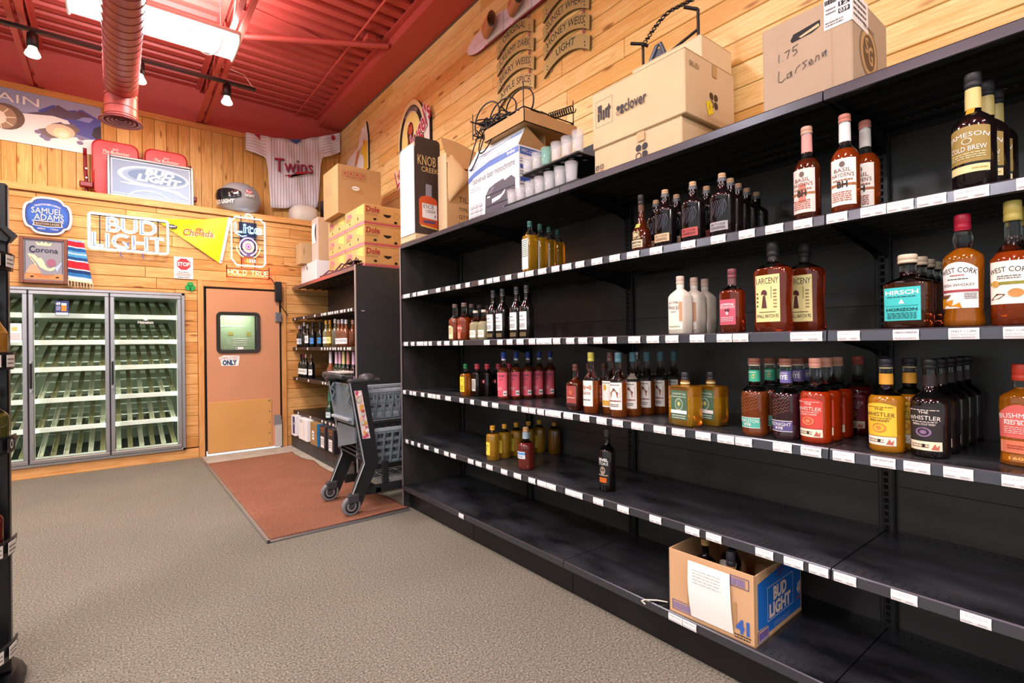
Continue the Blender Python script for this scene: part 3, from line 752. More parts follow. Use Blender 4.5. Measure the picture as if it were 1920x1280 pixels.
p.poly([(-.115, .06), (-.07, .055), (-.045, .02), (-.02, .025), (.0, -.01), (.01, -.05), (.03, -.08), (.055, -.075), (.07, -.06), (.085, -.062), (.075, -.09), (.05, -.105), (.01, -.095), (-.03, -.07), (-.05, -.03), (-.07, .0)], CREAM)
p.line([(-.115, .06), (-.10, .02), (-.075, -.02), (-.06, -.05)], .008, CREAM)
p.oval(.055, -.02, .035, .04, mat('9a5f7a', .5)); p.poly([(.08, -.07), (.13, -.01), (.135, -.02), (.10, -.11)], mat('a8c0d8', .3)); p.text('CERVEZA MEXICANA', 0, -.15, .014, mat('a86030', .5), .15); p.text('MAS FINA', 0, -.17, .014, mat('a86030', .5), .1)
for u_ in (-.09, .1): p.oval(u_, -.165, .014, .008, INK)
m_.build('mirror_print', mr)
# striped woven cloth draped over the mirror corner
bl = MB(); f_ = front((-.368, YW-.045, 2.19))
stripes = [(.232, .216, '8fb4d8'), (.216, .165, 'c02236'), (.165, .155, 'f4f2ee'), (.155, .12, '1c5c9c'), (.12, .098, '5aa0d0'), (.098, .088, 'dfeaf2'), (.088, .06, '4a9ccc'), (.06, .03, '1c4c8c'), (.03, .018, 'f4f2ee'), (.018, -.055, 'c02236'), (-.055, -.065, 'f4f2ee'), (-.065, -.10, '173a70'), (-.10, -.135, '2c74b4'), (-.135, -.16, 'b8d8ea'), (-.16, -.185, 'e8d8b8')]
def cl(u, v):
    k = (.232-v)/.417; w_ = .125+.07*k
    return f_((u*w_), v-.012*u*(1+k)-.01*k, .012*sin(u*9+k*2)+.012)
for v0, v1, c in stripes:
    vs = []; 
    for i in range(13): vs += [cl(i/12, v0), cl(i/12, v1)]
    bl.add(vs, [(2*i, 2*i+1, 2*i+3, 2*i+2) for i in range(12)], mat(c, .9), True)
sb = tag(thing('striped_blanket', 'red and blue striped woven cloth hanging beside the framed mirror', 'cloth'), None)
bl.build('cloth', sb)
fr_ = MB()
for i in range(9):
    a = cl(i/8, -.185); fr_.tube([a, (a.x+.002, a.y, a.z-.02), (a.x-.003+rnd.random()*.008, a.y, a.z-.055)], .0028, mat('efe6d2', .9), 5)
fr_ = fr_.build('fringe', sb); fr_['kind'] = 'stuff'
# neon signs
NW = mat('eef4ff', .4, emit=4.2); NWB = mat('dfe9ff', .4, emit=2.0); TUBEG = BLACK
def neon(lines, mt_, fr, r=.006, closed=True):
    mb = MB()
    for l in lines: mb.tube([fr(u, v, 0) for u, v in l], r, mt_, 6, closed)
    return mb
ns = thing('neon_sign', 'white outlined rectangular neon beer sign on the pine wall', 'neon sign', (.143, YW-.085, 2.53))
neon([rrect(.342, .185, .025, 4)], NW, f0, .0105).build('border_tube', ns)
for word, v, wdt, sz, x0 in (('BUD', .010, .43, .148, .02), ('LIGHT', -.163, .62, .148, -.005)):
    lp, wd = text_loops(word, .0)
    k = wdt/wd
    for l in lp:
        l2 = [(x*k+x0, y*sz+v) for x, y in l]
        if len(l2) > 40: l2 = l2[::2]
        neon([l2], NW if False else NWB, f0, .0075).build('letter_tube', ns)
m_ = MB().box((-.26, .02, -.20), (-.25, .035, .20), BLACK).box((.25, .02, -.20), (.26, .035, .20), BLACK).box((-.34, .02, .165), (.34, .03, .175), BLACK).box((-.34, .02, -.175), (.34, .03, -.165), BLACK)
for x in (-.08, .11): m_.tube([(x, .01, -.19), (x, .025, -.235), (x+.02, .03, -.25)], .006, mat('8a78b0', .5), 6)
m_.build('wire_frame', ns)
m_ = MB(); p = Pen(m_, front((0, .024, 0)), 0)
for word, v, wdt, x0 in (('BUD', .010, .43, .02), ('LIGHT', -.163, .62, -.005)): p.text(word, x0, v, .148, mat('4a5a86', .4), wdt, .0)
m_.build('letter_glow_paint', ns)  # blue-grey letters painted in for the glow behind the tubes
LX, LZ = 1.308, 2.58
n2 = thing('neon_sign', 'tall neon beer sign with round target and red lettering above the door', 'neon sign', (LX, YW-.085, LZ))
c_ = .035
neon([[(-.185+c_, .285), (.185-c_, .285), (.185-c_, .285-c_*.6), (.185, .285-c_), (.185, -.265), (.185-c_, -.265-c_), (-.185+c_*1.6, -.265-c_), (-.185, -.225), (-.185, .285-c_), (-.185+c_, .285-c_*.7)]], NW, f0, .0075).build('border_tube', n2)
neon([[(-.02, .295), (-.03, .325), (.0, .34), (.03, .325), (.05, .295)]], NW, f0, .006, False).build('pull_tab_tube', n2)
lp, wd = text_loops('Lite', .0)
NBL = mat('9fe0ff', .4, emit=2.4)
for l in lp: neon([[(x*.31/wd, y*.115+.10) for x, y in l]], NBL, f0, .0045).build('letter_tube', n2)
neon([[(-.14, .09), (-.07, .055), (-.02, .07)]], NBL, f0, .005, False).build('letter_tube', n2)
def circ(r, a0=0, a1=2*PI, n=24, cz=-.065): return [(r*cos(a0+(a1-a0)*k/n), cz+r*1.12*sin(a0+(a1-a0)*k/n)) for k in range(n+1)]
for r, c, em, a0, a1 in ((.095, 'f0e0ff', 3, -PI*.42, PI*1.42), (.058, 'ffe9a0', 2.2, 0, 2*PI), (.042, 'ffcf90', 1.6, 0, 2*PI), (.13, 'fff08a', 2, PI*1.0, PI*1.35), (.13, 'fff08a', 2, -PI*.35, 0.0)):
    neon([circ(r, a0, a1)], mat(c, .4, emit=em), f0, .005, False).build('ring_tube', n2)
neon([circ(.02)], mat('ff6a88', .4, emit=2.2), f0, .009, False).build('ring_tube', n2)
for k, c in enumerate(('e02030', 'f06030', 'ffd040', 'f0f4d0', 'c8d8ff', 'e8f0ff')):
    neon([[(-.065+k*.026, -.215), (-.062+k*.026, -.255)]], mat(c, .4, emit=1.8), f0, .006, False).build('stripe_tube', n2)
STK = {'H': [[(0, 0), (0, 1)], [(1, 0), (1, 1)], [(0, .5), (1, .5)]], 'O': [[(.5+.5*cos(a*PI/8), .5+.5*sin(a*PI/8)) for a in range(17)]], 'L': [[(0, 1), (0, 0), (.9, 0)]], 'D': [[(0, 0), (0, 1), (.5, .98), (.95, .7), (.95, .3), (.5, .02), (0, 0)]],
       'T': [[(0, 1), (1, 1)], [(.5, 1), (.5, 0)]], 'R': [[(0, 0), (0, 1), (.6, 1), (.9, .78), (.6, .5), (0, .5)], [(.5, .5), (1, 0)]], 'U': [[(0, 1), (0, .25), (.3, 0), (.7, 0), (1, .25), (1, 1)]], 'E': [[(.9, 1), (0, 1), (0, 0), (.9, 0)], [(0, .5), (.75, .5)]]}
NRED = mat('ffc890', .4, emit=1.6); x = -.225
for ch in 'HOLD TRUE':
    if ch == ' ': x += .035; continue
    neon([[(x+u*.04, -.415+v*.058) for u, v in s_] for s_ in STK[ch]], NRED, f0, .0045, False).build('letter_tube', n2); x += .054
m_ = MB()
for a, c in (((-.08, .02, -.33), (-.07, .03, .32)), ((.07, .02, -.33), (.08, .03, .32)), ((-.2, .02, -.10), (.2, .03, -.09)), ((-.2, .02, .03), (.2, .03, .04)), ((-.24, .02, -.345), (.24, .03, -.335)), ((-.24, .02, -.45), (.24, .03, -.44)), ((-.24, .02, -.45), (-.23, .03, -.3)), ((.23, .02, -.45), (.24, .03, -.3))): m_.box(a, c, BLACK)
m_.box((-.10, .032, .06), (.10, .036, .24), NAVY).box((-.09, .033, -.18), (.09, .036, .06), mat('6a5a90', .5)); m_.build('wire_frame', n2)
m_ = MB().tube([(.18, .02, -.40), (.26, .015, -.44), (.31, .0, -.53), (.335, -.0, -.62), (.33, -.01, -.7), (.37, .0, -.78), (.45, .01, -.90)], .006, BLACK, 6); m_.build('power_cord', n2)
m_ = MB().box((.30, -.0, -.72), (.38, .05, -.47), mat('1a1a1c', .4), .008); m_.build('transformer', n2)
o = bpy.data.lights.new('neon_glow', 'AREA'); o.shape = 'RECTANGLE'; o.size = .44; o.size_y = .05; o.energy = 2.2; o.color = (1, .03, .015)
ob = bpy.data.objects.new('neon_glow', o); COL.objects.link(ob); ob.location = (LX, YW-.055, LZ-.39); ob.rotation_euler = (PI/2, 0, 0)
# yellow pennant
pt = thing('pennant', 'yellow triangular pennant hanging between the two neon signs', 'pennant', (0, YW-.004, 0))
m_ = MB(); A, B_, C_ = Vector((.36, 0, 2.745)), Vector((1.102, 0, 2.862)), Vector((1.0, 0, 2.30))
def pen_pt(s_, t_):   # s along, t across
    top = A+(B_-A)*s_; bot = A+(C_-A)*s_; q = top+(bot-top)*t_
    return Vector((q.x, -.012*sin(s_*7+t_*3)-.012, q.z-.02*sin(s_*PI)*(1-t_)))
vs = [pen_pt(i/16, j/8) for i in range(17) for j in range(9)]
m_.add(vs, [(i*9+j, i*9+j+1, (i+1)*9+j+1, (i+1)*9+j) for i in range(16) for j in range(8)], YEL, True); m_.build('cloth', pt)
m_ = MB(); vs = [pen_pt(1, j/8)+Vector((k*.03, -.002, -.004*k)) for j in range(9) for k in (0, 1)]
m_.add(vs, [(2*j, 2*j+2, 2*j+3, 2*j+1) for j in range(8)], WHITE); 
for j in (.08, .95): m_.lathe([(-.006, .007), (-.004, .009)], STEEL, 10, tuple(pen_pt(1, j)+Vector((.016, -.002, 0))), 'y')
m_.build('header_band', pt)
def wave_fr(u, v, h=0):
    # print lies on the cloth: u along x, v up, wave of the cloth added
    s_ = (u-.36)/.72; return Vector((u, -.012*sin(s_*7+(2.80-v)/.5*3*.9)-.0165-h*2, v))
m_ = MB(); p = Pen(m_, wave_fr)
ORG = mat('d8541c', .5); LOR = mat('f0a040', .5)
p.oval(.525, 2.675, .058, .022, NAVY); p.text('LIGHT', .525, 2.667, .016, WHITE, .09, .03, .2); p.text('&', .53, 2.635, .014, NAVY); p.text('CLAMATO', .525, 2.60, .026, mat('2f6a3a', .5), .125, .03)
p.oval(.80, 2.62, .07, .05, LOR); p.oval(.80, 2.67, .04, .025, mat('e87020', .5)); p.oval(.79, 2.54, .06, .02, LOR)
for dx, mt_ in ((.006, mat('fff4d0', .5)), (-.004, ORG)): p.text('Chelada', .79+dx, 2.592-dx*.6, .075, mt_, .31, .02, .18, rot=.02)
m_.build('print', pt)
# stop sign sheet, shamrock
st = thing('paper_notice', 'white stop notice taped left of the door frame', 'notice', (.641, YW-.004, 2.213))
m_ = MB().box((-.094, 0, -.126), (.094, .003, .126), WHITE); p = Pen(m_, frame((0, 0, 0), (1, 0, 0), (0, 0, 1)))
p.poly([(.076*cos(PI/8+k*PI/4), .042+.076*sin(PI/8+k*PI/4)) for k in range(8)], mat('e8e8e8', .5)); p.poly([(.071*cos(PI/8+k*PI/4), .042+.071*sin(PI/8+k*PI/4)) for k in range(8)], mat('cf3038', .5))
p.text('STOP', 0, .022, .042, WHITE, .12, .03); p.scribble(-.05, -.06, .05, -.04, 1, GREYINK); p.scribble(-.07, -.098, .07, -.06, 3, mat('8a3a48', .6)); p.scribble(-.06, -.118, .06, -.105, 1, INK, .6)
m_.build('sheet', st)
cl_ = MB(); fsh = front((0, 0, 0)); GRN = mat('1f9a48', .5)
for a in (PI/2, PI/2+2*PI/3, PI/2-2*PI/3):
    ca, sa = cos(a), sin(a); pts = []
    for k in range(16):
        t_ = 2*PI*k/16; r = .03*(1-.25*max(0, cos(t_))**6); px, py = .03+r*cos(t_), .032*sin(t_); pts.append((px*ca-py*sa, px*sa+py*ca+.005))
    cl_.prism(pts, fsh, .004, GRN)
cl_.prism([(-.005, -.01), (.005, -.01), (.012, -.055), (.0, -.055)], fsh, .004, mat('17803a', .5))
tag(cl_.build('shamrock', None, (.704, YW-.006, 1.995)), 'small green shamrock cutout on the wall beside the door frame', 'decoration')

# ---------------------------------------------------------------- on and above the ledge
ps = thing('mountain_poster', 'long snowy mountain poster with white lettering on upper wall', 'poster', (0, YU-.006, 3.73))
m_ = MB().box((-1.75, -.004, -.278), (-.098, .0, .275), mat('7d86b8', .35)); p = Pen(m_, front((0, -.004, 0)))
SNOW = mat('eef0f4', .4); ROCK = mat('5a5068', .5); DBL = mat('4a54a8', .4)
p.rect(-1.75, .05, -.098, .275, mat('9aa0c4', .35)); p.poly([(-.62, .10), (-.5, .19), (-.38, .16), (-.26, .2), (-.1, .12), (-.098, -.12), (-.5, -.05)], DBL); p.poly([(-.31, .19), (-.22, .14), (-.16, .12), (-.2, .07), (-.35, .08)], mat('8a90d0', .4))
p.poly([(-.84, .0), (-.72, .04), (-.66, .07), (-.56, .10), (-.46, .20), (-.36, .15), (-.30, .17), (-.24, .13), (-.30, .08), (-.45, .06), (-.52, .06), (-.7, .0)], ROCK); p.poly([(-.33, .17), (-.25, .18), (-.18, .13), (-.26, .12)], mat('5a4660', .5))
p.poly([(-1.75, -.278), (-1.75, -.05), (-1.3, .02), (-.9, -.02), (-.78, .03), (-.5, .07), (-.38, .05), (-.34, -.02), (-.40, -.10), (-.25, -.13), (-.098, -.09), (-.098, -.278)], SNOW)
p.poly([(-.52, -.02), (-.44, .02), (-.36, -.02), (-.42, -.03)], ROCK); p.poly([(-.13, .04), (-.098, .06), (-.098, -.12), (-.14, -.10), (-.18, -.06), (-.16, .02)], mat('2c2a38', .5))
p.poly([(-.62, -.10), (-.55, -.07), (-.45, -.0), (-.33, .02), (-.28, -.03), (-.33, -.12), (-.5, -.17), (-.57, -.2)], mat('7a6a6a', .5)); p.oval(-.44, -.08, .12, .075, mat('d8c8b0', .4)); p.oval(-.43, -.10, .07, .06, mat('f6e6b8', .4)); p.oval(-.42, -.11, .04, .035, mat('fff6dc', .4))
for u_, v_ in ((-.62, -.13), (-.58, -.17), (-.55, -.19), (-.27, -.12), (-.28, -.17)): p.oval(u_, v_, .03, .022, mat('8078a0', .5), 8)
p.oval(-.87, -.03, .15, .135, mat('6e5a50', .4)); p.oval(-.90, -.04, .12, .12, mat('a88a70', .4)); p.oval(-.92, -.05, .06, .07, mat('f0e0cc', .4))
for k in range(8): p.line([(-.92, -.05), (-.92+.13*cos(k*PI/4+.2), -.05+.12*sin(k*PI/4+.2))], .008, mat('f6ead8', .4))
p.text('TERRAIN', -1.0, .13, .085, WHITE, .78, .03)
m_.build('poster_sheet', ps)
# pair of red stadium seats
RSE = mat('cf2f38', .38, noise=(4, .03)); RFR = mat('7a1420', .3)
stt = thing('stadium_seats', 'pair of folded red stadium seats on the ledge behind the framed mirror', 'seats', (0, 7.22, 2.951))
for cx, nm in ((.03, 0), (.50, 1)):
    m_ = MB(); R = []
    prof = rrect(.21, .27, .08, 5)
    for dy, k in ((.05, .94), (.02, 1.0), (-.01, 1.0), (-.03, .93)):
        R.append([(cx+u*k, dy+.0+(-.05*(v/.27)**2 if False else 0), .38+v*k) for u, v in prof])
    m_.rings(R, RSE)
    pan = m_.build('seat_back', stt, fix=True)
    b2 = MB(); q = rrect(.125, .12, .04, 4)
    b2.rings([[(cx+u, -.031, .30+v) for u, v in q], [(cx+u*.94, -.016, .30+v*.94) for u, v in q]], mat('b42630', .4), True, False, False)
    p = Pen(b2, front((cx, -.031, .38))); p.text('BUD', 0, .165, .022, mat('f0c8c8', .5), .05); p.text('The Budweiser', 0, .125, .034, WHITE, .24, .02, .2); p.scribble(-.12, .108, .12, .116, 1, WHITE); b2.build('seat_moulding', pan)
    R = []
    for dy, k in ((-.02, .9), (-.055, 1), (-.085, .95)): R.append([(cx+u*.92*k, dy, .17+v*.55*k) for u, v in prof])
    MB().rings(R, RSE).build('folded_seat', stt, fix=True)
for x in (-.225, .265, .745):
    m_ = MB().tube([(x, .04, 0), (x, .045, .12), (x-.01, .02, .3), (x-.01, -.01, .47), (x-.01, -.02, .52)], .017, RFR, 8).tube([(x-.01, -.01, .49), (x-.012, -.07, .47), (x-.012, -.09, .43)], .014, RFR, 8).box((x-.06, -.03, .10), (x+.06, .05, .16), RFR, .01)
    for z in (.3, .2, .03): m_.lathe([(-.045, .008), (-.04, .01)], SILVER, 8, (x, .02, z), 'y')
    m_.build('seat_leg', stt)
fm = thing('bar_mirror', 'wide silver framed beer mirror leaning against the red seats', 'mirror', (.352, 6.995, 2.951))
tl = Matrix.Rotation(-.10, 4, 'X')
m_ = MB()
for a, c in (((-.40, 0, 0), (-.372, .03, .46)), ((.372, 0, 0), (.40, .03, .46)), ((-.372, 0, .432), (.372, .03, .46)), ((-.372, 0, 0), (.372, .03, .028))): m_.box(a, c, mat('8d9196', .3, .85), .006, tl)
m_.build('mirror_frame', fm)
m_ = MB().box((-.373, .012, .027), (.373, .022, .433), mat('62758f', .42, .4), 0, tl); m_.build('mirror_glass', fm)
fr = lambda u, v, h=0: tl @ Vector((u, .0115-h, v+.23))
m_ = MB(); p = Pen(m_, fr); LB = mat('7f9cc0', .5); WHG = mat('dfe6f0', .5)
p.frame(-.362, -.192, .362, .192, .006, WHG); p.oval(.02, .04, .33, .115, WHG, 40); p.oval(.03, .04, .30, .098, LB, 40); p.oval(.05, .045, .27, .08, mat('5c7ca8', .5), 40)
p.text('BUD', .07, .06, .062, WHG, .27, .05, .25, rot=-.04); p.text('LIGHT', .06, -.02, .07, WHG, .40, .05, .25, rot=-.04)
p.poly([(-.30, -.06), (0, -.05), (.25, -.09), (.36, -.17), (.33, -.17), (.2, -.11), (0, -.08), (-.2, -.08)], WHG); p.ring(-.03, -.24, .2, .12, .014, WHG, 20, .3, PI-.3)
m_.build('mirror_print', fm)
# racing helmet
hm = thing('racing_helmet', 'large silver racing helmet with dark visor on the ledge', 'helmet', (1.245, 7.085, 2.951), -.42)
HS = mat('9a9da2', .3, .15)
m_ = MB(); R = []
for k in range(13):
    t_ = k/12; a = -PI*.33+t_*(PI*.83); z = .16+.21*sin(a); r = .225*cos(a)**.8 if cos(a) > 0 else .001
    R.append([(1.06*r*cos(2*PI*j/28), 1.12*r*sin(2*PI*j/28)-(.03 if k < 3 else 0)*0, max(z, 0)) for j in range(28)])
m_.rings(R, HS); m_.build('shell', hm, fix=True)
def onhelm(u, v, h=0):
    a = u/.235; q = .245*cos(max(-1.2, min(1.2, v/.22))*.9)**.8+h+.003
    return Vector((q*1.03*sin(a), -q*1.10*cos(a), .165+v))
m_ = MB(); vs = []
for i in range(15):
    a = -.34+.42*i/14
    e_ = math.sqrt(max(0, 1-((i-7)/7.3)**2)); vs += [onhelm(a, .005-.055*e_, .002), onhelm(a, .02, .006), onhelm(a, .02+.06*e_, .002)]
m_.add(vs, [f for i in range(14) for f in ((3*i, 3*i+3, 3*i+4, 3*i+1), (3*i+1, 3*i+4, 3*i+5, 3*i+2))], mat('1e1f22', .12), True); m_.build('visor', hm)
m_ = MB(); p = Pen(m_, onhelm, .004); p.text('BUD LIGHT', -.13, -.10, .042, WHITE, .27, .03, .15); p.text('LIGHT', .17, -.005, .034, WHITE, .10, .03); p.oval(.16, .055, .04, .025, mat('c04848', .5)); p.text('Bud', .16, .042, .03, mat('f0d8d8', .5), .06); m_.build('lettering', hm)
# jersey pinned across the corner of the upper wall
js = thing('baseball_jersey', 'white pinstriped baseball jersey pinned to the upper wall corner', 'jersey', (0, 7.27, 0))
JW = mat('eeeaf0', .8); JST = mat('8c8698', .8); JR = mat('a8283e', .7); JN = mat('232c50', .7)
out = [(1.357, 4.054), (1.66, 4.065), (1.86, 4.085), (1.95, 4.09), (2.05, 4.125), (2.28, 4.22), (2.585, 4.345), (2.585, 4.07), (2.45, 3.985), (2.335, 3.94), (2.30, 3.86), (2.285, 3.5), (2.262, 3.218), (2.17, 3.215), (1.95, 3.19), (1.85, 3.15), (1.642, 3.124), (1.63, 3.5), (1.618, 3.74), (1.59, 3.79), (1.50, 3.80), (1.348, 3.836)]
def jz(u, v): return .012*sin(u*14)*sin(v*3)+.008*sin(u*31+v*9)
def clipx(u):   # vertical span of the outline at x = u
    ys = []
    for (x0, y0), (x1, y1) in zip(out, out[1:]+out[:1]):
        if (x0-u)*(x1-u) < 0 or x0 == u: ys.append(y0+(y1-y0)*(u-x0)/((x1-x0) or 1))
    return (min(ys), max(ys)) if len(ys) > 1 else None
m_ = MB(); us = [1.3585+.0241*k for k in range(51)]+[2.584]; vs = []; ok = []
for u in us:
    a, c = clipx(u) or (4, 4.05)
    for j in range(17): v = a+(c-a)*j/16; vs.append((u, jz(u, v), v))
m_.add(vs, [(i*17+j, (i+1)*17+j, (i+1)*17+j+1, i*17+j+1) for i in range(len(us)-1) for j in range(16)], JW, True); 
jm = m_.build('cloth', js); so = jm.modifiers.new('thick', 'SOLIDIFY'); so.thickness = .005
m_ = MB()
def jf(u, v, h=0): return Vector((u, jz(u, v)-.004-h, v))
p = Pen(m_, jf)
for k in range(18):
    u = 1.665+k*.0355; a, c = clipx(u); n_ = 14
    w_ = .0022
    for j in range(n_):
        v0, v1 = a+.004+(c-a-.01)*j/n_, a+.004+(c-a-.01)*(j+1)/n_
        m_.add([jf(u-w_, v0, .001), jf(u+w_, v0, .001), jf(u+w_, v1, .001), jf(u-w_, v1, .001)], [(0, 1, 2, 3)], JST)
for s_ in (0, 1):
    for k in range(6):
        if s_ == 0: a, c = (1.36, 4.03-k*.035), (1.60, 4.04-k*.045)
        else: a, c = (2.33, 4.19-k*.04), (2.575, 4.30-k*.037)
        pts = [(a[0]+(c[0]-a[0])*j/8, a[1]+(c[1]-a[1])*j/8) for j in range(9)]
        pts = [q for q in pts if clipx(q[0]) and clipx(q[0])[0]+.01 < q[1] < clipx(q[0])[1]-.005]
        if len(pts) > 1: p.line(pts, .004, JST)
m_.build('pinstripes', js)['kind'] = 'stuff'
m_ = MB(); p = Pen(m_, lambda u, v, h=0: Vector((u, -.028-h*4, v)), .003)
p.poly([(1.87, 4.075), (2.05, 4.115), (1.97, 4.03)], mat('3a4f86', .7))
for dx, mt_ in ((.010, JN), (0, JR)): p.text('Twins', 1.935+dx, 3.64-dx*.7, .18, mt_, .50, .012, .14, rot=.13)
p.poly([(1.80, 3.565), (2.12, 3.66), (2.12, 3.685), (1.96, 3.65), (1.88, 3.56), (1.83, 3.585)], JR); p.poly([(1.44, 4.05), (1.52, 4.053), (1.52, 3.98)], JR); p.oval(2.47, 4.235, .03, .04, JR, 10)
for k in range(5): p.oval(1.965, 3.9-k*.16, .006, .006, mat('cfcad4', .6), 8)
m_.build('lettering', js)
# white rounded lampshade-like tub and dark crate in the corner
m_ = MB().lathe([(0, .155), (.01, .17), (.10, .178), (.17, .17), (.215, .13), (.235, .06)], mat('d8d3c6', .6), 28, e=3.2)
tag(m_.build('plastic_tub', None, (2.03, 7.15, 2.951)), 'domed off-white tub on the ledge under the jersey', 'tub')
m_ = MB().box((-.09, -.09, 0), (.09, .09, .34), mat('1c1d20', .35), .012)
for k in range(4): m_.box((-.08+k*.045, -.094, .04), (-.06+k*.045, -.088, .3), mat('3a3c42', .3), .002)
tag(m_.build('plastic_crate', None, (2.37, 7.13, 2.951), (0, 0, .2)), 'black ribbed plastic crate standing on the ledge under the jersey sleeve', 'crate')

# ---------------------------------------------------------------- right wall: signs and a ski
XR = XW-.004
GOLDP = mat('b5a86a', .4, .35); CHN = mat('a85a6a', .5)
def plaques(y0, y1, zs, words, label):
    t = thing('hanging_sign', label, 'sign', (XR-.02, (y0+y1)/2, zs[-1]))
    W = (y0-y1)/2; f = aisle((0, 0, 0)); ra = W*W/(2*.085)+.0425
    for z, wd in zip(zs, words):
        dz = z-zs[-1]; n = 14
        lo = [(-W+2*W*i/n, dz+math.sqrt(max(ra*ra-(-W+2*W*i/n)**2, 0))-ra+.085) for i in range(n+1)]
        hi = [(u, v+.098) for u, v in reversed(lo)]
        hi = [(u*1.03, v) for u, v in hi]
        m_ = MB().prism(lo+hi, f, .014, GOLDP, mat('5a4a30', .5)); pl = m_.build('plaque', t)
        m_ = MB(); p = Pen(m_, f); p.text(wd, 0, dz+.085+.030, .052, INK, min(W*1.6, .05*len(wd)*.72), .005, arc=ra)
        for s_ in (-1, 1): p.oval(s_*W*.82, dz+.075, .006, .006, INK, 8); p.oval(s_*W*.82, dz+.05, .006, .006, INK, 8)
        m_.build('lettering', pl)
    for s_ in (-1, 1):
        m_ = MB(); z = 0
        while z < zs[0]-zs[-1]+.15:
            m_.tube([f(s_*W*.72+.009*cos(2*PI*k/8)*(1 if int(z*1000) % 2 else .4), z+.045+.016*sin(2*PI*k/8), -.012) for k in range(8)], .0035, CHN, 5, True); z += .0251
        c = m_.build('chain', t); c['kind'] = 'stuff'
plaques(3.46, 2.985, (3.69, 3.545, 3.40, 3.255), ('ORIGINAL', 'CREAMY DARK', 'BERRY WEISS', 'APPLE SPICE'), 'left string of arched brass beer name plaques on chains')
plaques(2.87, 2.40, (3.70, 3.56, 3.42, 3.28), ('RED', 'SUNSET WHEAT', 'HONEY WEISS', 'LIGHT'), 'right string of arched brass beer name plaques on chains')
sk = thing('water_ski', 'white water ski with tan rubber bindings high on the pine wall', 'ski', (XR-.03, 3.0, 3.955))
f = aisle((0, 0, 0)); n = 12
pl = [(-.90, 0)]+[(-.90+.22*(1-cos(PI/2*k/8)), .085*sin(PI/2*k/8)) for k in range(1, 9)]+[(.7, .09), (.95, .05), (.95, -.05), (.7, -.09)]+[(-.90+.22*(1-cos(PI/2*k/8)), -.085*sin(PI/2*k/8)) for k in range(8, 0, -1)]
MB().prism(pl, f, .025, mat('f1eef2', .35), mat('8a3038', .4)).build('ski_board', sk)
m_ = MB(); p = Pen(m_, f)
for k in range(9): p.line([(-.8+k*.12, -.02), (-.7+k*.12, .01)], .004, mat('9a9ab0', .5))
p.line([(-.62, -.088), (.7, -.088)], .012, mat('8a2c38', .5)); m_.build('ski_print', sk)
TAN = mat('c98a62', .55)
for u0 in (-.50, -.14):
    m_ = MB(); R = []
    for k in range(7):
        t_ = k/6; r = .062-.006*t_; R.append([tuple(f(u0-.03+.15*t_+.02*cos(2*PI*j/14), r*1.1*cos(2*PI*j/14), .045+r*.8*sin(2*PI*j/14)+.055*t_)) for j in range(14)])
    R += [[tuple(Vector(q)*.999+(Vector(c)-Vector(q))*.08) for q, c in zip(R[-1], [tuple(sum((Vector(q) for q in R[-1]), Vector())/14)]*14)]]
    m_.rings(R, TAN, True, True, False); m_.build('binding', sk, fix=True)
    MB().box((-.02, -u0-.16, -.085), (.002, -u0+.06, .085), mat('e2dcd8', .5), .004).build('binding_plate', sk)
# brewery sign with red script
ls = thing('brewery_sign', 'arched yellow brewery sign with red script on the pine wall', 'sign', (XR-.03, 4.98, 3.40))
arch = [(-.36, -.3), (.26, -.3), (.26, .10)]+[(-.05+.31*cos(a*PI/14), .14+.40*sin(a*PI/14)) for a in range(0, 15)]+[(-.36, .1)]
m_ = MB().prism(arch, f, .03, mat('e9dfa0', .45), mat('3a3430', .5)); m_.prism([(.26, -.3), (.36, -.3), (.36, .22), (.33, .30), (.26, .34)], f, .05, mat('e6e2da', .5), INK); m_.build('sign_board', ls)
m_ = MB(); p = Pen(m_, f); YP = mat('f0e488', .45)
p.ring(-.05, .10, .285, .385, .06, INK, 30, -.05, PI+.05); p.ring(-.05, .10, .275, .375, .042, mat('6a6460', .5), 30, .9, 1.9); p.poly([(-.335, .08), (-.275, .08), (-.275, -.29), (-.335, -.29)], INK); p.poly([(.175, .08), (.235, .08), (.235, -.29), (.175, -.29)], INK); p.oval(-.05, .10, .222, .30, YP, 32); p.rect(-.272, -.29, .172, .1, YP)
p.text('BREWING CO', -.05, .405, .035, mat('c8c4b0', .5), .26, .01, arc=.30)
p.oval(-.06, .20, .075, .11, mat('4a2a22', .5)); p.oval(-.06, .235, .05, .06, mat('c05a38', .5)); p.poly([(-.10, .30), (-.02, .30), (-.03, .265), (-.09, .265)], mat('8a2a2a', .5)); p.poly([(-.12, .15), (-.0, .15), (.03, .02), (-.13, .02)], mat('6a3a2a', .5)); p.poly([(-.14, .31), (-.08, .29), (-.10, .34)], WHITE)
m_.build('sign_print', ls)
m_ = MB(); p = Pen(m_, f, .012)
for dx, mt_, bd in ((0, mat('e8d8d8', .5), .06), (0, mat('b03848', .4), .02)):
    p.text("Leinenkugel's", .02, -.06, .20, mt_, .98, bd, .25, rot=.62)
m_.build('script_lettering', ls)
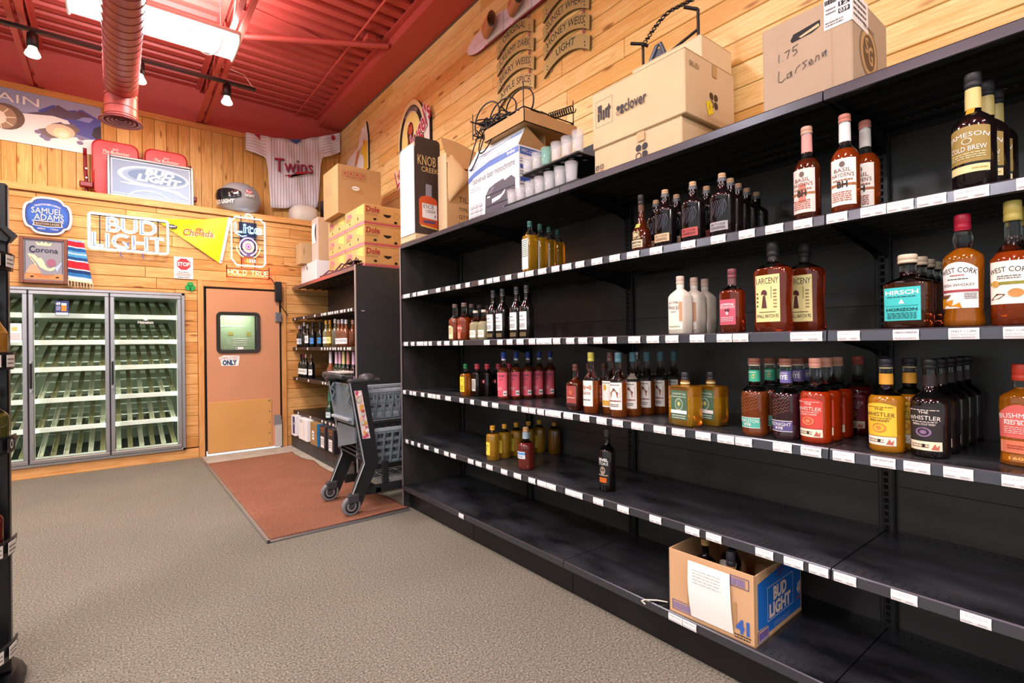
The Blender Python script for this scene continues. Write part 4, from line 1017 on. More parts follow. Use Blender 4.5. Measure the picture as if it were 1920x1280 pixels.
# plain cut-out sign behind the tall carton
ct = thing('cutout_sign', 'white and yellow cut-out wall sign high above the cartons', 'sign', (XR-.02, 6.6, 3.55))
m_ = MB().prism([(-.35, 0), (.36, 0), (.36, .42), (.30, .62), (.25, .56), (.16, .58), (.02, .36), (-.16, .34), (-.38, .30), (-.44, .16)], f, .02, mat('efe9e0', .5), INK)
p = Pen(m_, f); p.poly([(.10, 0), (.34, 0), (.34, .36), (.22, .40), (.12, .28)], mat('efc830', .5)); p.poly([(-.14, .10), (-.02, .32), (.08, .34), (-.02, .16)], mat('d98a40', .5)); p.oval(.12, .12, .1, .12, WHITE); p.line([(-.2, .02), (.14, .34)], .02, mat('b87838', .5)); p.line([(-.25, .06), (-.2, .14), (-.12, .1)], .02, INK); p.line([(.2, .42), (.24, .34), (.28, .42)], .012, ORG)
m_.build('board', ct)

# ---------------------------------------------------------------- bottles
GLASS = mat('eef4f2', .02, trans=1.0, ior=1.3); GLD = mat('0b0a0b', .06, spec=.6)
def liquid(c, tr=.72): return mat(c, .03, trans=tr, ior=1.36, coat=.6)
AMB = liquid('e88418'); AMBR = liquid('cc5216'); GLDN = liquid('f4b428'); DKAM = liquid('6a2c14', .6); PALE = liquid('d8d2a0', .6); ROSE = liquid('d07a4a'); REDW = liquid('6a2016', .35); DARKB = mat('150d0e', .06, spec=.6); GRNB = mat('16301c', .07, spec=.6); WINE = mat('12100e', .07, spec=.6)
CORK = mat('c9a27c', .8); TEALL = mat('3fc6c4', .5)
def ring_pts(r, z, e, asp, n):
    o = []
    for i in range(n):
        a = 2*PI*i/n; c, s_ = cos(a), sin(a)
        if e != 2:
            k = (abs(c)**e+abs(s_)**e)**(-1/e); c *= k; s_ *= k
        o.append((-r*c*asp, -r*s_, z))
    return o
class BT:
    """one kind of bottle: H total height, rb half width, shoulder start zs, neck start zn, neck radius rn, cap from zc up"""
    def __init__(s, H, rb, zs, zn, rn, zc, cap, liq, fill=None, e=2.0, asp=1.0, glass=None, rc=None, foot=.004, bulge=0, sh=1.0, waist=None, capmat2=None, taper=0):
        s.__dict__.update(locals()); s.parts = []; s.en = e
        s.fill = fill if fill is not None else zs+.01
        pf = [(0, rb*.86), (foot, rb)]
        if waist: pf += [(z, rb*k) for z, k in waist]
        else: pf += [(zs*.5, rb*(1-taper*.5)), (zs, rb*(1-taper))]
        r1 = pf[-1][1]
        for k in range(1, 7):
            t = k/6; pf.append((zs+(zn-zs)*t**(1/sh if sh < 1 else 1)*1.0, rn+(r1-rn)*(cos(PI/2*t)**sh if sh >= 1 else (1+cos(PI*t))/2)))
        pf += [(zn+(zc-zn)*.5, rn*(1+bulge)), (zc, rn*.95)]
        s.pf = pf
    def ex(s, z):
        if s.e == 2: return 2.0
        t = min(max((z-s.zs)/(s.zn-s.zs), 0), 1); return s.e+(2-s.e)*t
    def asz(s, z):
        t = min(max((z-s.zs)/(s.zn-s.zs), 0), 1); return s.asp+(1-s.asp)*t
    def rad(s, z):
        for (z0, r0), (z1, r1) in zip(s.pf, s.pf[1:]):
            if z <= z1: return r0+(r1-r0)*(z-z0)/((z1-z0) or 1)
        return s.pf[-1][1]
    def body(s, n=24):
        mb = MB(); pf = []
        for a, c in zip(s.pf, s.pf[1:]):
            pf.append(a)
            if a[0] < s.fill < c[0]: pf.append((s.fill, a[1]+(c[1]-a[1])*(s.fill-a[0])/(c[0]-a[0])))
        pf.append(s.pf[-1])
        R = [(z, ring_pts(r, z, s.ex(z), s.asz(z), n)) for z, r in pf]
        lo = [r for z, r in R if z <= s.fill+1e-6]; hi = [r for z, r in R if z >= s.fill-1e-6]
        g = s.glass or GLASS
        mb.rings(lo, s.liq, True, True, len(hi) > 1)
        if len(hi) > 1: mb.rings(hi, g, True, False, True)
        return mb
    def capm(s, n=16):
        mb = MB(); r = s.rc or s.rn*1.12; z0, z1 = s.zc, s.H
        mb.lathe([(z0-.001, r*.9), (z0, r), (z0+(z1-z0)*.3, r*1.0), (z0+(z1-z0)*.32, r*.95), (z0+(z1-z0)*.36, r*.95), (z0+(z1-z0)*.38, r), (z1-.003, r*.98), (z1, r*.9)], s.cap, n)
        if s.capmat2: mb.lathe([(z0-.006, r*.8), (z0-.004, r*.92), (z0+.001, r*.92)], s.capmat2, n)
        return mb
    def surf(s, zc):
        """frame on the glass: u = arc length to the viewer's right of the label centre, v = height above zc"""
        def fr(u, v, h=0):
            z = zc+v; r = s.rad(z)
            if s.e == 2: a = u/max(r, .004); return Vector((-(r+h)*cos(a), -(r+h)*sin(a), z))
            t = min(abs(u)/r, .999); d = r*s.asz(z)*(1-t**s.ex(z))**(1/s.ex(z))
            return Vector((-d-h, -u, z))
        return fr
    def label(s, z0, z1, hw, paper, art=None, name='label', n=14, vn=1, shape=None):
        s.parts.append((name, z0, z1, hw, paper, art, n, vn, shape)); return s
    def band(s, z0, z1, mt, name='neck_band', art=None):
        s.parts.append((name, z0, z1, None, mt, art, 20, 1, None)); return s
    def meshes(s):
        if hasattr(s, '_m'): return s._m
        out = [('glass_body', s.body().mesh('glass_body')), ('cap', s.capm().mesh('cap'))]
        for nm, z0, z1, hw, mt, art, n, vn, shape in s.parts:
            zc = (z0+z1)/2; mb = MB(); fr = s.surf(zc)
            if hw is None:
                R = [ring_pts(s.rad(z)+.0009, z, 2, 1, n) for z in (z0, zc, z1)]; mb.rings(R, mt, True, False, False)
                hwx = s.rad(zc)
            else:
                hwx = hw; vn_ = max(vn, 1); vs = []
                for i in range(n+1):
                    u = -hw+2*hw*i/n
                    top = z1 if not shape else z0+(z1-z0)*shape(i/n*2-1)
                    for j in range(vn_+1): vs.append(fr(u, z0+(top-z0)*j/vn_-zc, .0007))
                q = vn_+1
                mb.add(vs, [(i*q+j, (i+1)*q+j, (i+1)*q+j+1, i*q+j+1) for i in range(n) for j in range(vn_)], mt, True)
            if art: art(Pen(mb, fr, .0013), hwx, (z1-z0)/2)
            out.append((nm, mb.mesh(nm)))
        s._m = out
        return out
def T(*items):
    """art helper: ('t', text, v/hh, size/hh, width/hw, ink[, bold]) text, ('r', u0, v0, u1, v1, ink) block, ('s', u0, v0, u1, v1, rows, ink) small print, ('o', u, v, a, b, ink) oval — all as fractions of the half label"""
    def art(p, hw, hh):
        for it in items:
            k = it[0]
            if k == 't': p.text(it[1], 0, it[2]*hh, it[3]*hh, it[5], it[4]*hw*2, it[6] if len(it) > 6 else .03)
            elif k == 'ta': p.text(it[1], 0, it[2]*hh, it[3]*hh, it[5], it[4]*hw*2, .03, arc=hw*it[6])
            elif k == 'r': p.rect(it[1]*hw, it[2]*hh, it[3]*hw, it[4]*hh, it[5], 6)
            elif k == 's': p.scribble(it[1]*hw, it[2]*hh, it[3]*hw, it[4]*hh, it[5], it[6])
            elif k == 'o': p.oval(it[1]*hw, it[2]*hh, it[3]*hw, it[4]*hh, it[5], 14)
            elif k == 'p': p.poly([(u*hw, v*hh) for u, v in it[1]], it[2])
            elif k == 'f': p.frame(-it[1]*hw, -it[1]*hh, it[1]*hw, it[1]*hh, it[2]*hw, it[3])
    return art
def C(c, r=.5): return mat(c, r)
ORDN = ['frontmost', 'second from front', 'third from front', 'fourth from front', 'fifth from front', 'rearmost']
def put(bt, name, desc, spots, group=None, cat='bottle', rot=None, where=None):
    """one bottle per spot; spots = [(x, y, z[, extra label])]"""
    for i, sp in enumerate(spots):
        x, y, z = sp[:3]
        lb = desc
        if len(sp) > 3: lb = desc+' '+sp[3]
        elif len(spots) > 1: lb = desc+', '+ORDN[i if i < 5 else 5]
        t = thing(name, lb, cat, (x, y, z), (rot if rot is not None else rnd.uniform(-.12, .12)), group)
        for nm, me in bt.meshes(): link(nm, me, t)
arch_ = lambda u: 1-.16*u*u
S1, S2, S3, S4 = 1.6805, 1.3105, .9355, .5555
# tier s1 -----------------------------------------------------------
b = BT(.282, .036, .185, .235, .0125, .248, C('2f6058'), GLDN, .20, e=6, asp=1, sh=1.0)
b.label(.012, .18, .031, C('e6ece6'), T(('s', -.9, -.2, .9, .95, 9, C('5a7a6a')), *[('p', [(-1, -.9+.17*k), (1, -.55+.17*k), (1, -.5+.17*k), (-1, -.85+.17*k)], C('3f8a6a')) for k in range(5)]))
put(b, 'liqueur_bottle', 'square golden bottle with green cap and striped paper front', [(1.835, 2.18, S1), (1.925, 2.197, S1), (2.015, 2.22, S1), (2.105, 2.243, S1)], 'square green capped bottles')
b = BT(.248, .042, .085, .165, .0125, .205, C('1d1a18'), DKAM, .19, sh=.6, glass=GLD); b.band(.175, .205, C('5a3a24')); b.label(.012, .045, .03, C('d8c8a0'), T(('t', 'BENEDICTINE', .1, .5, .8, INK), ('s', -.8, -.8, .8, -.2, 2, INK))); b.label(.05, .082, .017, C('b8a470'), T(('o', 0, 0, .9, .9, C('3a2c20')), ('t', 'BB', -.3, .8, .8, C('d8c8a0'))), 'seal'); b.label(.10, .118, .012, C('a8b050'), None, 'gold_seal')
put(b, 'brandy_bottle', 'dark round brandy bottle with oval gold seal at the shoulder', [(1.84, 1.42, S1, 'left of the embossed bottles')])
def bib(lc):
    q = BT(.24, .047, .145, .178, .0165, .222, CORK, DARKB, .2, sh=1.0, glass=GLD, e=2.6, asp=.72, rc=.014); q.band(.208, .221, C('5a5a60', .3))
    q.label(.018, .052, .036, C(lc), T(('t', 'BIB TUCKER', .15, .5, .8, INK), ('s', -.8, -.7, .8, -.05, 3, INK)))
    def emb(p, hw, hh):
        for k in range(9): p.line([(hw*(-.9+.2*k), hh*(-.8+.15*(k % 3))), (hw*(-.6+.2*k), hh*(.2+.2*(k % 4)*.8)), (hw*(-.8+.2*k), hh*.8)], .0016, C('5a5a66', .15))
    q.label(.06, .14, .034, GLD, emb, 'embossing')
    return q
b1, b2, b3 = bib('d8b890'), bib('b8504c'), bib('a8a4a8')
put(b1, 'whiskey_bottle', 'dark embossed corked bottle with cream and orange label', [(1.84, 1.296, S1, 'at the shelf edge'), (1.94, 1.308, S1, 'second in its row'), (1.94, 1.415, S1, 'behind the dark brandy bottle')], 'dark embossed corked bottles', rot=0)
put(b2, 'whiskey_bottle', 'dark embossed corked bottle with red label', [(1.84, 1.165, S1, 'at the shelf edge'), (1.94, 1.165, S1, 'behind the front one')], 'dark embossed corked bottles', rot=0)
put(b3, 'whiskey_bottle', 'dark embossed corked bottle with grey label', [(1.84, 1.04, S1), (1.925, 1.053, S1), (2.015, 1.069, S1), (2.105, 1.08, S1), (2.195, 1.084, S1)], 'dark embossed corked bottles', rot=0)
def hay(pc, lo, nb):
    q = BT(.312, .040, .165, .215, .0155, .288, C('d9a890' if nb else 'c88070'), AMBR if not nb else DKAM, .20, capmat2=SILVER); q.band(.225, .287, C(nb or 'e8e4de'))
    q.label(.02, .165, .039, C(pc), T(('p', [(-1, -.95), (1, -.95), (1, -.15), (.2, -.1), (-.4, -.35), (-1, -.45)], C(lo)), ('o', 0, .75, .2, .13, C('6a5a50')), ('t', 'BASIL', .42, .17, .6, C('7a4a30'), .02), ('t', "HAYDEN'S", .2, .17, .8, C('7a4a30'), .02), ('r', -1, -.18, 1, -.08, C('a86a34')), ('t', 'BH', -.25, .26, .35, INK), ('s', -.8, -.85, .6, -.4, 5, C('a85a40')), ('s', -.7, .0, .7, .14, 1, C('9a6a4a'))))
    q.label(.055, .115, .012, C('c87a6a'), None, 'side_seal') if nb else q
    return q
put(hay('f2d9cf', 'f0c4b8', 'e09a90'), 'whiskey_bottle', 'bourbon bottle with pale pink label and pink neck', [(1.838, .735, S1, 'at the upper shelf seam')])
put(hay('f4efe6', 'e0903a', None), 'whiskey_bottle', 'bourbon bottle with white and orange label and white neck', [(1.838, .622, S1, 'beside the pink labelled one'), (1.945, .600, S1, 'standing behind its twin')], 'white and orange labelled bourbon')
b = BT(.312, .046, .165, .208, .0165, .275, C('26262a', .5), DARKB, .2, glass=GLD, capmat2=C('18181a')); b.band(.215, .274, C('d8c47a', .35))
b.label(.065, .162, .050, C('9c8440'), T(('ta', 'JAMESON', .42, .24, .92, WHITE, 3.0), ('o', 0, .18, .22, .18, C('e8e0c0')), ('o', 0, .18, .17, .14, C('8c7438')), ('t', 'COLD BREW', -.36, .26, .8, WHITE, .04), ('s', -.75, -.8, .75, -.45, 3, C('d8cc98'))), shape=lambda u: 1-.06*u*u, vn=3); b.label(.038, .058, .048, C('e6d89c'), T(('s', .2, -.4, .9, .4, 1, C('b89a40'))), 'lower_label'); b.label(.20, .216, .009, C('c9962e', .3), None, 'medal')
put(b, 'whiskey_bottle', 'black whiskey bottle with gold and white cold brew label', [(1.84, .315, S1), (1.93, .303, S1), (2.02, .297, S1)], 'gold labelled cold brew whiskey', rot=-.15)
# tier s2 -----------------------------------------------------------
b = BT(.247, .045, .125, .17, .0165, .222, C('7a6258'), AMBR, .15, foot=.008, capmat2=GLASS); b.label(.05, .10, .026, C('b85a4a'), T(('o', 0, .1, .95, .95, C('a84a3c')), ('t', '1792', -.1, .5, 1.2, C('f0d8c0'))), n=8); b.label(.01, .05, .018, C('c98a70'), None, 'lower_label')
put(b, 'whiskey_bottle', 'rounded amber bottle with red round label', [(1.84, 2.875, S2), (1.94, 2.935, S2), (2.03, 2.97, S2), (2.12, 2.995, S2)], 'rounded amber bottles')
b2_ = BT(.246, .044, .125, .17, .0165, .222, C('6a5a54'), AMBR, .15, foot=.008); b2_.label(.01, .10, .03, C('ecdfb0'), T(('s', -.8, -.3, .8, .7, 5, C('a88a50'))), shape=arch_)
put(b2_, 'whiskey_bottle', 'rounded amber bottle with cream label, leftmost on the eye level shelf', [(1.84, 2.99, S2)])
b = BT(.187, .040, .10, .135, .0155, .172, C('e8d8c4'), PALE, .115, sh=.8); b.label(.015, .06, .036, C('f6f4e8'), T(('s', -.8, -.4, .8, .6, 3, C('9a9a70'))))
put(b, 'spirit_bottle', 'short pale yellow bottle with white label', [(1.838, 2.736, S2, 'on the left of the pair'), (1.838, 2.642, S2, 'on the right of the pair')], 'short pale bottles')
b = BT(.30, .041, .17, .235, .013, .262, C('3c3c40', .4), WINE, .19, sh=.8, glass=GLD, capmat2=SILVER); b.label(.05, .15, .034, C('f2f0ec'), T(('t', 'COGNAC', .0, .18, .8, INK), ('s', -.7, -.8, .7, -.3, 3, GREYINK), ('s', -.4, .4, .4, .6, 1, GREYINK))); b.label(.012, .035, .03, C('6a5a3c', .3), None, 'base_label')
put(b, 'cognac_bottle', 'tall dark bottle with white square label', [(1.838, 2.54, S2, 'leftmost of four'), (1.838, 2.446, S2, 'second of four'), (1.838, 2.31, S2, 'third of four'), (1.838, 2.22, S2, 'rightmost of four')], 'tall white labelled bottles', rot=0)
b = BT(.296, .036, .18, .235, .013, .262, C('4a3a34'), REDW, .20, sh=.8); b.label(.05, .14, .025, C('d8c8b0'), T(('s', -.8, -.8, .8, .6, 5, C('8a4a30'))))
put(b, 'cognac_bottle', 'red brown bottle standing behind the tall white labelled bottles', [(1.93, 2.42, S2)])
CRM = C('e6dccb')
b = BT(.238, .039, .15, .185, .0145, .205, C('dcbfae'), CRM, .2, e=5, asp=1, glass=DKAM); b.band(.19, .205, C('e8e0d4'))
b.label(.02, .15, .036, C('efe7d8'), T(('ta', 'JACK DANIELS', .62, .14, .75, INK, 4.0), ('t', 'Winter Jack', .25, .26, .8, C('4a4a4a'), .0), ('s', -.4, .05, .3, .15, 1, C('7a6a50')), ('s', -.7, -.9, .8, -.75, 1, C('8aa070')), ('r', .72, -.5, 1, .7, C('c89a70'))))
put(b, 'liqueur_bottle', 'square cream coloured bottle', [(1.838, 1.228, S2), (1.928, 1.222, S2), (2.01, 1.222, S2)], 'cream coloured square bottles', rot=-.12)
b = BT(.24, .043, .145, .175, .0145, .205, C('7a4248', .4), liquid('a03a18'),  .16, e=4, asp=.75, sh=1.0); b.band(.18, .204, C('6a4a4a')); b.label(.03, .125, .033, C('c2566a'), T(('ta', 'RITTENHOUSE', .55, .14, .8, WHITE, 4), ('t', 'REDEMPTION', .28, .2, .9, WHITE), ('t', '6', -.2, .32, .16, WHITE), ('s', -.8, -.75, .8, -.35, 3, C('f0c8cc')), ('t', '400', .05, .18, .3, INK)))
put(b, 'whiskey_bottle', 'flat shouldered rye bottle with pink label on the eye level shelf', [(1.838, 1.005, S2)], rot=-.1)
b = BT(.318, .064, .21, .245, .0175, .268, C('262528', .45), liquid('a83c14'),  .225, e=3.6, asp=.62, waist=[(.04, .97), (.10, .93), (.16, .97), (.20, 1.0)], rc=.021); b.band(.252, .272, C('2a282c', .4))
b.label(.035, .20, .044, C('e8dc98'), T(('r', -1, .55, 1, .58, INK), ('t', 'LARCENY', .62, .26, .92, INK, .01), ('r', .32, -.55, .36, .5, INK), ('r', -1, -.6, 1, -.57, INK), ('o', -.25, .2, .26, .17, C('5a3430')), ('p', [(-.35, .12), (-.15, .12), (-.02, -.42), (-.48, -.42)], C('5a3430')), ('t', 'SMALL BATCH 92', -.82, .14, .9, INK, .01), ('s', .5, -.45, .8, .4, 6, C('8a7a50')), ('s', -.9, -.4, -.75, .3, 4, INK)))
b.label(.275, .305, .006, C('c8c8cc'), None, 'key_mark', n=4)
put(b, 'whiskey_bottle', 'large waisted bourbon bottle with yellow keyhole label', [(1.85, .858, S2, 'at the shelf edge'), (1.965, .80, S2, 'behind the front one')], 'keyhole labelled bourbon', rot=-.1)
b = BT(.215, .056, .125, .150, .020, .190, C('d8c8ac'), liquid('6a3418'),  .13, e=5, asp=.7, rc=.024, capmat2=GLASS); b.label(.022, .118, .046, TEALL, T(('t', 'HIRSCH', .58, .24, .9, WHITE, .02), ('p', [(-.16, .02), (.16, .02), (.0, .3)], WHITE), ('s', -.8, .38, .8, .5, 1, C('1a5a5a')), ('r', -.9, -.12, .9, -.1, C('1a5a5a')), ('t', 'HORIZON', -.42, .17, .85, C('124a4c')), ('s', -.8, -.9, .8, -.5, 4, C('1a5a5a'))))
put(b, 'whiskey_bottle', 'squat bourbon bottle with turquoise label', [(1.838, .465, S2), (1.925, .461, S2), (2.01, .462, S2), (2.095, .464, S2), (2.18, .468, S2)], 'turquoise labelled bourbon', rot=-.16)
CHL = [(-1, -1), (-.7, -.55), (-.4, -.8), (-.1, -.5), (.2, -.75), (.5, -.6), (1, -.8), (1, -1)]
b = BT(.308, .044, .185, .215, .0165, .268, C('b01c38', .35), AMB, .215, waist=[(.02, 1.0), (.04, .93), (.12, .97), (.18, 1.0)], bulge=.35, capmat2=C('c02a44')); b.label(.05, .175, .045, C('f6f2ec'), T(('ta', 'WEST CORK', .55, .22, .92, INK, 2.4), ('s', -.35, .36, .35, .48, 1, C('b04a4a')), ('s', -.5, .22, .5, .3, 1, INK), ('t', 'IRISH WHISKEY', -.05, .12, .8, GREYINK), ('r', -1, -.3, 1, -.2, C('a8404a')), ('s', .3, -.62, .9, -.34, 4, GREYINK), ('p', [(-1, -1), (-1, -.6), (-.5, -.45), (-.7, -.7), (-.2, -.62), (-.3, -.9), (.1, -.75), (.2, -1)], C('d8901c')), ('p', [(-.9, -.42), (-.3, -.4), (-.5, -.55), (-.95, -.55)], C('6a4424'))), shape=arch_, vn=4)
put(b, 'whiskey_bottle', 'amber whiskey bottle with red cap and white arched label', [(1.848, .343, S2, 'right of the turquoise ones')], rot=-.12)
b = BT(.323, .046, .17, .235, .0165, .272, C('c9b860', .35), AMBR, .19, sh=.7, glass=GLASS); b.band(.272, .322, C('d8c868', .35), 'foil_stripe'); b.label(.055, .165, .046, C('f4efe0'), T(('ta', 'WEST CORK', .5, .24, .92, INK, 3.0), ('s', -.5, .15, .5, .35, 2, GREYINK), ('r', -1, -.1, 1, .04, C('8a8a2e')), ('o', -.6, -.05, .22, .16, C('c89a4a')), ('o', .3, -.5, .32, .2, C('c88a4a')), ('p', [(-.9, -.8), (-.5, -.5), (-.1, -.55), (-.4, -.75)], C('6a3a24'))), shape=lambda u: 1)
put(b, 'whiskey_bottle', 'tall whiskey bottle with gold capsule and white label at the right edge', [(1.848, .243, S2, 'in front'), (1.96, .225, S2, 'behind')], rot=-.1)
# tier s3 -----------------------------------------------------------
b = BT(.215, .034, .135, .16, .0125, .182, C('1f6a3a'), AMB, .15, e=4, asp=.9); b.label(.03, .13, .026, C('e8d838'), T(('t', 'W', .35, .3, .3, C('a08a20')), ('s', -.7, -.8, .7, -.1, 5, C('8a7a20'))))
put(b, 'whiskey_bottle', 'square bottle with green cap and yellow label', [(1.863, 2.905, S3)], rot=0)
b = BT(.214, .041, .145, .170, .014, .180, C('b03a48', .4), DARKB, .2, e=4, asp=.75, glass=GLD, rc=.018); b.label(.035, .115, .022, C('e8e4d4'), T(('s', -.8, -.7, .8, .8, 8, GREYINK))); 
b_ = BT(.214, .041, .145, .170, .014, .180, C('b03a48', .4), DARKB, .2, e=4, asp=.75, glass=GLD, rc=.018); b_.label(.085, .11, .0125, C('b03040'), T(('o', 0, 0, .55, .55, C('e8d0c0'))), 'round_seal', n=6)
put(b, 'whiskey_bottle', 'black square bottle with dark red cap and white label', [(1.918, 2.845, S3)], rot=0)
put(b_, 'whiskey_bottle', 'black square bottle with dark red cap and red seal', [(1.965, 2.795, S3), (2.03, 2.755, S3), (2.10, 2.725, S3)], 'black square bottles with red seals', rot=0)
b = BT(.295, .038, .175, .23, .0125, .255, C('2a4aa0', .4), liquid('a04a20'), .20, sh=.8, rc=.0155); b.band(.243, .254, C('e8e4f0')); b.label(.02, .17, .037, C('e05a6c'), T(('p', [(-1, 1), (1, 1), (1, .85), (-1, -.15)], C('f2eef0')), ('t', 'COOPER', .62, .17, .55, C('6a3a58')), ('t', 'AND', .36, .15, .3, C('6a3a58')), ('p', [(-1, -.15), (-.1, .4), (-.1, .2), (-1, -.35)], C('b83a68')), ('r', .35, -.9, .95, -.52, WHITE), ('s', .4, -.85, .9, -.6, 1, INK), ('s', -.9, -.5, .2, -.2, 3, C('f0b8b8'))))
put(b, 'wine_bottle', 'bottle with blue cap and pink slanted label', [(1.911, 2.54, S3), (1.99, 2.515, S3), (2.066, 2.49, S3), (2.14, 2.467, S3), (2.215, 2.445, S3)], 'blue capped pink label bottles', rot=.45)
b = BT(.236, .041, .135, .165, .0135, .202, C('6a3f38', .4), DKAM, .17, e=4.5, asp=.9, sh=.9); b.label(.025, .125, .035, C('a04a44'), T(('o', 0, .35, .3, .25, C('c86a4a')), ('s', -.8, -.3, .8, -.1, 1, C('e8c0a8')), ('r', -1, -1, 1, -.75, C('3a2420'))))
put(b, 'whiskey_bottle', 'dark square bottle with dull red label', [(1.882, 1.885, S3, 'left of the yellow capped bottle'), (2.01, 1.91, S3, 'back left'), (2.03, 1.82, S3, 'back right')], 'dull red labelled square bottles', rot=0)
def wn(capc, art, lc='f0ece4', liq=None):
    q = BT(.298, .040, .165, .232, .0125, .254, C(capc, .45), liq or liquid('cc6a20'), .16, sh=.7, rc=.0165, glass=GLASS); q.label(.035, .16, .038, C(lc), art); return q
put(wn('d8d060', T(('t', 'Virgil', .3, .35, .8, C('b06a40')), ('t', 'Kaine', -.1, .35, .7, C('8a4a30')), ('s', -.7, -.6, .7, -.4, 1, GREYINK))), 'whiskey_bottle', 'tall amber bottle with yellow cap and white label', [(1.862, 1.755, S3)], rot=-.05)
put(wn('6a4a44', T(('o', 0, .5, .25, .25, C('c8a030')), ('r', -1, -.9, 1, -.5, C('d8a848')), ('p', [(-1, -.3), (1, .3), (1, .0), (-1, -.6)], C('b87a3a')), ('s', -.7, .8, .7, .9, 1, INK))), 'whiskey_bottle', 'tall bottle with brown neck and gold label', [(1.905, 1.668, S3, 'next to the blue capped row')], rot=-.05)
HOUSE = T(('s', -.7, .75, .7, .88, 1, INK), ('p', [(-.9, .3), (-.2, .7), (.2, .35), (.8, .65), (.8, -.2), (-.9, -.2)], C('d8b898')), ('p', [(-.5, .2), (0, .55), (.5, .2), (.5, -.15), (-.5, -.15)], C('a05a3c')), ('p', [(-.6, .2), (0, .62), (.6, .2), (.5, .15), (0, .5), (-.5, .15)], C('5a4034')), ('s', -.8, -.45, .8, -.25, 1, C('8a3a30')), ('s', -.6, -.8, .6, -.55, 2, GREYINK))
put(wn('5c8796', HOUSE), 'whiskey_bottle', 'tall bottle with slate blue cap and house drawing label', [(1.854, 1.575, S3), (1.937, 1.557, S3), (2.02, 1.54, S3), (2.103, 1.522, S3), (2.186, 1.504, S3)], 'house label bottles with slate blue caps', rot=.12)
q = BT(.298, .036, .165, .232, .0125, .262, SILVER, liquid('9a4a1c'), .16, sh=.7); q.label(.05, .15, .03, C('e8dcc8'))
put(q, 'whiskey_bottle', 'clear capped bottle half hidden behind the house label row', [(2.06, 1.63, S3)])
b = BT(.218, .062, .158, .166, .018, .186, C('35353a', .35), GLDN, .12, e=9, asp=.62, glass=liquid('c8841c', .6), capmat2=GLASS, rc=.0155); b.band(.17, .178, C('e8d8a0')); b.label(.025, .145, .042, C('4a6a50'), T(('ta', 'TOMMYROTTER', .7, .13, .8, C('d8e0c8'), 6), ('o', 0, .05, .5, .42, C('a8b8a0')), ('o', 0, .05, .42, .35, C('5a7a60')), ('o', 0, .08, .15, .14, C('d8c870')), ('r', -.95, -.58, .95, -.35, WHITE), ('s', -.8, -.95, .8, -.65, 2, C('c8d4c0')), ('s', -.9, .5, .9, .62, 1, C('c8d4c0'))))
put(b, 'whiskey_bottle', 'flat square golden bottle with dark green label', [(1.865, 1.23, S3, 'in front'), (1.95, 1.165, S3, 'behind')], 'flat square golden bottles', rot=-.12)
WOODC = C('8a5a4a', .6)
def tmp(band, lab, txt, t2, liq):
    q = BT(.28, .046, .145, .185, .0185, .258, WOODC, liq, .16, foot=.012, waist=[(.02, .93), (.06, .97), (.14, 1.0)], rc=.0225, capmat2=C('e0d8c0')); q.band(.195, .237, C(band), 'neck_band', T(('t', t2, -.4, .75, .8, WHITE if t2 == 'RYE' else C('d8b868')), ('s', -.8, .5, .8, .75, 1, WHITE)))
    q.label(.028, .066, .042, C(lab), T(('r', -1, .9, 1, 1, WHITE), ('r', -1, -1, 1, -.9, WHITE), ('t', txt, .02, .62, .9, WHITE, .03), ('t', 'RYE', -.6, .45, .3, WHITE)))
    def emb(p, hw, hh):
        for k in range(5): p.line([(hw*(-.95+.1*j), hh*(-.8+.36*k+.12*math.sin(j*1.7+k)+.018*j*2)) for j in range(20)], .0009, C('9a6a4c', .15))
    q.label(.075, .14, .036, liq, emb, 'embossing', vn=3)
    return q
put(tmp('3fae8a', '56b8a4', 'TEMPLETON', '4', liquid('9a4a1c', .6)), 'whiskey_bottle', 'rye bottle with green neck band and green label', [(1.862, .937, S3), (1.96, .927, S3), (2.05, .92, S3)], 'green banded rye bottles', rot=-.14)
put(tmp('6a64a0', '5a5488', 'MIDNIGHT', 'RYE', liquid('3a2028', .4)), 'whiskey_bottle', 'rye bottle with purple neck band and purple label', [(1.868, .828, S3), (1.965, .826, S3), (2.06, .826, S3)], 'purple banded rye bottles', rot=-.14)
def whis(cap, liq, lab, ink, low, cap2, glass=None, nb=None, t3='DOUBLE OAKED', art2='c8504a', fill=.172):
    q = BT(.283, .047, .155, .19, .0175, .255 if nb is None else .258, C(cap, .4), liq, fill, foot=.007, waist=[(.02, .97), (.05, .98), (.15, 1.0)], rc=.0195, glass=glass, capmat2=C(cap2))
    if nb: q.band(.205, .238, C(nb))
    q.label(.05, .15, .045, C(lab), T(('t', 'THE', .56, .13, .26, ink, .01), ('ta', 'WHISTLER', .20, .24, .88, ink, 6.0), ('s', -.7, .04, .7, .12, 1, ink), ('t', t3, -.12, .12, .6, ink, .02), ('o', 0, -.5, .42, .28, C(art2)), ('o', 0, -.5, .3, .2, C(lab)), ('o', 0, -.5, .18, .12, C(art2)), ('s', -.8, .72, .8, .8, 1, ink)), shape=lambda u: 1-.10*u*u, vn=3)
    q.label(.022, .048, .043, C(low), T(('s', -.8, -.5, .3, .5, 2, C('8a6a50')), ('t', '1', -.3, .7, .08, INK), ('p', [(.4, -.7), (.6, .6), (.7, -.2), (.85, .4), (.8, -.8)], C('c86a5a'))), 'lower_label')
    return q
put(whis('e0a08c', liquid('d6400c', .55), 'cf4a3e', C('f4e0d4'), 'f2e8cc', 'e8c8a8', art2='e08a5a'), 'whiskey_bottle', 'red orange whiskey bottle with red label and pink foil neck', [(1.87, .733, S3), (1.945, .728, S3), (2.035, .725, S3)], 'red labelled whiskey bottles', rot=-.16)
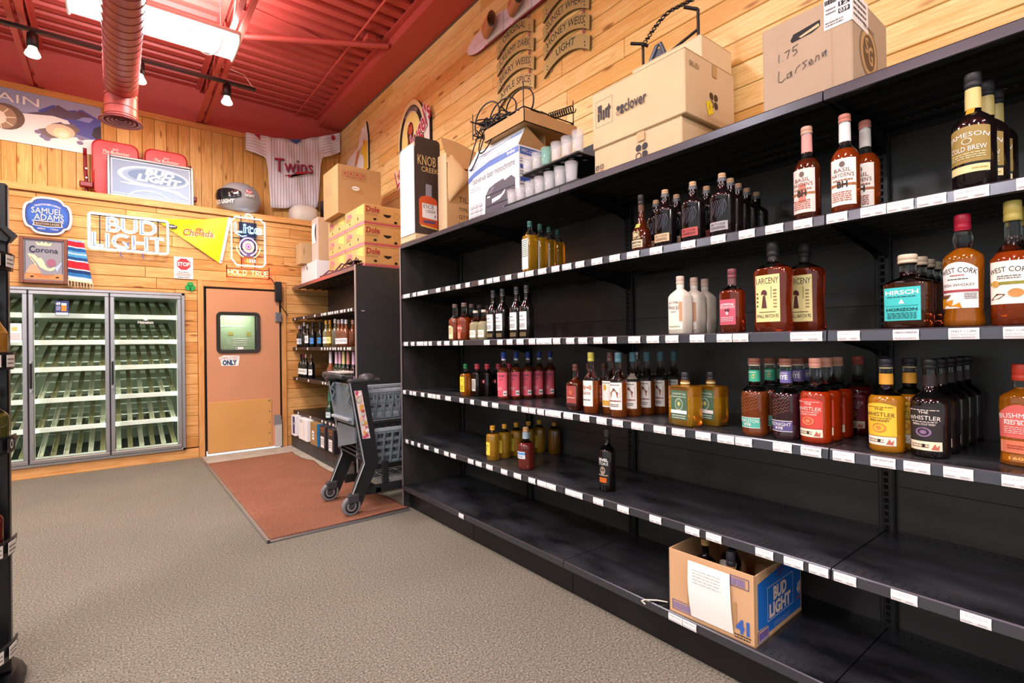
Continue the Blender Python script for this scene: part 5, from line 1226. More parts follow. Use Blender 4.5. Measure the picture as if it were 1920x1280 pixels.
put(whis('c0605a', liquid('7a1c10', .45), '7a2230', C('e8c8c0'), 'e8dcc4', 'b86a5a', art2='b8884a'), 'whiskey_bottle', 'whiskey bottle with dark wine red label behind the red row', [(2.17, .705, S3)], rot=-.2)
put(whis('2c2e38', liquid('ee9c18', .6), 'f0c23a', C('5a3a1c'), 'f6eed8', 'd8c8a0', nb='e8a83a', t3='IRISH HONEY', art2='d88a3a'), 'whiskey_bottle', 'golden whiskey bottle with yellow label and black cap', [(1.88, .535, S3, 'in front'), (1.975, .50, S3, 'behind its twin')], 'yellow labelled whiskey bottles', rot=-.16)
put(whis('202024', DARKB, '2a2626', C('f0e4d8'), 'efe4c4', '1a1a1c', GLD, nb='2a2024', t3='IMPERIAL STOUT FINISH', art2='8a6a90'), 'whiskey_bottle', 'black whiskey bottle with dark illustrated label', [(1.885, .429, S3), (1.98, .427, S3), (2.075, .425, S3), (2.17, .423, S3), (2.265, .421, S3)], 'black stout finish whiskey bottles', rot=-.14)
b = BT(.272, .047, .175, .205, .0165, .228, C('c8402c', .4), liquid('ea8818'),  .21, e=3, asp=.75, waist=[(.03, .94), (.06, .94), (.16, 1.0)], rc=.022); b.label(.075, .165, .042, C('d8645a'), T(('ta', 'BUSHMILLS', .2, .28, .95, WHITE, 5), ('s', -.7, .0, .7, .1, 1, WHITE), ('t', 'RED BUSH', -.2, .2, .7, C('f4d8d0')), ('s', -.7, -.75, .7, -.3, 4, C('f0b8b0'))), shape=lambda u: 1-.3*u*u, vn=3); b.label(.035, .068, .040, C('dc7a58'), T(('f', .9, .03, C('f0d8c0')), ('s', -.6, -.4, .6, .4, 2, C('a8402c'))), 'lower_label'); b.label(.012, .03, .035, liquid('d87a14', .5), T(('t', '1608', -.4, .8, .6, C('f0b050', .2))), 'embossing')
put(b, 'whiskey_bottle', 'orange whiskey bottle with red cap and coral label at the right edge', [(1.925, .240, S3)], rot=-.15)
# tier s4 -----------------------------------------------------------
b = BT(.213, .041, .15, .178, .0145, .190, C('dca028', .4), GLDN, .165, sh=1.0, capmat2=C('e0b850')); b.label(.035, .115, .024, C('ecd84a'), T(('t', 'NIKKA', .3, .3, .7, C('6a5a20')), ('s', -.5, -.4, .1, .2, 3, C('5a4a18'))))
put(b, 'whiskey_bottle', 'rounded golden bottle with orange cap and yellow label', [(1.871, 2.612, S4), (1.965, 2.612, S4), (2.06, 2.61, S4), (2.155, 2.60, S4), (2.245, 2.595, S4)], 'orange capped golden bottles', rot=-.1)
q = BT(.205, .041, .15, .175, .0145, .182, C('c88a30', .4), liquid('8a5a14', .4), .165); put(q, 'whiskey_bottle', 'rearmost dark golden bottle in the shelf corner', [(2.285, 2.49, S4)])
b = BT(.241, .050, .13, .165, .0195, .215, C('d0a06a', .7), REDW, .155, foot=.008, waist=[(.02, .95), (.12, 1.0)], rc=.017); b.band(.175, .214, C('9ab0b8')); b.label(.065, .105, .047, C('e6e6ea'), T(('r', -.2, .1, 1, .8, C('5a9ad0')), ('r', -.8, .05, -.2, .7, C('5a4a58')), ('s', -.8, -.7, .8, -.1, 2, C('6a7a90'))))
put(b, 'whiskey_bottle', 'round corked bottle with blue and white label in front of golden bottles', [(1.885, 2.30, S4)], rot=-.2)
b = BT(.30, .040, .19, .235, .013, .265, C('4a4648', .4), DARKB, .2, glass=GLD, sh=.9); b.label(.03, .165, .034, C('1c1a1a'), T(('t', 'REVEL', .72, .2, .85, WHITE, .03), ('t', 'STOKE', .45, .2, .85, WHITE, .03), ('o', .0, .05, .42, .3, C('9a8a78')), ('o', -.15, .1, .1, .08, INK), ('o', .15, .1, .1, .08, INK), ('r', -.6, -.8, .6, -.45, C('c8641c')), ('s', -.8, -.35, .8, -.2, 1, C('c8b8a0'))))
put(b, 'whiskey_bottle', 'single black bottle with white block lettering alone on the fourth tier', [(1.915, 1.705, S4)], rot=.1)
# wine on the second unit ------------------------------------------
def wine(H, cap, body, lab, z0=.04, z1=.11, slim=.037, fill=None, glass=None):
    q = BT(H, slim, .16*H/.29, .215*H/.29, .0135, .245*H/.29, C(cap, .45), body, fill or .3, sh=.8, glass=glass or body, rc=.0155)
    if lab: q.label(z0, z1, .034, C(lab), T(('s', -.6, -.3, .6, .5, 2, GREYINK)))
    return q
U1Z, U2Z, U3Z = 1.2755, .8955, .4655
W = [(wine(.28, 'e0b8b8', WINE, 'f0eee8'), 6.90, 'pink capsule wine bottle with white label, leftmost on the upper wine shelf'), (wine(.27, '4a5060', WINE, 'a8b8d0'), 6.80, 'dark wine bottle with pale blue label beside the leftmost one'),
     (wine(.315, 'd8c8d0', WINE, None), 6.69, 'tall unlabelled dark wine bottle with pale capsule'), (wine(.28, '9a90a0', WINE, 'e8e4e0', .05, .14), 6.55, 'slim dark wine bottle with narrow white label'),
     (wine(.297, '30343c', WINE, '4a90dc'), 6.34, 'dark wine bottle with bright blue label'), (wine(.287, '26303c', WINE, '3a80b8'), 6.06, 'dark wine bottle with deep blue label'),
     (wine(.30, 'e8b838', liquid('c8c890'), 'f4f2ea'), 5.85, 'pale wine bottle with yellow capsule and white label'), (wine(.30, 'd08a28', liquid('d8a030'), 'f0e488'), 5.72, 'golden wine bottle with orange capsule and pale yellow label'),
     (wine(.303, 'dcd4cc', liquid('a8a890'), None), 5.55, 'clear wine bottle with off-white capsule'), (wine(.29, 'c8b0a8', ROSE, 'f2ecea', .03, .09), 5.44, 'rose wine bottle with white label, left of three'),
     (wine(.29, 'dcdce4', ROSE, 'f2ecea', .03, .09), 5.33, 'rose wine bottle with white label, middle of three'), (wine(.28, 'e4e4ea', ROSE, 'f2ecea', .03, .09), 5.22, 'rose wine bottle with white label, right of three'), (wine(.268, 'a87a6a', liquid('a8501c'), None), 5.03, 'amber rose wine bottle nearest the black end panel')]
for q, y, lb in W: put(q, 'wine_bottle', lb, [(1.895, y, U1Z)], rot=.5)
Wb = [(wine(.293, '2a2020', WINE, 'f2f0ea'), 6.85, 'dark red wine bottle with white label, leftmost on the lower wine shelf'), (wine(.297, '8a2430', WINE, 'f2f0ea'), 6.74, 'dark wine bottle with red capsule and white label'), (wine(.293, 'b8a088', WINE, 'f2f0ea'), 6.63, 'dark wine bottle with tan capsule and white label'), (wine(.293, '7a5a44', WINE, 'f2f0ea'), 6.41, 'dark wine bottle with brown capsule and white label, standing apart')]
for q, y, lb in Wb: put(q, 'wine_bottle', lb, [(1.895, y, U2Z)], rot=.5)
def champ(foil, body, lab):
    q = BT(.33, .044, .125, .215, .0165, .30, C(foil, .35), body, .3, sh=.7, glass=body, rc=.017); q.band(.20, .298, C(foil, .4), 'foil')
    if lab: q.label(.025, .085, .038, C(lab), T(('s', -.6, -.3, .6, .5, 2, GREYINK)))
    return q
for foil, body, lab, y, lb in (('dcdce0', ROSE, 'f0e8e8', 5.71, 'sparkling rose bottle with silver foil neck'), ('e8c0d0', GRNB, 'efeaea', 5.52, 'sparkling wine bottle with pale pink foil neck, left of two'), ('e0a8c8', GRNB, 'efeaea', 5.41, 'sparkling wine bottle with pink foil neck, right of two'), ('e8dc90', GRNB, 'efeaea', 5.30, 'sparkling wine bottle with yellow foil neck'), ('d09088', WINE, None, 5.17, 'sparkling wine bottle with dusty rose foil neck'), ('dcb0d0', WINE, 'c8a0c0', 5.02, 'sparkling wine bottle with lilac foil neck by end panel')):
    put(champ(foil, body, lab), 'sparkling_wine_bottle', lb, [(1.895, y, U2Z)], rot=.5)
put(champ('2f7a60', GRNB, 'd0e4e8'), 'sparkling_wine_bottle', 'green sparkling wine bottle alone on the shelf behind the cart', [(1.895, 5.76, U3Z)], rot=.5)

# ---------------------------------------------------------------- cartons on top of the long unit
ZT = 2.0755
def carton(name, label, loc, dims, mt=None, rotz=0, cat='box', closed=True, tape=True):
    """closed carton with its origin at the bottom centre; top flaps meet with a seam"""
    t = thing(name, label, cat, loc, rotz)
    x, y, h = dims[0]/2, dims[1]/2, dims[2]
    m_ = MB().box((-x, -y, 0), (x, y, h), mt or CARD, .004); m_.build('carton_body', t)
    if closed:
        f_ = MB().box((-x+.001, -y+.001, h), (x-.001, -.002, h+.003), mt or CARD).box((-x+.001, .002, h), (x-.001, y-.001, h+.003), mt or CARD)
        f_['x'] if False else None
        fl = f_.build('top_flap', t); fl['kind'] = 'stuff'
    return t, x, y, h
def clover4(p, u, v, s, mt):
    for dx, dy in ((-1, 1), (1, 1), (1, -1)): p.oval(u+dx*s*.55, v+dy*s*.55, s*.5, s*.5, mt, 12); p.rect(u+(dx*s*.55 if dx > 0 else -s*.55)-s*.0, v+dy*s*.55-s*.0, u+dx*s*.1, v+dy*s*.1, mt)
    p.ring(u-s*.55, v-s*.55, s*.5, s*.5, s*.14, mt, 14)
# handwritten carton
t, x, y, h = carton('cardboard_box', 'grey brown carton with hand hole and black handwriting on unit top', (2.03, .748, ZT), (.33, .285, .325), mat('b59f84', .85, noise=(6, .04)), closed=False)
m_ = MB(); p = Pen(m_, aisle((-x, 0, 0)))
p.poly([(-.045, .245), (-.035, .262), (.05, .272), (.05, .25), (.025, .24), (-.04, .235)], INK); p.poly([(-.018, .245), (.045, .262), (.048, .252), (-.01, .24)], CARDLT)
MK = mat('3a3a3c', .8)
def hand(strokes, u, v, s, wd=.0022):
    for st_ in strokes: p.line([(u+a*s, v+b*s) for a, b in st_], wd, MK)
hand([[(0, 0), (.05, 1)], [(.45, .08), (.48, .1)], [(.75, 1.0), (1.3, 1.1), (1.05, .1)], [(2.3, 1.35), (1.75, 1.2), (1.7, .75), (2.1, .8), (2.2, .4), (1.75, .15)]], -.085, .185, .028)
hand([[(0, 1.1), (-.05, .1), (.25, -.05), (.6, .2)], [(1.1, .6), (.8, .5), (.75, .15), (1.05, .15), (1.15, .65), (1.2, .1)], [(1.5, .3), (1.65, .75), (2.0, .95)], [(2.6, 1.1), (2.2, 1.0), (2.5, .65), (2.2, .4)], [(2.75, .65), (3.1, .75), (2.95, 1.0), (2.75, .8), (2.9, .5), (3.15, .55)], [(3.3, .6), (3.4, 1.1), (3.6, 1.1), (3.65, .65)], [(4.2, 1.2), (3.9, 1.15), (3.95, .8), (4.25, 1.3), (4.2, .7)]], -.085, .115, .036)
p.line([(.085, 0), (.085, .26)], .001, CARDIN); p.line([(.08, .03), (.135, .0)], .0015, INK)
m_.build('handwriting', t)
m_ = MB().box((-x-.0015, -.1425, .225), (-x, -.062, .327), WHITE).box((-x, -.1442, .225), (-x+.14, -.1427, .327), WHITE)
p = Pen(m_, aisle((-x-.0015, 0, 0))); p.scribble(.065, .305, .10, .322, 1, INK, .9); p.rect(.105, .285, .138, .300, INK); p.text('12', .121, .287, .011, WHITE, .022); p.rect(.105, .262, .138, .277, INK); p.text('039', .121, .264, .011, WHITE, .026); p.scribble(.066, .232, .12, .25, 2, GREYINK, .3); p.scribble(.068, .27, .098, .295, 2, GREYINK, .3)
p = Pen(m_, front((0, -.1442, 0))); p.scribble(-x+.01, .24, -x+.12, .315, 4, GREYINK, .4); m_.build('shipping_label', t)
m_ = MB(); p = Pen(m_, front((0, -.1428, 0)))
p.oval(-.02, .165, .085, .085, mat('8a7256', .85), 28); p.oval(-.02, .165, .075, .075, CARD, 28); p.oval(-.02, .165, .055, .06, mat('6a5238', .85), 24); p.text('G', -.005, .13, .06, CARD, .04, .02); p.text('S', -.04, .16, .05, CARD, .03, .02); p.text('VINEYARDS ESTATE', -.02, .238, .012, mat('6a5238', .85), .1, .0)
m_.build('printed_seal', t)
# two stacked clover cartons and one behind
TAN = mat('d8bd94', .85, noise=(5, .035))
INKC = mat('3a3638', .7)
t, x, y, h = carton('cardboard_box', 'lower tan carton with four leaf mark under the lettered carton', (2.055, 1.475, ZT), (.37, .49, .145), TAN)
m_ = MB(); p = Pen(m_, aisle((-x, 0, 0))); clover4(p, .04, .06, .032, INKC)
for i in range(2):
    for j in range(2): p.frame(-.235+.03*i, .045-.03*j, -.213+.03*i, .067-.03*j, .003, INKC); p.line([(-.23+.03*i, .055-.03*j), (-.218+.03*i, .06-.03*j)], .004, INKC)
p.rect(.02, .105, .06, .145, mat('c8a878', .6)); m_.build('print', t)
m_ = MB(); p = Pen(m_, front((0, -y, 0))); clover4(p, .02, .07, .028, INKC); m_.build('print', t)
t, x, y, h = carton('cardboard_box', 'upper tan carton lettered in black with four leaf mark', (2.058, 1.465, ZT+.149), (.39, .515, .27), TAN)
m_ = MB(); p = Pen(m_, aisle((-x, 0, 0)))
p.frame(-.235, .10, -.13, .225, .001, INKC); 
for k in range(5): p.rect(-.222+k*.016, .125+.006*(k % 2), -.210+k*.016, .165+.004*k, INKC)
p.rect(-.22, .168, -.195, .20, INKC); p.poly([(-.16, .17), (-.15, .195), (-.14, .17)], INKC); p.rect(-.165, .165, -.14, .178, INKC)
clover4(p, -.082, .135, .021, INKC); p.text('clover', .005, .118, .052, INKC, .125, .015)
m_.build('print', t)
m_ = MB(); p = Pen(m_, front((0, -y, 0))); clover4(p, .02, .105, .032, mat('4a3420', .7)); p.poly([(-.045, .085), (-.005, .10), (.015, .05), (-.025, .03)], YEL); p.text('6', -.015, .058, .03, GOLD, .012); p.text('SKU51', -.13, .205, .022, mat('6a4c2c', .8), .07); p.rect(.01, .21, .045, .262, mat('c09a60', .5)); m_.build('print', t)
t, x, y, h = carton('cardboard_box', 'tallest tan carton standing behind the lettered carton against wall', (2.405, 1.585, ZT), (.28, .42, .70), mat('e2cba4', .85, noise=(5, .03)))
m_ = MB(); p = Pen(m_, aisle((-x, 0, 0))); clover4(p, -.14, .61, .026, mat('5a5c62', .7)); m_.build('print', t)
# iron easel with a chain resting on the rear carton
t = thing('iron_easel', 'black iron easel with chain standing on the rear carton', 'easel', (2.40, 1.62, ZT+.7035))
IRON = mat('26262a', .4, .6)
EX = -.03
m_ = MB().tube([(EX, .18, 0), (EX, .18, .19)], .008, IRON, 6).tube([(EX-.04, .235, .20), (EX, .18, .185), (EX+.02, .16, .17)], .009, IRON, 6); m_.build('easel_post', t)
m_ = MB().tube([(EX, -.165, 0), (EX, -.165, .20)], .008, IRON, 6).tube([(EX-.04, -.11, .225), (EX, -.165, .20)], .009, IRON, 6); m_.build('easel_post', t)
m_ = MB().tube([(EX, .18, .0), (EX, .0, .06), (EX, -.165, .10)], .008, IRON, 6); m_.build('cross_bar', t)
for k in range(22):
    s_ = k/21; yv = .17-.31*s_; zv = .175+.30*s_*(1-s_)**.6+ .0*s_
    zv = .17+.10*math.sin(min(1, s_*1.6)*PI/2)-.03*max(0, s_-.6)
    c = Vector((EX-.01, yv, zv)); a_ = (k % 2)*PI/2
    pts = [c+Vector((.008*cos(q)*cos(a_), .013*sin(q), .008*cos(q)*sin(a_)+.004*sin(q))) for q in [2*PI*j/8 for j in range(8)]]
    MB().tube(pts, .0035, IRON, 5, True).build('chain_link', t)
tg = MB(); tg.tube([(EX-.02, .145, .0), (EX-.02, .075, .115), (EX-.02, .05, .12), (EX-.02, .0, .0)], .011, mat('5a6470', .35, .4), 8); tg.prism([(-.135, .005), (-.075, .10), (-.06, .10), (-.01, .005)], aisle((EX-.015, 0, 0)), .004, mat('48525e', .4)); tg.build('metal_triangle', t)
# plain black round lid leaning on the wall by the cartons
m_ = MB().lathe([(-.012, .07), (-.008, .075), (.008, .075), (.012, .07)], BLACK, 28, ax='x'); tag(m_.build('round_lid', None, (2.14, 1.765, ZT+.076)), 'black round lid standing between cup rack and tan cartons', 'lid')
# whisky display carton: brown front, white side, tan foot
t = thing('display_box', 'brown and white whiskey display box at the far end of unit', 'box', (1.91, 3.585, ZT))
BRN = mat('3d302a', .45)
MB().box((-.12, -.125, 0), (.115, .125, .05), CARDLT, .004).build('box_foot', t)
MB().box((-.105, -.11, .05), (.09, .105, .75), mat('c9b48e', .85)).build('box_core', t)
pl = [(-.115, .05), (.10, .05), (.10, .74)]+[(.10-.03+.03*cos(a*PI/10), .755+.03*sin(a*PI/10)) for a in range(6)]+[(-.115+.03-.03*cos(PI/2-a*PI/10), .755+.03*sin(PI/2-a*PI/10)) for a in range(6)]
MB().prism(pl, front((0, -.125, 0)), .006, BRN, mat('2a211d', .5)).build('front_panel', t)
pl = [(-.11, .05), (.12, .05), (.12, .70), (.10, .725), (-.09, .725), (-.11, .705)]
MB().prism(pl, aisle((-.125, 0, 0)), .006, mat('f4f4f6', .5)).build('side_panel', t)
m_ = MB(); p = Pen(m_, front((0, -.125, 0)))
p.text('KNOB', -.015, .575, .075, mat('d8b878', .4), .155, .04); p.text('CREEK', .01, .525, .038, mat('d8b878', .4), .145, .03)
p.poly([(-.085, .12), (.075, .10), (.072, .30), (.06, .325), (.02, .34), (.02, .40), (-.025, .405), (-.025, .345), (-.07, .33), (-.088, .305)], mat('c8542a', .4)); p.poly([(-.03, .345), (.022, .34), (.024, .43), (-.028, .435)], mat('8a8a90', .4)); p.poly([(-.06, .175), (.068, .165), (.066, .28), (-.06, .285)], mat('e8e4de', .5))
p.text('KNOB', -.005, .245, .035, INK, .09, .03); p.text('CREEK', .012, .215, .022, INK, .085, .02); p.text('9', .05, .18, .02, INK, .012); p.rect(-.05, .135, .05, .155, mat('5a4a6a', .5)); p.poly([(-.08, .12), (.075, .10), (.07, .09), (-.07, .105)], mat('d8b050', .4))
m_.build('print', t)
# torn brown carton with a peeled flap
t = thing('cardboard_box', 'torn open brown carton with peeling flap and black stencil letters', 'box', (2.172, 3.305, ZT))
TC = mat('c49a66', .85, noise=(5, .05))
MB().box((-.23, -.06, 0), (.23, -.055, .52), TC).build('front_wall', t); MB().box((-.23, .055, 0), (.23, .06, .60), TC).build('back_wall', t); MB().box((-.235, -.06, 0), (-.23, .06, .62), CARDLT).build('side_wall', t); MB().box((.23, -.06, 0), (.235, .06, .55), TC).build('side_wall', t); MB().box((-.23, -.055, 0), (.23, .055, .005), CARDIN).build('bottom', t)
fl = MB(); vs = []
for i in range(9):
    for j in range(7):
        u = j/6; v = i/8; vs.append((-.19+.42*u-.04*v, -.062+.06*v+.03*sin(v*2.2), .52+.24*v-.05*u*v+.012*sin(u*5)))
fl.add(vs, [(i*7+j, i*7+j+1, (i+1)*7+j+1, (i+1)*7+j) for i in range(8) for j in range(6)], TC, True); fl.build('top_flap', t)
fl = MB(); vs = []
for i in range(11):
    for j in range(6):
        u = j/5; v = i/10; wd = .02+.13*sin(v*PI*.9); vs.append((-.225+wd*u, -.063-.055*sin(u*2.2)*sin(v*PI), .27+.33*v+.015*sin(u*7+v*4)))
fl.add(vs, [(i*6+j, i*6+j+1, (i+1)*6+j+1, (i+1)*6+j) for i in range(10) for j in range(5)], mat('dcba86', .85), True); fl.build('torn_flap', t)
m_ = MB(); p = Pen(m_, front((0, -.06, 0)))
for s_, v, sz, w_ in (('TILLERY', .27, .042, .22), ('TYPE: COGNAC', .205, .026, .25), ('QTY: 1 PC', .15, .026, .19), ('MADE IN FRANCE', .095, .026, .28)): p.text(s_, -.19+w_/2+.06, v, sz, mat('4a3c2c', .8), w_, .0)
m_.build('print', t)
# printer carton with lifted flaps
t = thing('printer_box', 'white and blue printer carton with raised flaps on unit top', 'box', (1.99, 2.595, ZT))
PW = mat('eceef2', .5); PB = mat('3a63b4', .45); PD = mat('4a4450', .5)
MB().box((-.11, -.27, 0), (.11, .27, .38), PW, .003).build('carton_body', t)
m_ = MB(); A = [(-.11, .27, .38), (-.11, -.27, .38), (-.06, -.27, .49), (-.06, .24, .49)]; m_.add(A+[(x+.004, y, z) for x, y, z in A], [(0, 1, 2, 3), (7, 6, 5, 4), (0, 4, 5, 1), (1, 5, 6, 2), (2, 6, 7, 3), (3, 7, 4, 0)], PW); m_.build('front_flap', t)
m_ = MB(); A = [(-.11, -.27, .38), (.11, -.27, .38), (.09, -.275, .41), (-.06, -.285, .49)]; m_.add(A+[(x, y+.004, z) for x, y, z in A], [(0, 1, 2, 3), (7, 6, 5, 4), (0, 4, 5, 1), (1, 5, 6, 2), (2, 6, 7, 3), (3, 7, 4, 0)], CARDIN); m_.build('side_flap', t)
MB().box((.106, -.26, .38), (.11, .26, .485), CARDIN).build('rear_flap', t)
m_ = MB(); p = Pen(m_, aisle((-.11, 0, 0)))
p.poly([(-.27, .27), (-.20, .30), (-.05, .325), (.27, .335), (.27, .372), (-.02, .362), (-.2, .335), (-.27, .31)], PB); p.text('brother', .20, .345, .02, WHITE, .08, .02)
p.text('Tout-en-un laser monochrome', .0, .262, .042, GREYINK, .47, .0, rot=.03); p.scribble(-.25, .205, -.12, .235, 2, mat('a8aab4', .6), .3)
p.poly([(-.08, .0), (.235, .0), (.235, .19), (.20, .215), (.13, .20), (.12, .215), (.03, .205), (-.03, .19), (-.07, .15)], PD); p.poly([(-.06, .15), (.0, .19), (.03, .19), (.0, .155)], mat('6a6470', .5)); p.poly([(.0, .115), (.10, .125), (.14, .15), (.13, .125), (.08, .10), (.0, .09)], PW); p.rect(-.07, .145, .23, .15, INK); p.rect(-.06, .075, .23, .08, INK); p.rect(-.05, .13, -.02, .14, WHITE); p.text('duplex', .16, .02, .03, mat('9aa4e0', .5), .10, .02)
for i in range(3):
    for j in range(3): p.rect(-.25+.05*i, .04+.03*j, -.21+.05*i, .06+.03*j, mat('c4c6ca', .6))
for k in range(3): p.line([(-.27, .345+.01*k), (.1, .37+.004*k)], .002, mat('9ab0d8', .5))
m_.build('print', t)
m_ = MB(); p = Pen(m_, front((0, -.27, 0))); p.rect(-.10, .325, .10, .368, PB); p.text('MFC-L5705DW', .0, .337, .02, WHITE, .17); 
for k in range(3): p.rect(-.10, .24-.075*k, -.02, .265-.075*k, PB); p.scribble(-.10, .275-.075*k, .06, .305-.075*k, 2, GREYINK, .3)
m_.build('print', t)
m_ = MB(); p = Pen(m_, lambda u, v, h=0: Vector((-.11+.05*(v/.11)-h*.9, -u, .38+v+h*.3)))
p.line([(-.22, .05), (.26, .085)], .006, PB); p.line([(-.24, .03), (.26, .06)], .002, PB); p.rect(.15, .07, .26, .085, mat('6a90d0', .5)); m_.build('print', t)
# shallow tray on top with a tangle of wire racks and cords
t = thing('cardboard_tray', 'shallow brown cardboard tray of black wire racks above the printer carton', 'tray', (2.095, 2.47, ZT+.4935))
MB().box((-.215, -.20, 0), (.215, .20, .004), CARDIN).build('tray_bottom', t)
for a, c, nm in (((-.215, -.20, 0), (-.211, .20, .075), 'tray_wall'), ((.211, -.20, 0), (.215, .20, .075), 'tray_wall'), ((-.215, -.20, 0), (.215, -.196, .075), 'tray_wall'), ((-.215, .196, 0), (.215, .20, .075), 'tray_wall')): MB().box(a, c, TC).build(nm, t)
WZ = ZT+.4935+.005
WR = mat('1c1c1f', .35, .5)
rk = thing('wire_rack', 'black wire shelf rack lying in the brown cardboard tray', 'rack', (2.09, 2.47, WZ))
for pts in ([(-.205, -.19, .085), (.2, -.19, .085), (.2, .34, .09), (-.205, .34, .09), (-.205, -.19, .085)],): MB().tube(pts, .0045, WR, 6).build('rack_frame', rk)
for x, y in ((-.205, -.19), (.2, -.19), (.2, .34), (-.205, .34)): MB().tube([(x, y, .0 if abs(y) < .3 else .06), (x, y, .23)], .004, WR, 6).build('rack_post', rk)
for k in range(6):
    yy = -.13+k*.07; MB().tube([(-.205, yy, .087), (-.1, yy, .087), (-.09, yy, .115), (.06, yy+.01, .115), (.07, yy, .087), (.2, yy, .087)], .003, WR, 5).build('rack_wire', rk)
def squiggle(n, c, s_, seed):
    r = random.Random(seed); out = []; p_ = [Vector(c)+Vector((r.uniform(-1, 1)*s_[0], r.uniform(-1, 1)*s_[1], r.uniform(-1, 1)*s_[2])) for _ in range(n)]
    for i in range(n-1):
        p0, p1, p2, p3 = p_[max(i-1, 0)], p_[i], p_[i+1], p_[min(i+2, n-1)]
        for k in range(6):
            q = k/6; out.append(.5*((2*p1)+(p2-p0)*q+(2*p0-5*p1+4*p2-p3)*q*q+(3*p1-p0-3*p2+p3)*q**3))
    return out
cd = thing('cord_tangle', 'tangle of black cords spilling over the left of tray', 'cord', (2.09, 2.47, WZ))
for k in range(8): MB().tube(squiggle(9, (-.10, .16, .13), (.11, .20, .06), 11+k), .004, WR, 5).build('cord', cd)
for k in range(3): MB().tube([(-.16+.03*k, .24-.13*k+.14*cos(a*PI/10), .17+.09*sin(a*PI/10)*(1 if k % 2 else 1.2)) for a in range(21)], .005, WR, 6).build('cord_loop', cd)
MB().tube([(-.19+.03*cos(a*PI/10), .30+.10*sin(a*PI/10), .02+.16*cos(a*PI/10+.6)) for a in range(21)], .0045, WR, 6).build('cord_loop', cd)
MB().tube([(-.18+.03*cos(a*PI/10), .20+.10*sin(a*PI/10), .06+.12*cos(a*PI/10+.3)) for a in range(21)], .0045, WR, 6).build('cord_loop', cd)
cc = thing('coiled_cord', 'black coiled cord at the right end of tray', 'cord', (2.20, 2.33, WZ))
MB().tube([(.02*cos(a*.7)+.0, .07-.012*a*.18, .15+.022*sin(a*.7)-.0003*a) for a in range(100)], .0035, WR, 5).build('coil', cc)
MB().tube(squiggle(6, (-.05, .05, .12), (.10, .08, .03), 31), .004, WR, 5).build('loose_end', cc)
m_ = MB().box((-.12, -.05, 0), (.06, .05, .004), PAPER); fs_ = m_.build('paper_sheet', None, (2.1, 2.55, WZ+.095), (.5, -.3, .4)); tag(fs_, 'white paper sheet tucked among black wires in the tray', 'paper')
# two tier rack of clear plastic cups
CLR = milky_mat('clear_plastic_cup', 'eef0f0', .80); CLRT = milky_mat('teal_plastic_cup', '9fd8c8', .65)
t = thing('cup_rack', 'black two tier rack holding clear plastic cups beside printer carton', 'rack', (1.90, 2.06, ZT))
RKB = mat('141416', .3)
MB().box((-.085, -.30, 0), (.20, .25, .012), RKB, .003).box((-.10, -.30, 0), (-.025, .31, .012), RKB).build('rack_base', t); MB().box((-.085, -.28, .145), (.20, .16, .157), RKB, .004).build('rack_tier', t)
MB().box((.02, -.305, 0), (.20, -.295, .30), RKB, .003).build('rack_side', t); MB().box((.19, -.30, 0), (.20, .25, .30), RKB).build('rack_back', t)
m_ = MB()
for k in range(14): m_.lathe([(.1445, .014), (.144, .010)], mat('8a8a8e', .3), 10, (-.05+.07*(k % 2), -.26+.03*k, 0))
m_.build('tier_rivet', t)['kind'] = 'stuff'
def cup(x, y, z, h, r, m2, lb):
    c = thing('plastic_cup', lb, 'cup', (x, y, z), 0, 'clear plastic cups in the rack')
    MB().lathe([(0, r*.8), (h*.03, r*.82), (h, r), (h, r*.96), (h*.05, r*.78)], m2, 16, cap0=True, cap1=True).build('cup_wall', c)
    for k in range(1, 3): MB().lathe([(h*.12*k, r*.70), (h*(.78+.08*k), r*.88), (h*(.78+.08*k), r*.85)], m2, 14, cap0=False, cap1=False).build('nested_cup', c)
ORD6 = ('leftmost', 'second from the left', 'third from the left', 'fourth from the left', 'fifth from the left', 'sixth from the left', 'rightmost')
for k in range(7): cup(1.838, 2.335-.081*k, ZT+.0125, .085+.004*k, .034, CLR, f'clear cup stack on the lower tier, {ORD6[k]}')
for k in range(6): cup(1.838, 2.19-.078*k, ZT+.1575, .085+.004*k, .032, CLRT if k == 2 else CLR, f'{"pale teal" if k == 2 else "clear"} cup stack on the upper tier, {ORD6[k] if k < 5 else ORD6[6]}')

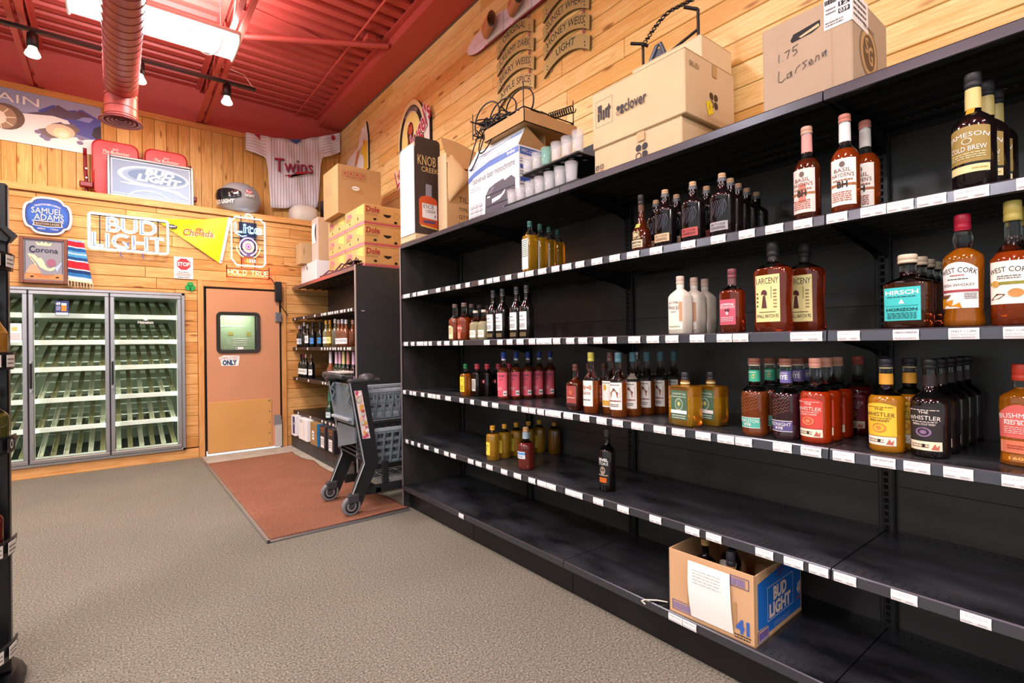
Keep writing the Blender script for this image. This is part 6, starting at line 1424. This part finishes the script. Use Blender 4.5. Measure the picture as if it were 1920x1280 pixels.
# ---------------------------------------------------------------- on top of the second unit
UZ = 2.0555
DOLE = mat('d9ac6c', .8, noise=(4, .05)); DOLL = mat('e8d0a4', .8, noise=(4, .06)); DRED = mat('b03038', .6); DPNK = mat('d87a90', .6)
def fruit_box(loc, label, hgt=.205):
    t = thing('banana_box', label, 'box', loc, 0, 'banana cartons on the wine unit'); x, y = .20, .26
    MB().box((-x, -y, 0), (x, y, hgt), DOLE, .004).build('carton_body', t)
    for nm, fr, W_, side in (('print', front((0, -y, 0)), x, 0), ('print', aisle((-x, 0, 0)), y, 1)):
        m_ = MB(); p = Pen(m_, fr)
        p.poly([(-W_, .012), (W_, .012), (W_, .034), (-W_, .030)], DPNK if side else mat('c8586c', .6)); p.line([(-W_, .036), (W_, .04)], .002, DRED)
        p.text('Dole', -W_*.55, .135, .052, DRED if not side else mat('c86a8a', .6), .14, .03); p.line([(-W_*.95, .128), (-W_*.2, .128)], .003, mat('8a4a7a', .6)); p.text('BANANAS', -W_*.6, .098, .022, mat('a07a48', .7), .12)
        if not side: p.poly([(-.005, .125), (.085, .125), (.075, .105), (.04, .092), (.01, .105)], INK); p.ring(.14, .12, .03, .035, .003, mat('a08048', .7)); p.oval(-.09, .065, .018, .012, INK, 12); p.oval(.13, .055, .018, .014, INK, 12)
        else: p.oval(-.12, .07, .010, .015, INK, 10); p.oval(.10, .085, .010, .017, INK, 10); p.poly([(.05, .14), (.24, .10), (.24, .19), (.1, .195)], mat('efc86a', .6))
        m_.build(nm, t)
for k, wd in enumerate(('bottom', 'middle', 'top')):
    fruit_box((2.135, 5.065, UZ+.2065*k), f'printed banana carton at the unit end, {wd} of its stack')
    fruit_box((2.135, 5.595, UZ+.2065*k), f'printed banana carton under the big carton, {wd} of its stack')
t, x, y, h = carton('cardboard_box', 'big plain carton with handle hole and red symbols atop banana cartons', (2.095, 5.54, UZ+.2065*3), (.48, .46, .52), mat('b58f5e', .85, noise=(4, .04)), closed=False)
m_ = MB(); p = Pen(m_, front((0, -y, 0)))
for k in range(4): p.frame(-.19+.065*k, .40, -.132+.065*k, .46, .003, DRED); p.frame(-.19+.065*k, .375, -.132+.065*k, .40, .002, DRED); p.oval(-.161+.065*k, .432, .01, .014, DRED, 8)
p.oval(-.05, .285, .042, .022, WHITE, 20); p.scribble(-.08, .277, -.02, .292, 1, GREYINK); m_.build('print', t)
m_ = MB(); p = Pen(m_, aisle((-x, 0, 0))); p.scribble(-.15, .23, .08, .36, 5, mat('8a7868', .8), .25); p.line([(0, 0), (0, .5)], .002, CARDIN); m_.build('print', t)
PNKC = mat('e2bcae', .8, noise=(4, .03))
t, x, y, h = carton('cardboard_box', 'white carton with a round hole lowest beside the pine wall', (2.06, 6.54, UZ), (.30, .62, .262), mat('e6dfdc', .75), closed=False)
m_ = MB(); p = Pen(m_, aisle((-x, 0, 0))); p.oval(-.05, .2, .018, .02, INK); p.line([(-.08, .25), (-.06, .19)], .02, mat('5a3038', .7)); m_.build('hand_hole', t)
t, x, y, h = carton('cardboard_box', 'tall narrow pinkish carton with curled paper label', (2.08, 6.36, UZ+.2625), (.28, .25, .52), mat('c8a67e', .85), closed=False)
MB().box((-x-.002, -y, 0), (-x, y, .52), PNKC).build('side_panel', t)
m_ = MB(); vs = []
for i in range(9): vs += [(-x-.006-.03*(1-(i/4-1)**2)*.6, .10-.16*1, .22+.03*i), (-x-.006-.03*(1-(i/4-1)**2)*.2, .10, .22+.03*i)]
m_.add(vs, [(2*i, 2*i+2, 2*i+3, 2*i+1) for i in range(8)], WHITE, True); m_.build('paper_label', t)
t, x, y, h = carton('cardboard_box', 'small plain carton on the white carton against pine wall', (1.99, 6.72, UZ+.2625), (.30, .22, .26), mat('b99a6e', .85), closed=False)
m_ = MB(); p = Pen(m_, front((0, -y, 0))); p.text('ITEM 5', -.1, .16, .02, BROWNINK, .08, rot=1.57); m_.build('print', t)
t = thing('folding_wire_stand', 'folded dark wire stand lying along the wine unit front edge', 'stand', (1.875, 5.32, UZ))
PUR = mat('6a3a4c', .35, .3)
for pts in ([(-.035, -.45, .012), (-.035, .55, .012)], [(.035, -.45, .03), (.035, .55, .03)], [(-.035, -.45, .012), (.0, -.45, .09), (.035, -.45, .03)], [(-.035, -.1, .012), (0, -.28, .10), (.03, -.40, .03)], [(-.03, .1, .012), (0, -.05, .085), (.03, -.2, .03)], [(-.03, .5, .012), (.0, .35, .06), (.03, .15, .03)]): MB().tube(pts, .008, PUR, 6).build('wire_bar', t)
MB().box((-.03, -.48, .05), (.05, -.22, .062), BLACK, .003).build('platform', t)
# boxed wine on the bottom shelf
BX = [(6.74, .16, .30, 'f0eef2', 'white wine carton with purple stripe beside the pine wall', '3a3460', 0), (6.33, .34, .30, 'f2f2f0', 'wide white wine carton with round red emblem', 'c86a6a', 1), (5.91, .24, .30, '9a7a48', 'gold and blue wine carton with open top', '2f7fb4', 2), (5.60, .20, .30, '26242c', 'black wine carton with white label, left of two', 'f0eeec', 3), (5.34, .20, .30, '26242c', 'black wine carton with white label, right of two', 'f0eeec', 3)]
for yc, wd, hh, c, lb, c2, kd in BX:
    t = thing('wine_box', lb, 'box', (1.845, yc, .1725)); x, y = .085, wd/2
    MB().box((-x, -y, 0), (x, y, .25), mat(c, .5), .003).build('carton_body', t)
    m_ = MB(); p = Pen(m_, aisle((-x, 0, 0))); 
    if kd == 0: p.rect(-.02, .03, y*.95, .24, mat(c2, .5)); p.text('VIN', .03, .14, .03, WHITE, .05)
    elif kd == 1: p.ring(.04, .12, .03, .06, .004, mat(c2, .5)); p.scribble(-.12, .2, .0, .24, 2, GREYINK, .3); p.line([(-.1, .02), (-.1, .24)], .002, GREYINK); p.line([(-.05, .24), (.1, .2)], .002, mat(c2, .5))
    elif kd == 2: p.rect(-.06, .06, .02, .16, WHITE); p.scribble(-.05, .08, .01, .14, 2, GREYINK)
    else: p.rect(-.06, .02, .05, .14, mat(c2, .5)); p.text('CABERNET', 0, .215, .024, mat('b87a30', .5), .15); p.text('2018', 0, .185, .02, mat('b87a30', .5), .09); p.scribble(-.05, .05, .04, .12, 3, GREYINK, .3)
    m_.build('print', t)
    if kd == 2:
        MB().box((-x, -y-.002, 0), (x, -y, .25), mat(c2, .5)).build('side_panel', t)

# ---------------------------------------------------------------- beer case with bottles on the bottom shelf
bx = thing('beer_case', 'open cardboard beer case with blue side panel on the bottom shelf', 'box', (1.985, 1.093, .1855), .03)
KR = mat('cfa67a', .85, noise=(5, .04)); BLU = mat('1f6ac0', .45); w_, d_, hh = .20, .175, .255
MB().box((-w_, -d_, 0), (w_, d_, .004), CARDIN).build('case_bottom', bx)
for a, c, nm in (((-w_, -d_, 0), (-w_+.005, d_, hh), 'case_wall'), ((w_-.005, -d_, 0), (w_, d_, hh), 'case_wall'), ((-w_, -d_, 0), (w_, -d_+.005, hh), 'case_wall'), ((-w_, d_-.005, 0), (w_, d_, hh), 'case_wall')): MB().box(a, c, KR, .001).build(nm, bx)
m_ = MB(); p = Pen(m_, front((0, -d_, 0)))
p.poly([(-.18, .055), (-.10, .05), (-.10, .02), (.19, .02), (.19, .25), (-.18, .22)], BLU); p.frame(-.105, .06, .115, .185, .0022, mat('d8d4dc', .5))
p.text('BUD', .0, .128, .045, mat('f0d8cc', .5), .115, .05); p.text('LIGHT', .0, .072, .045, mat('f0d8cc', .5), .185, .05); p.text('41', .165, .085, .04, mat('f0d8cc', .5), .035, .05); p.scribble(.14, .06, .185, .075, 2, mat('c86a80', .5)); p.scribble(-.06, .027, .08, .045, 3, mat('9ab8e8', .5), .3)
p.rect(-.185, .012, -.105, .05, mat('d8a890', .6)); p.frame(-.187, .01, -.103, .052, .003, BLU); p.scribble(-.18, .016, -.11, .046, 1, mat('6a5aa0', .5), .9)
for k in range(6): p.ring(-.02+.02*(k % 3), .215+.012*(k//3), .018, .012, .003, mat('5a5aa0', .5), 12)
p.text('FRESH HOPS BARLEY', 0, .237, .014, BROWNINK, .22, .0, rot=.03)
m_.build('print', bx)
m_ = MB(); p = Pen(m_, aisle((-w_, 0, 0)))
p.frame(-.16, .015, -.02, .055, .0025, mat('4a4a7a', .6)); p.scribble(-.155, .02, -.06, .05, 1, mat('8a7aa0', .6), .9); p.frame(.085, .195, .155, .235, .0025, mat('4a4a7a', .6)); p.scribble(.09, .2, .14, .23, 1, mat('8a7aa0', .6), .9); p.rect(-.09, .05, -.075, .16, CARDIN); p.rect(.10, .05, .108, .14, CARDIN)
p.text('41', .13, .035, .045, mat('3a62b0', .5), .05, .05); p.scribble(.10, .01, .16, .03, 2, INK); m_.build('print', bx)
m_ = MB(); vs = []
for i in range(9):
    v = .02+.215*i/8; vs += [(-w_-.006-.012*sin(i*.39), .085-.012*(1-i/8), v), (-w_-.006-.006*sin(i*.39), -.085-.012*(1-i/8), v)]
m_.add(vs, [(2*i, 2*i+1, 2*i+3, 2*i+2) for i in range(8)], PAPER, True); pn = m_.build('pinned_note', bx)
m_ = MB(); p = Pen(m_, aisle((-w_-.018, 0, 0))); p.scribble(-.06, .155, .055, .215, 5, mat('9aa0a8', .7), .18); m_.build('note_writing', bx)
bk_ = BT(.27, .045, .165, .205, .015, .245, C('c89a60', .6), DARKB, .25, glass=GLD); bk_.label(.05, .16, .04, C('5a2028'))
bk2 = BT(.28, .043, .16, .205, .0155, .225, C('3c3c44', .45), DARKB, .25, glass=GLD); bk2.band(.213, .226, C('c89a60')); bk2.label(.05, .15, .038, C('d8d0c0'))
def inbox(bt, label, x, y, z, rx=0, ry=0):
    t = thing('whiskey_bottle', label, 'bottle', (x, y, z), .1); t.rotation_euler = (rx, ry, .2)
    for nm, me in bt.meshes(): link(nm, me, t)
inbox(bk_, 'dark bottle with tan cork in the beer case back corner', 1.93, 1.19, .191)
inbox(bk2, 'dark bottle with grey capsule upright in the beer case', 1.87, 1.045, .191)
inbox(bk2, 'dark bottle with grey capsule leaning over in the beer case', 1.945, 1.12, .225, .0, .62)
m_ = MB().tube([(0, 0, .004), (-.03, .03, .01), (-.06, .07, .006), (-.075, .075, .004), (-.085, .05, .004)], .003, mat('e8e0d0', .7), 5); tag(m_.build('string', None, (1.82, 1.30, .186)), 'short white string loop lying left of the beer case', 'string')

# ---------------------------------------------------------------- entrance mat with waves
mm = MB(); MATM = fleck_mat('mat_pile', ('64402f', '80543f', '946750', 'a87c66'), 150, .6, big=(2, .08)); nx, ny = 40, 70; vs = []
mx0, mx1, my0, my1 = .806, 1.80, 3.665, 6.50
for i in range(nx+1):
    for j in range(ny+1):
        u, v = i/nx, j/ny; x = mx0+(mx1-mx0)*u+(-.12*v+.015*sin(v*19) if u > .5 else 0)*(u-.5)*2; y = my0+(my1-my0)*v
        z = .012+max(0, .011*sin(v*24+u*2.2)*max(0, u-.35)*1.3)+.004*max(0, sin(v*40+u*9))*u
        vs.append((x, y, z))
mm.add(vs, [(i*(ny+1)+j, (i+1)*(ny+1)+j, (i+1)*(ny+1)+j+1, i*(ny+1)+j+1) for i in range(nx) for j in range(ny)], MATM, True)
mo = tag(mm.build('floor_mat'), 'rust brown ribbed entrance mat with wavy edge under the cart', 'mat'); so = mo.modifiers.new('thick', 'SOLIDIFY'); so.thickness = .008; so.offset = -1

# ---------------------------------------------------------------- shopping cart
ct = thing('shopping_cart', 'grey and black two basket plastic shopping cart between the shelving units', 'cart', (0, 0, .012))
CG = mat('6d7980', .4); CGL = mat('98a3a8', .35); CB = mat('1f2022', .42); CBL = mat('3a3b3d', .4)
Y0, Y1 = 3.80, 4.28
def side_frame(y, nm):
    prof = [(1.40, .985), (1.60, .955), (1.60, .94), (1.52, .93), (1.605, .385), (1.45, .04), (1.36, .04), (1.475, .36), (1.40, .93)]
    prof = [(1.395, 1.0), (1.525, 1.0), (1.615, .37), (1.47, .055), (1.37, .055), (1.50, .375)]
    m_ = MB(); fr = front((0, y, 0)); m_.prism(prof, fr, .05, CB, CBL); m_.add([], [], CB)
    return m_.build(nm, ct)
sf = side_frame(Y0-.025, 'side_frame'); side_frame(Y1-.025, 'side_frame')
for y in (Y0, Y1):
    m_ = MB().tube([(1.497, y-.031, .372), (1.362, y-.031, .06)], .006, SILVER, 6).tube([(1.497, y-.031, .372), (1.44, y-.031, .70), (1.392, y-.031, .99)], .005, CGL, 6); m_.build('metal_edge', ct)
# picture panel on the near side frame
m_ = MB().prism([(1.425, .93), (1.482, .93), (1.548, .56), (1.488, .56)], front((0, Y0-.027, 0)), .002, mat('f0d8d4', .4)); p = Pen(m_, front((0, Y0-.027, 0))); r_ = random.Random(5)
for k in range(34):
    v = .575+.34*r_.random(); u0 = 1.425+(.93-v)*.165+.01; p.oval(u0+r_.random()*.036, v, .011+.008*r_.random(), .012+.008*r_.random(), C(r_.choice(('e890a8', 'd86a90', 'f0c0a0', 'f4e0d8', 'e8a84a', 'c8d0b8', 'd04a6a', 'f6ecec'))), 10)
m_.build('fruit_picture', ct)
# handle and top tray
m_ = MB().tube([(1.36, Y0+.02, 1.03), (1.33, Y0+.12, 1.05), (1.33, Y1-.12, 1.05), (1.36, Y1-.02, 1.03)], .019, CBL, 8); m_.build('handle', ct)
MB().box((1.39, Y0-.03, .985), (1.64, Y0+.04, 1.02), CBL, .012).build('handle_bracket', ct); MB().box((1.37, Y1-.05, .985), (1.60, Y1+.02, 1.02), CBL, .012).build('handle_bracket', ct)
tv = MB().box((1.34, Y0+.12, 1.055), (1.48, Y0+.33, 1.07), mat('d9c8c0', .5), .004); tv.build('advert_flap', ct)
MB().lathe([(.0, .07), (.03, .06), (.045, .03)], CBL, 14, (1.55, Y0+.03, 1.01)).build('coin_lock', ct)
# baskets: rims, slatted walls, floors
def basket(x0, x1, z0, z1, slope, nm, rows_):
    b_ = MB().box((x0, Y0+.015, z1-.03), (x1, Y0+.035, z1), CGL, .005).box((x0, Y1-.035, z1-.03), (x1, Y1-.015, z1), CGL, .005).box((x1-.02, Y0+.015, z1-.03), (x1, Y1-.015, z1), CGL, .005)
    bk = b_.build(nm, ct)
    for y, iy in ((Y0+.025, 0), (Y1-.025, 1)):
        for k in range(rows_+1):
            t_ = k/rows_; zz = z1-.03-(z1-z0-.03)*t_; ins = .06*t_*(1 if iy == 0 else -1)
            MB().box((x0, y-.006+ins, zz-.018), (x1-.05*t_, y+.006+ins, zz+.010), CG, .002).build('basket_rail', bk)
        n = 9
        for k in range(n+1):
            xx = x0+.02+(x1-x0-.06)*k/n
            MB().tube([(xx, y, z1-.03), (xx, y+.06*(1 if iy == 0 else -1), z0)], .013, CG, 6).build('basket_rib', bk)
    MB().box((x0, Y0+.075, z0-.012), (x1-.05, Y1-.075, z0), CG, .004).build('basket_floor', bk)
    for k in range(6):
        yy = Y0+.10+(Y1-Y0-.2)*k/5; MB().tube([(x1-.01, yy, z1-.03), (x1-.055, yy, z0)], .006, CG, 5).build('basket_rib', bk)
basket(1.545, 2.22, .70, .93, 0, 'upper_basket', 3)
basket(1.60, 2.28, .34, .62, 0, 'lower_basket', 4)
# rear panels facing the handle
m_ = MB().box((1.43, Y0+.03, .66), (1.45, Y1-.03, .975), CG, .008); bp_ = m_.build('rear_panel', ct)
for y in (Y0+.06, Y1-.07): m_ = MB().tube([(1.425, y, .97), (1.40, y, .93), (1.43, y, .90), (1.40, y, .84), (1.43, y, .80)], .012, CG, 6); m_.build('panel_hook', bp_)
MB().box((1.40, Y0+.05, .69), (1.45, Y1-.05, .715), CGL, .006).build('seat_lip', bp_)
m_ = MB().prism([(-.19, .64), (.19, .64), (.19, .52), (-.19, .44)], aisle((1.455, (Y0+Y1)/2, 0)), .015, CG); m_.build('lower_panel', ct)
for k in range(5): MB().tube([(1.49, Y0+.02, .40+.035*k), (1.47, Y1-.02, .43+.035*k)], .006, CBL, 6).build('grille_bar', ct)
# base: low rack, posts, wheels
m_ = MB().box((1.52, Y0+.0, .12), (2.28, Y0+.03, .185), CB, .006).box((1.52, Y1-.03, .12), (2.28, Y1, .185), CB, .006).box((2.25, Y0, .12), (2.28, Y1, .185), CB, .006).box((1.60, Y0, .12), (1.64, Y1, .16), CB); m_.build('base_frame', ct)
MB().box((1.66, Y0+.0, .185), (1.71, Y0+.03, .36), CB, .004).build('base_post', ct); MB().box((1.66, Y1-.03, .185), (1.71, Y1, .36), CB, .004).build('base_post', ct)
for k in range(9): MB().tube([(1.66, Y0+.03+(Y1-Y0-.06)*k/8, .182), (2.25, Y0+.03+(Y1-Y0-.06)*k/8, .182)], .004, CGL, 5).build('rack_bar', ct)
for k in range(7): MB().tube([(1.68+.09*k, Y0+.02, .178), (1.68+.09*k, Y1-.02, .178)], .004, CGL, 5).build('rack_bar', ct)
TYRE = mat('77787a', .6)
for x, y in ((1.39, Y0-.03), (1.39, Y1-.03), (2.20, Y0+.03), (2.20, Y1-.03)):
    r = .072; m_ = MB().lathe([(-.016, r*.72), (-.018, r*.9), (-.010, r), (.010, r), (.018, r*.9), (.016, r*.72)], TYRE, 24, (x, y, r-.0), 'y'); wl_ = m_.build('wheel', ct)
    MB().lathe([(-.013, .012), (-.019, .016), (-.015, r*.35), (-.017, r*.7), (.017, r*.7), (.013, .012)], CB, 20, (x, y, r), 'y').build('wheel_hub', wl_)
    MB().lathe([(-.024, .009), (-.018, .011), (.02, .011)], mat('55565a', .3, .7), 10, (x, y, r), 'y').build('axle', wl_)
    MB().box((x-.03, y-.026, .09), (x+.06, y+.026, .16), CBL, .01).build('fork', wl_)

# ---------------------------------------------------------------- spinner rack cut by the left edge
sp = thing('spinner_rack', 'black round display rack of bottles cut off by the left picture edge', 'rack', (-.588, 2.74, 0))
SB = mat('141416', .32)
MB().box((-.26, -.025, .06), (.27, .025, 1.92), SB, .006).build('centre_panel', sp)
MB().lathe([(0, .30), (.03, .31), (.06, .28)], SB, 32).build('rack_base', sp)
TRAYS = (.14, .52, .90, 1.21, 1.58)
for i, z in enumerate(TRAYS):
    m_ = MB(); n = 22; a0, a1 = -PI, 0
    R = [[(.285*cos(a0+(a1-a0)*k/n)*r_, -.03+.25*sin(a0+(a1-a0)*k/n)*r_, zz) for r_, zz in ((1, z), (1.02, z+.065), (1.0, z+.065), (.98, z+.004))] for k in range(n+1)]
    for a, c in zip(R, R[1:]):
        m_.add(a+c, [(j, (j+1) % 4, 4+(j+1) % 4, 4+j) for j in range(4)], SB, False)
    m_.add([(.285*cos(a0+(a1-a0)*k/n), -.03+.25*sin(a0+(a1-a0)*k/n), z+.002) for k in range(n+1)], [tuple(range(n+1))], SB)
    tr_ = m_.build('tray', sp)
    for a in (-.25, -.55):
        tg = MB(); c = (.293*cos(a), -.03+.257*sin(a), z+.033); fr = frame(c, (-sin(a)*1, cos(a), 0), (0, 0, 1))
        tg.prism([(-.028, -.022), (.028, -.022), (.028, .022), (-.028, .022)], fr, .001, mat('2a2a2e', .4) if i == 2 else WHITE); p = Pen(tg, fr)
        if i == 2: p.text('O', 0, -.015, .034, WHITE, .022, .02)
        else: p.scribble(-.024, -.016, .022, .014, 2, GREYINK, .3)
        tg.build('tray_tag', tr_)
MB().tube([(.12, -.1, 1.92), (.2, -.16, 1.80), (.285, -.1, 1.70), (.27, -.05, 1.68)], .004, BLACK, 5).build('loose_cable', sp)
MB().prism([(.02, 1.92), (.10, 1.92), (.30, 1.72), (.28, 1.69), (.02, 1.74)], front((0, -.06, 0)), .03, SB).build('header_wing', sp)
q = BT(.235, .040, .13, .165, .0145, .20, C('3a3a3c', .4), liquid('5a5a20', .5), .15, glass=GLASS); q.label(.02, .11, .036, C('3a2c26'), T(('t', 'LO', .1, .3, .8, WHITE), ('s', -.7, -.7, .7, -.2, 3, C('b0a090'))))
def rb(qq, lb, x, y, z, rot=1.2):
    put(qq, 'spirit_bottle', lb, [(x, y, z)], rot=rot)
rb(q, 'small dark labelled bottle on the third tray of the left rack', -.350, 2.655, .903)
q = BT(.26, .04, .13, .2, .0135, .225, C('b8b8bc', .4), liquid('c88a30', .6), .20, glass=GLASS, sh=.8); q.label(.02, .13, .037, C('d8d4e0'), T(('o', 0, .3, .5, .3, C('a03848')), ('s', -.7, -.7, .7, -.2, 3, GREYINK)))
rb(q, 'amber bottle with lilac white label on the upper tray of left rack', -.352, 2.66, 1.213)
q = BT(.25, .038, .14, .19, .0135, .215, C('8a2430', .4), REDW, .2, sh=.8); q.label(.03, .12, .034, C('6a2a2a'))
rb(q, 'dark red bottle on the second tray of the left rack', -.365, 2.645, .523)
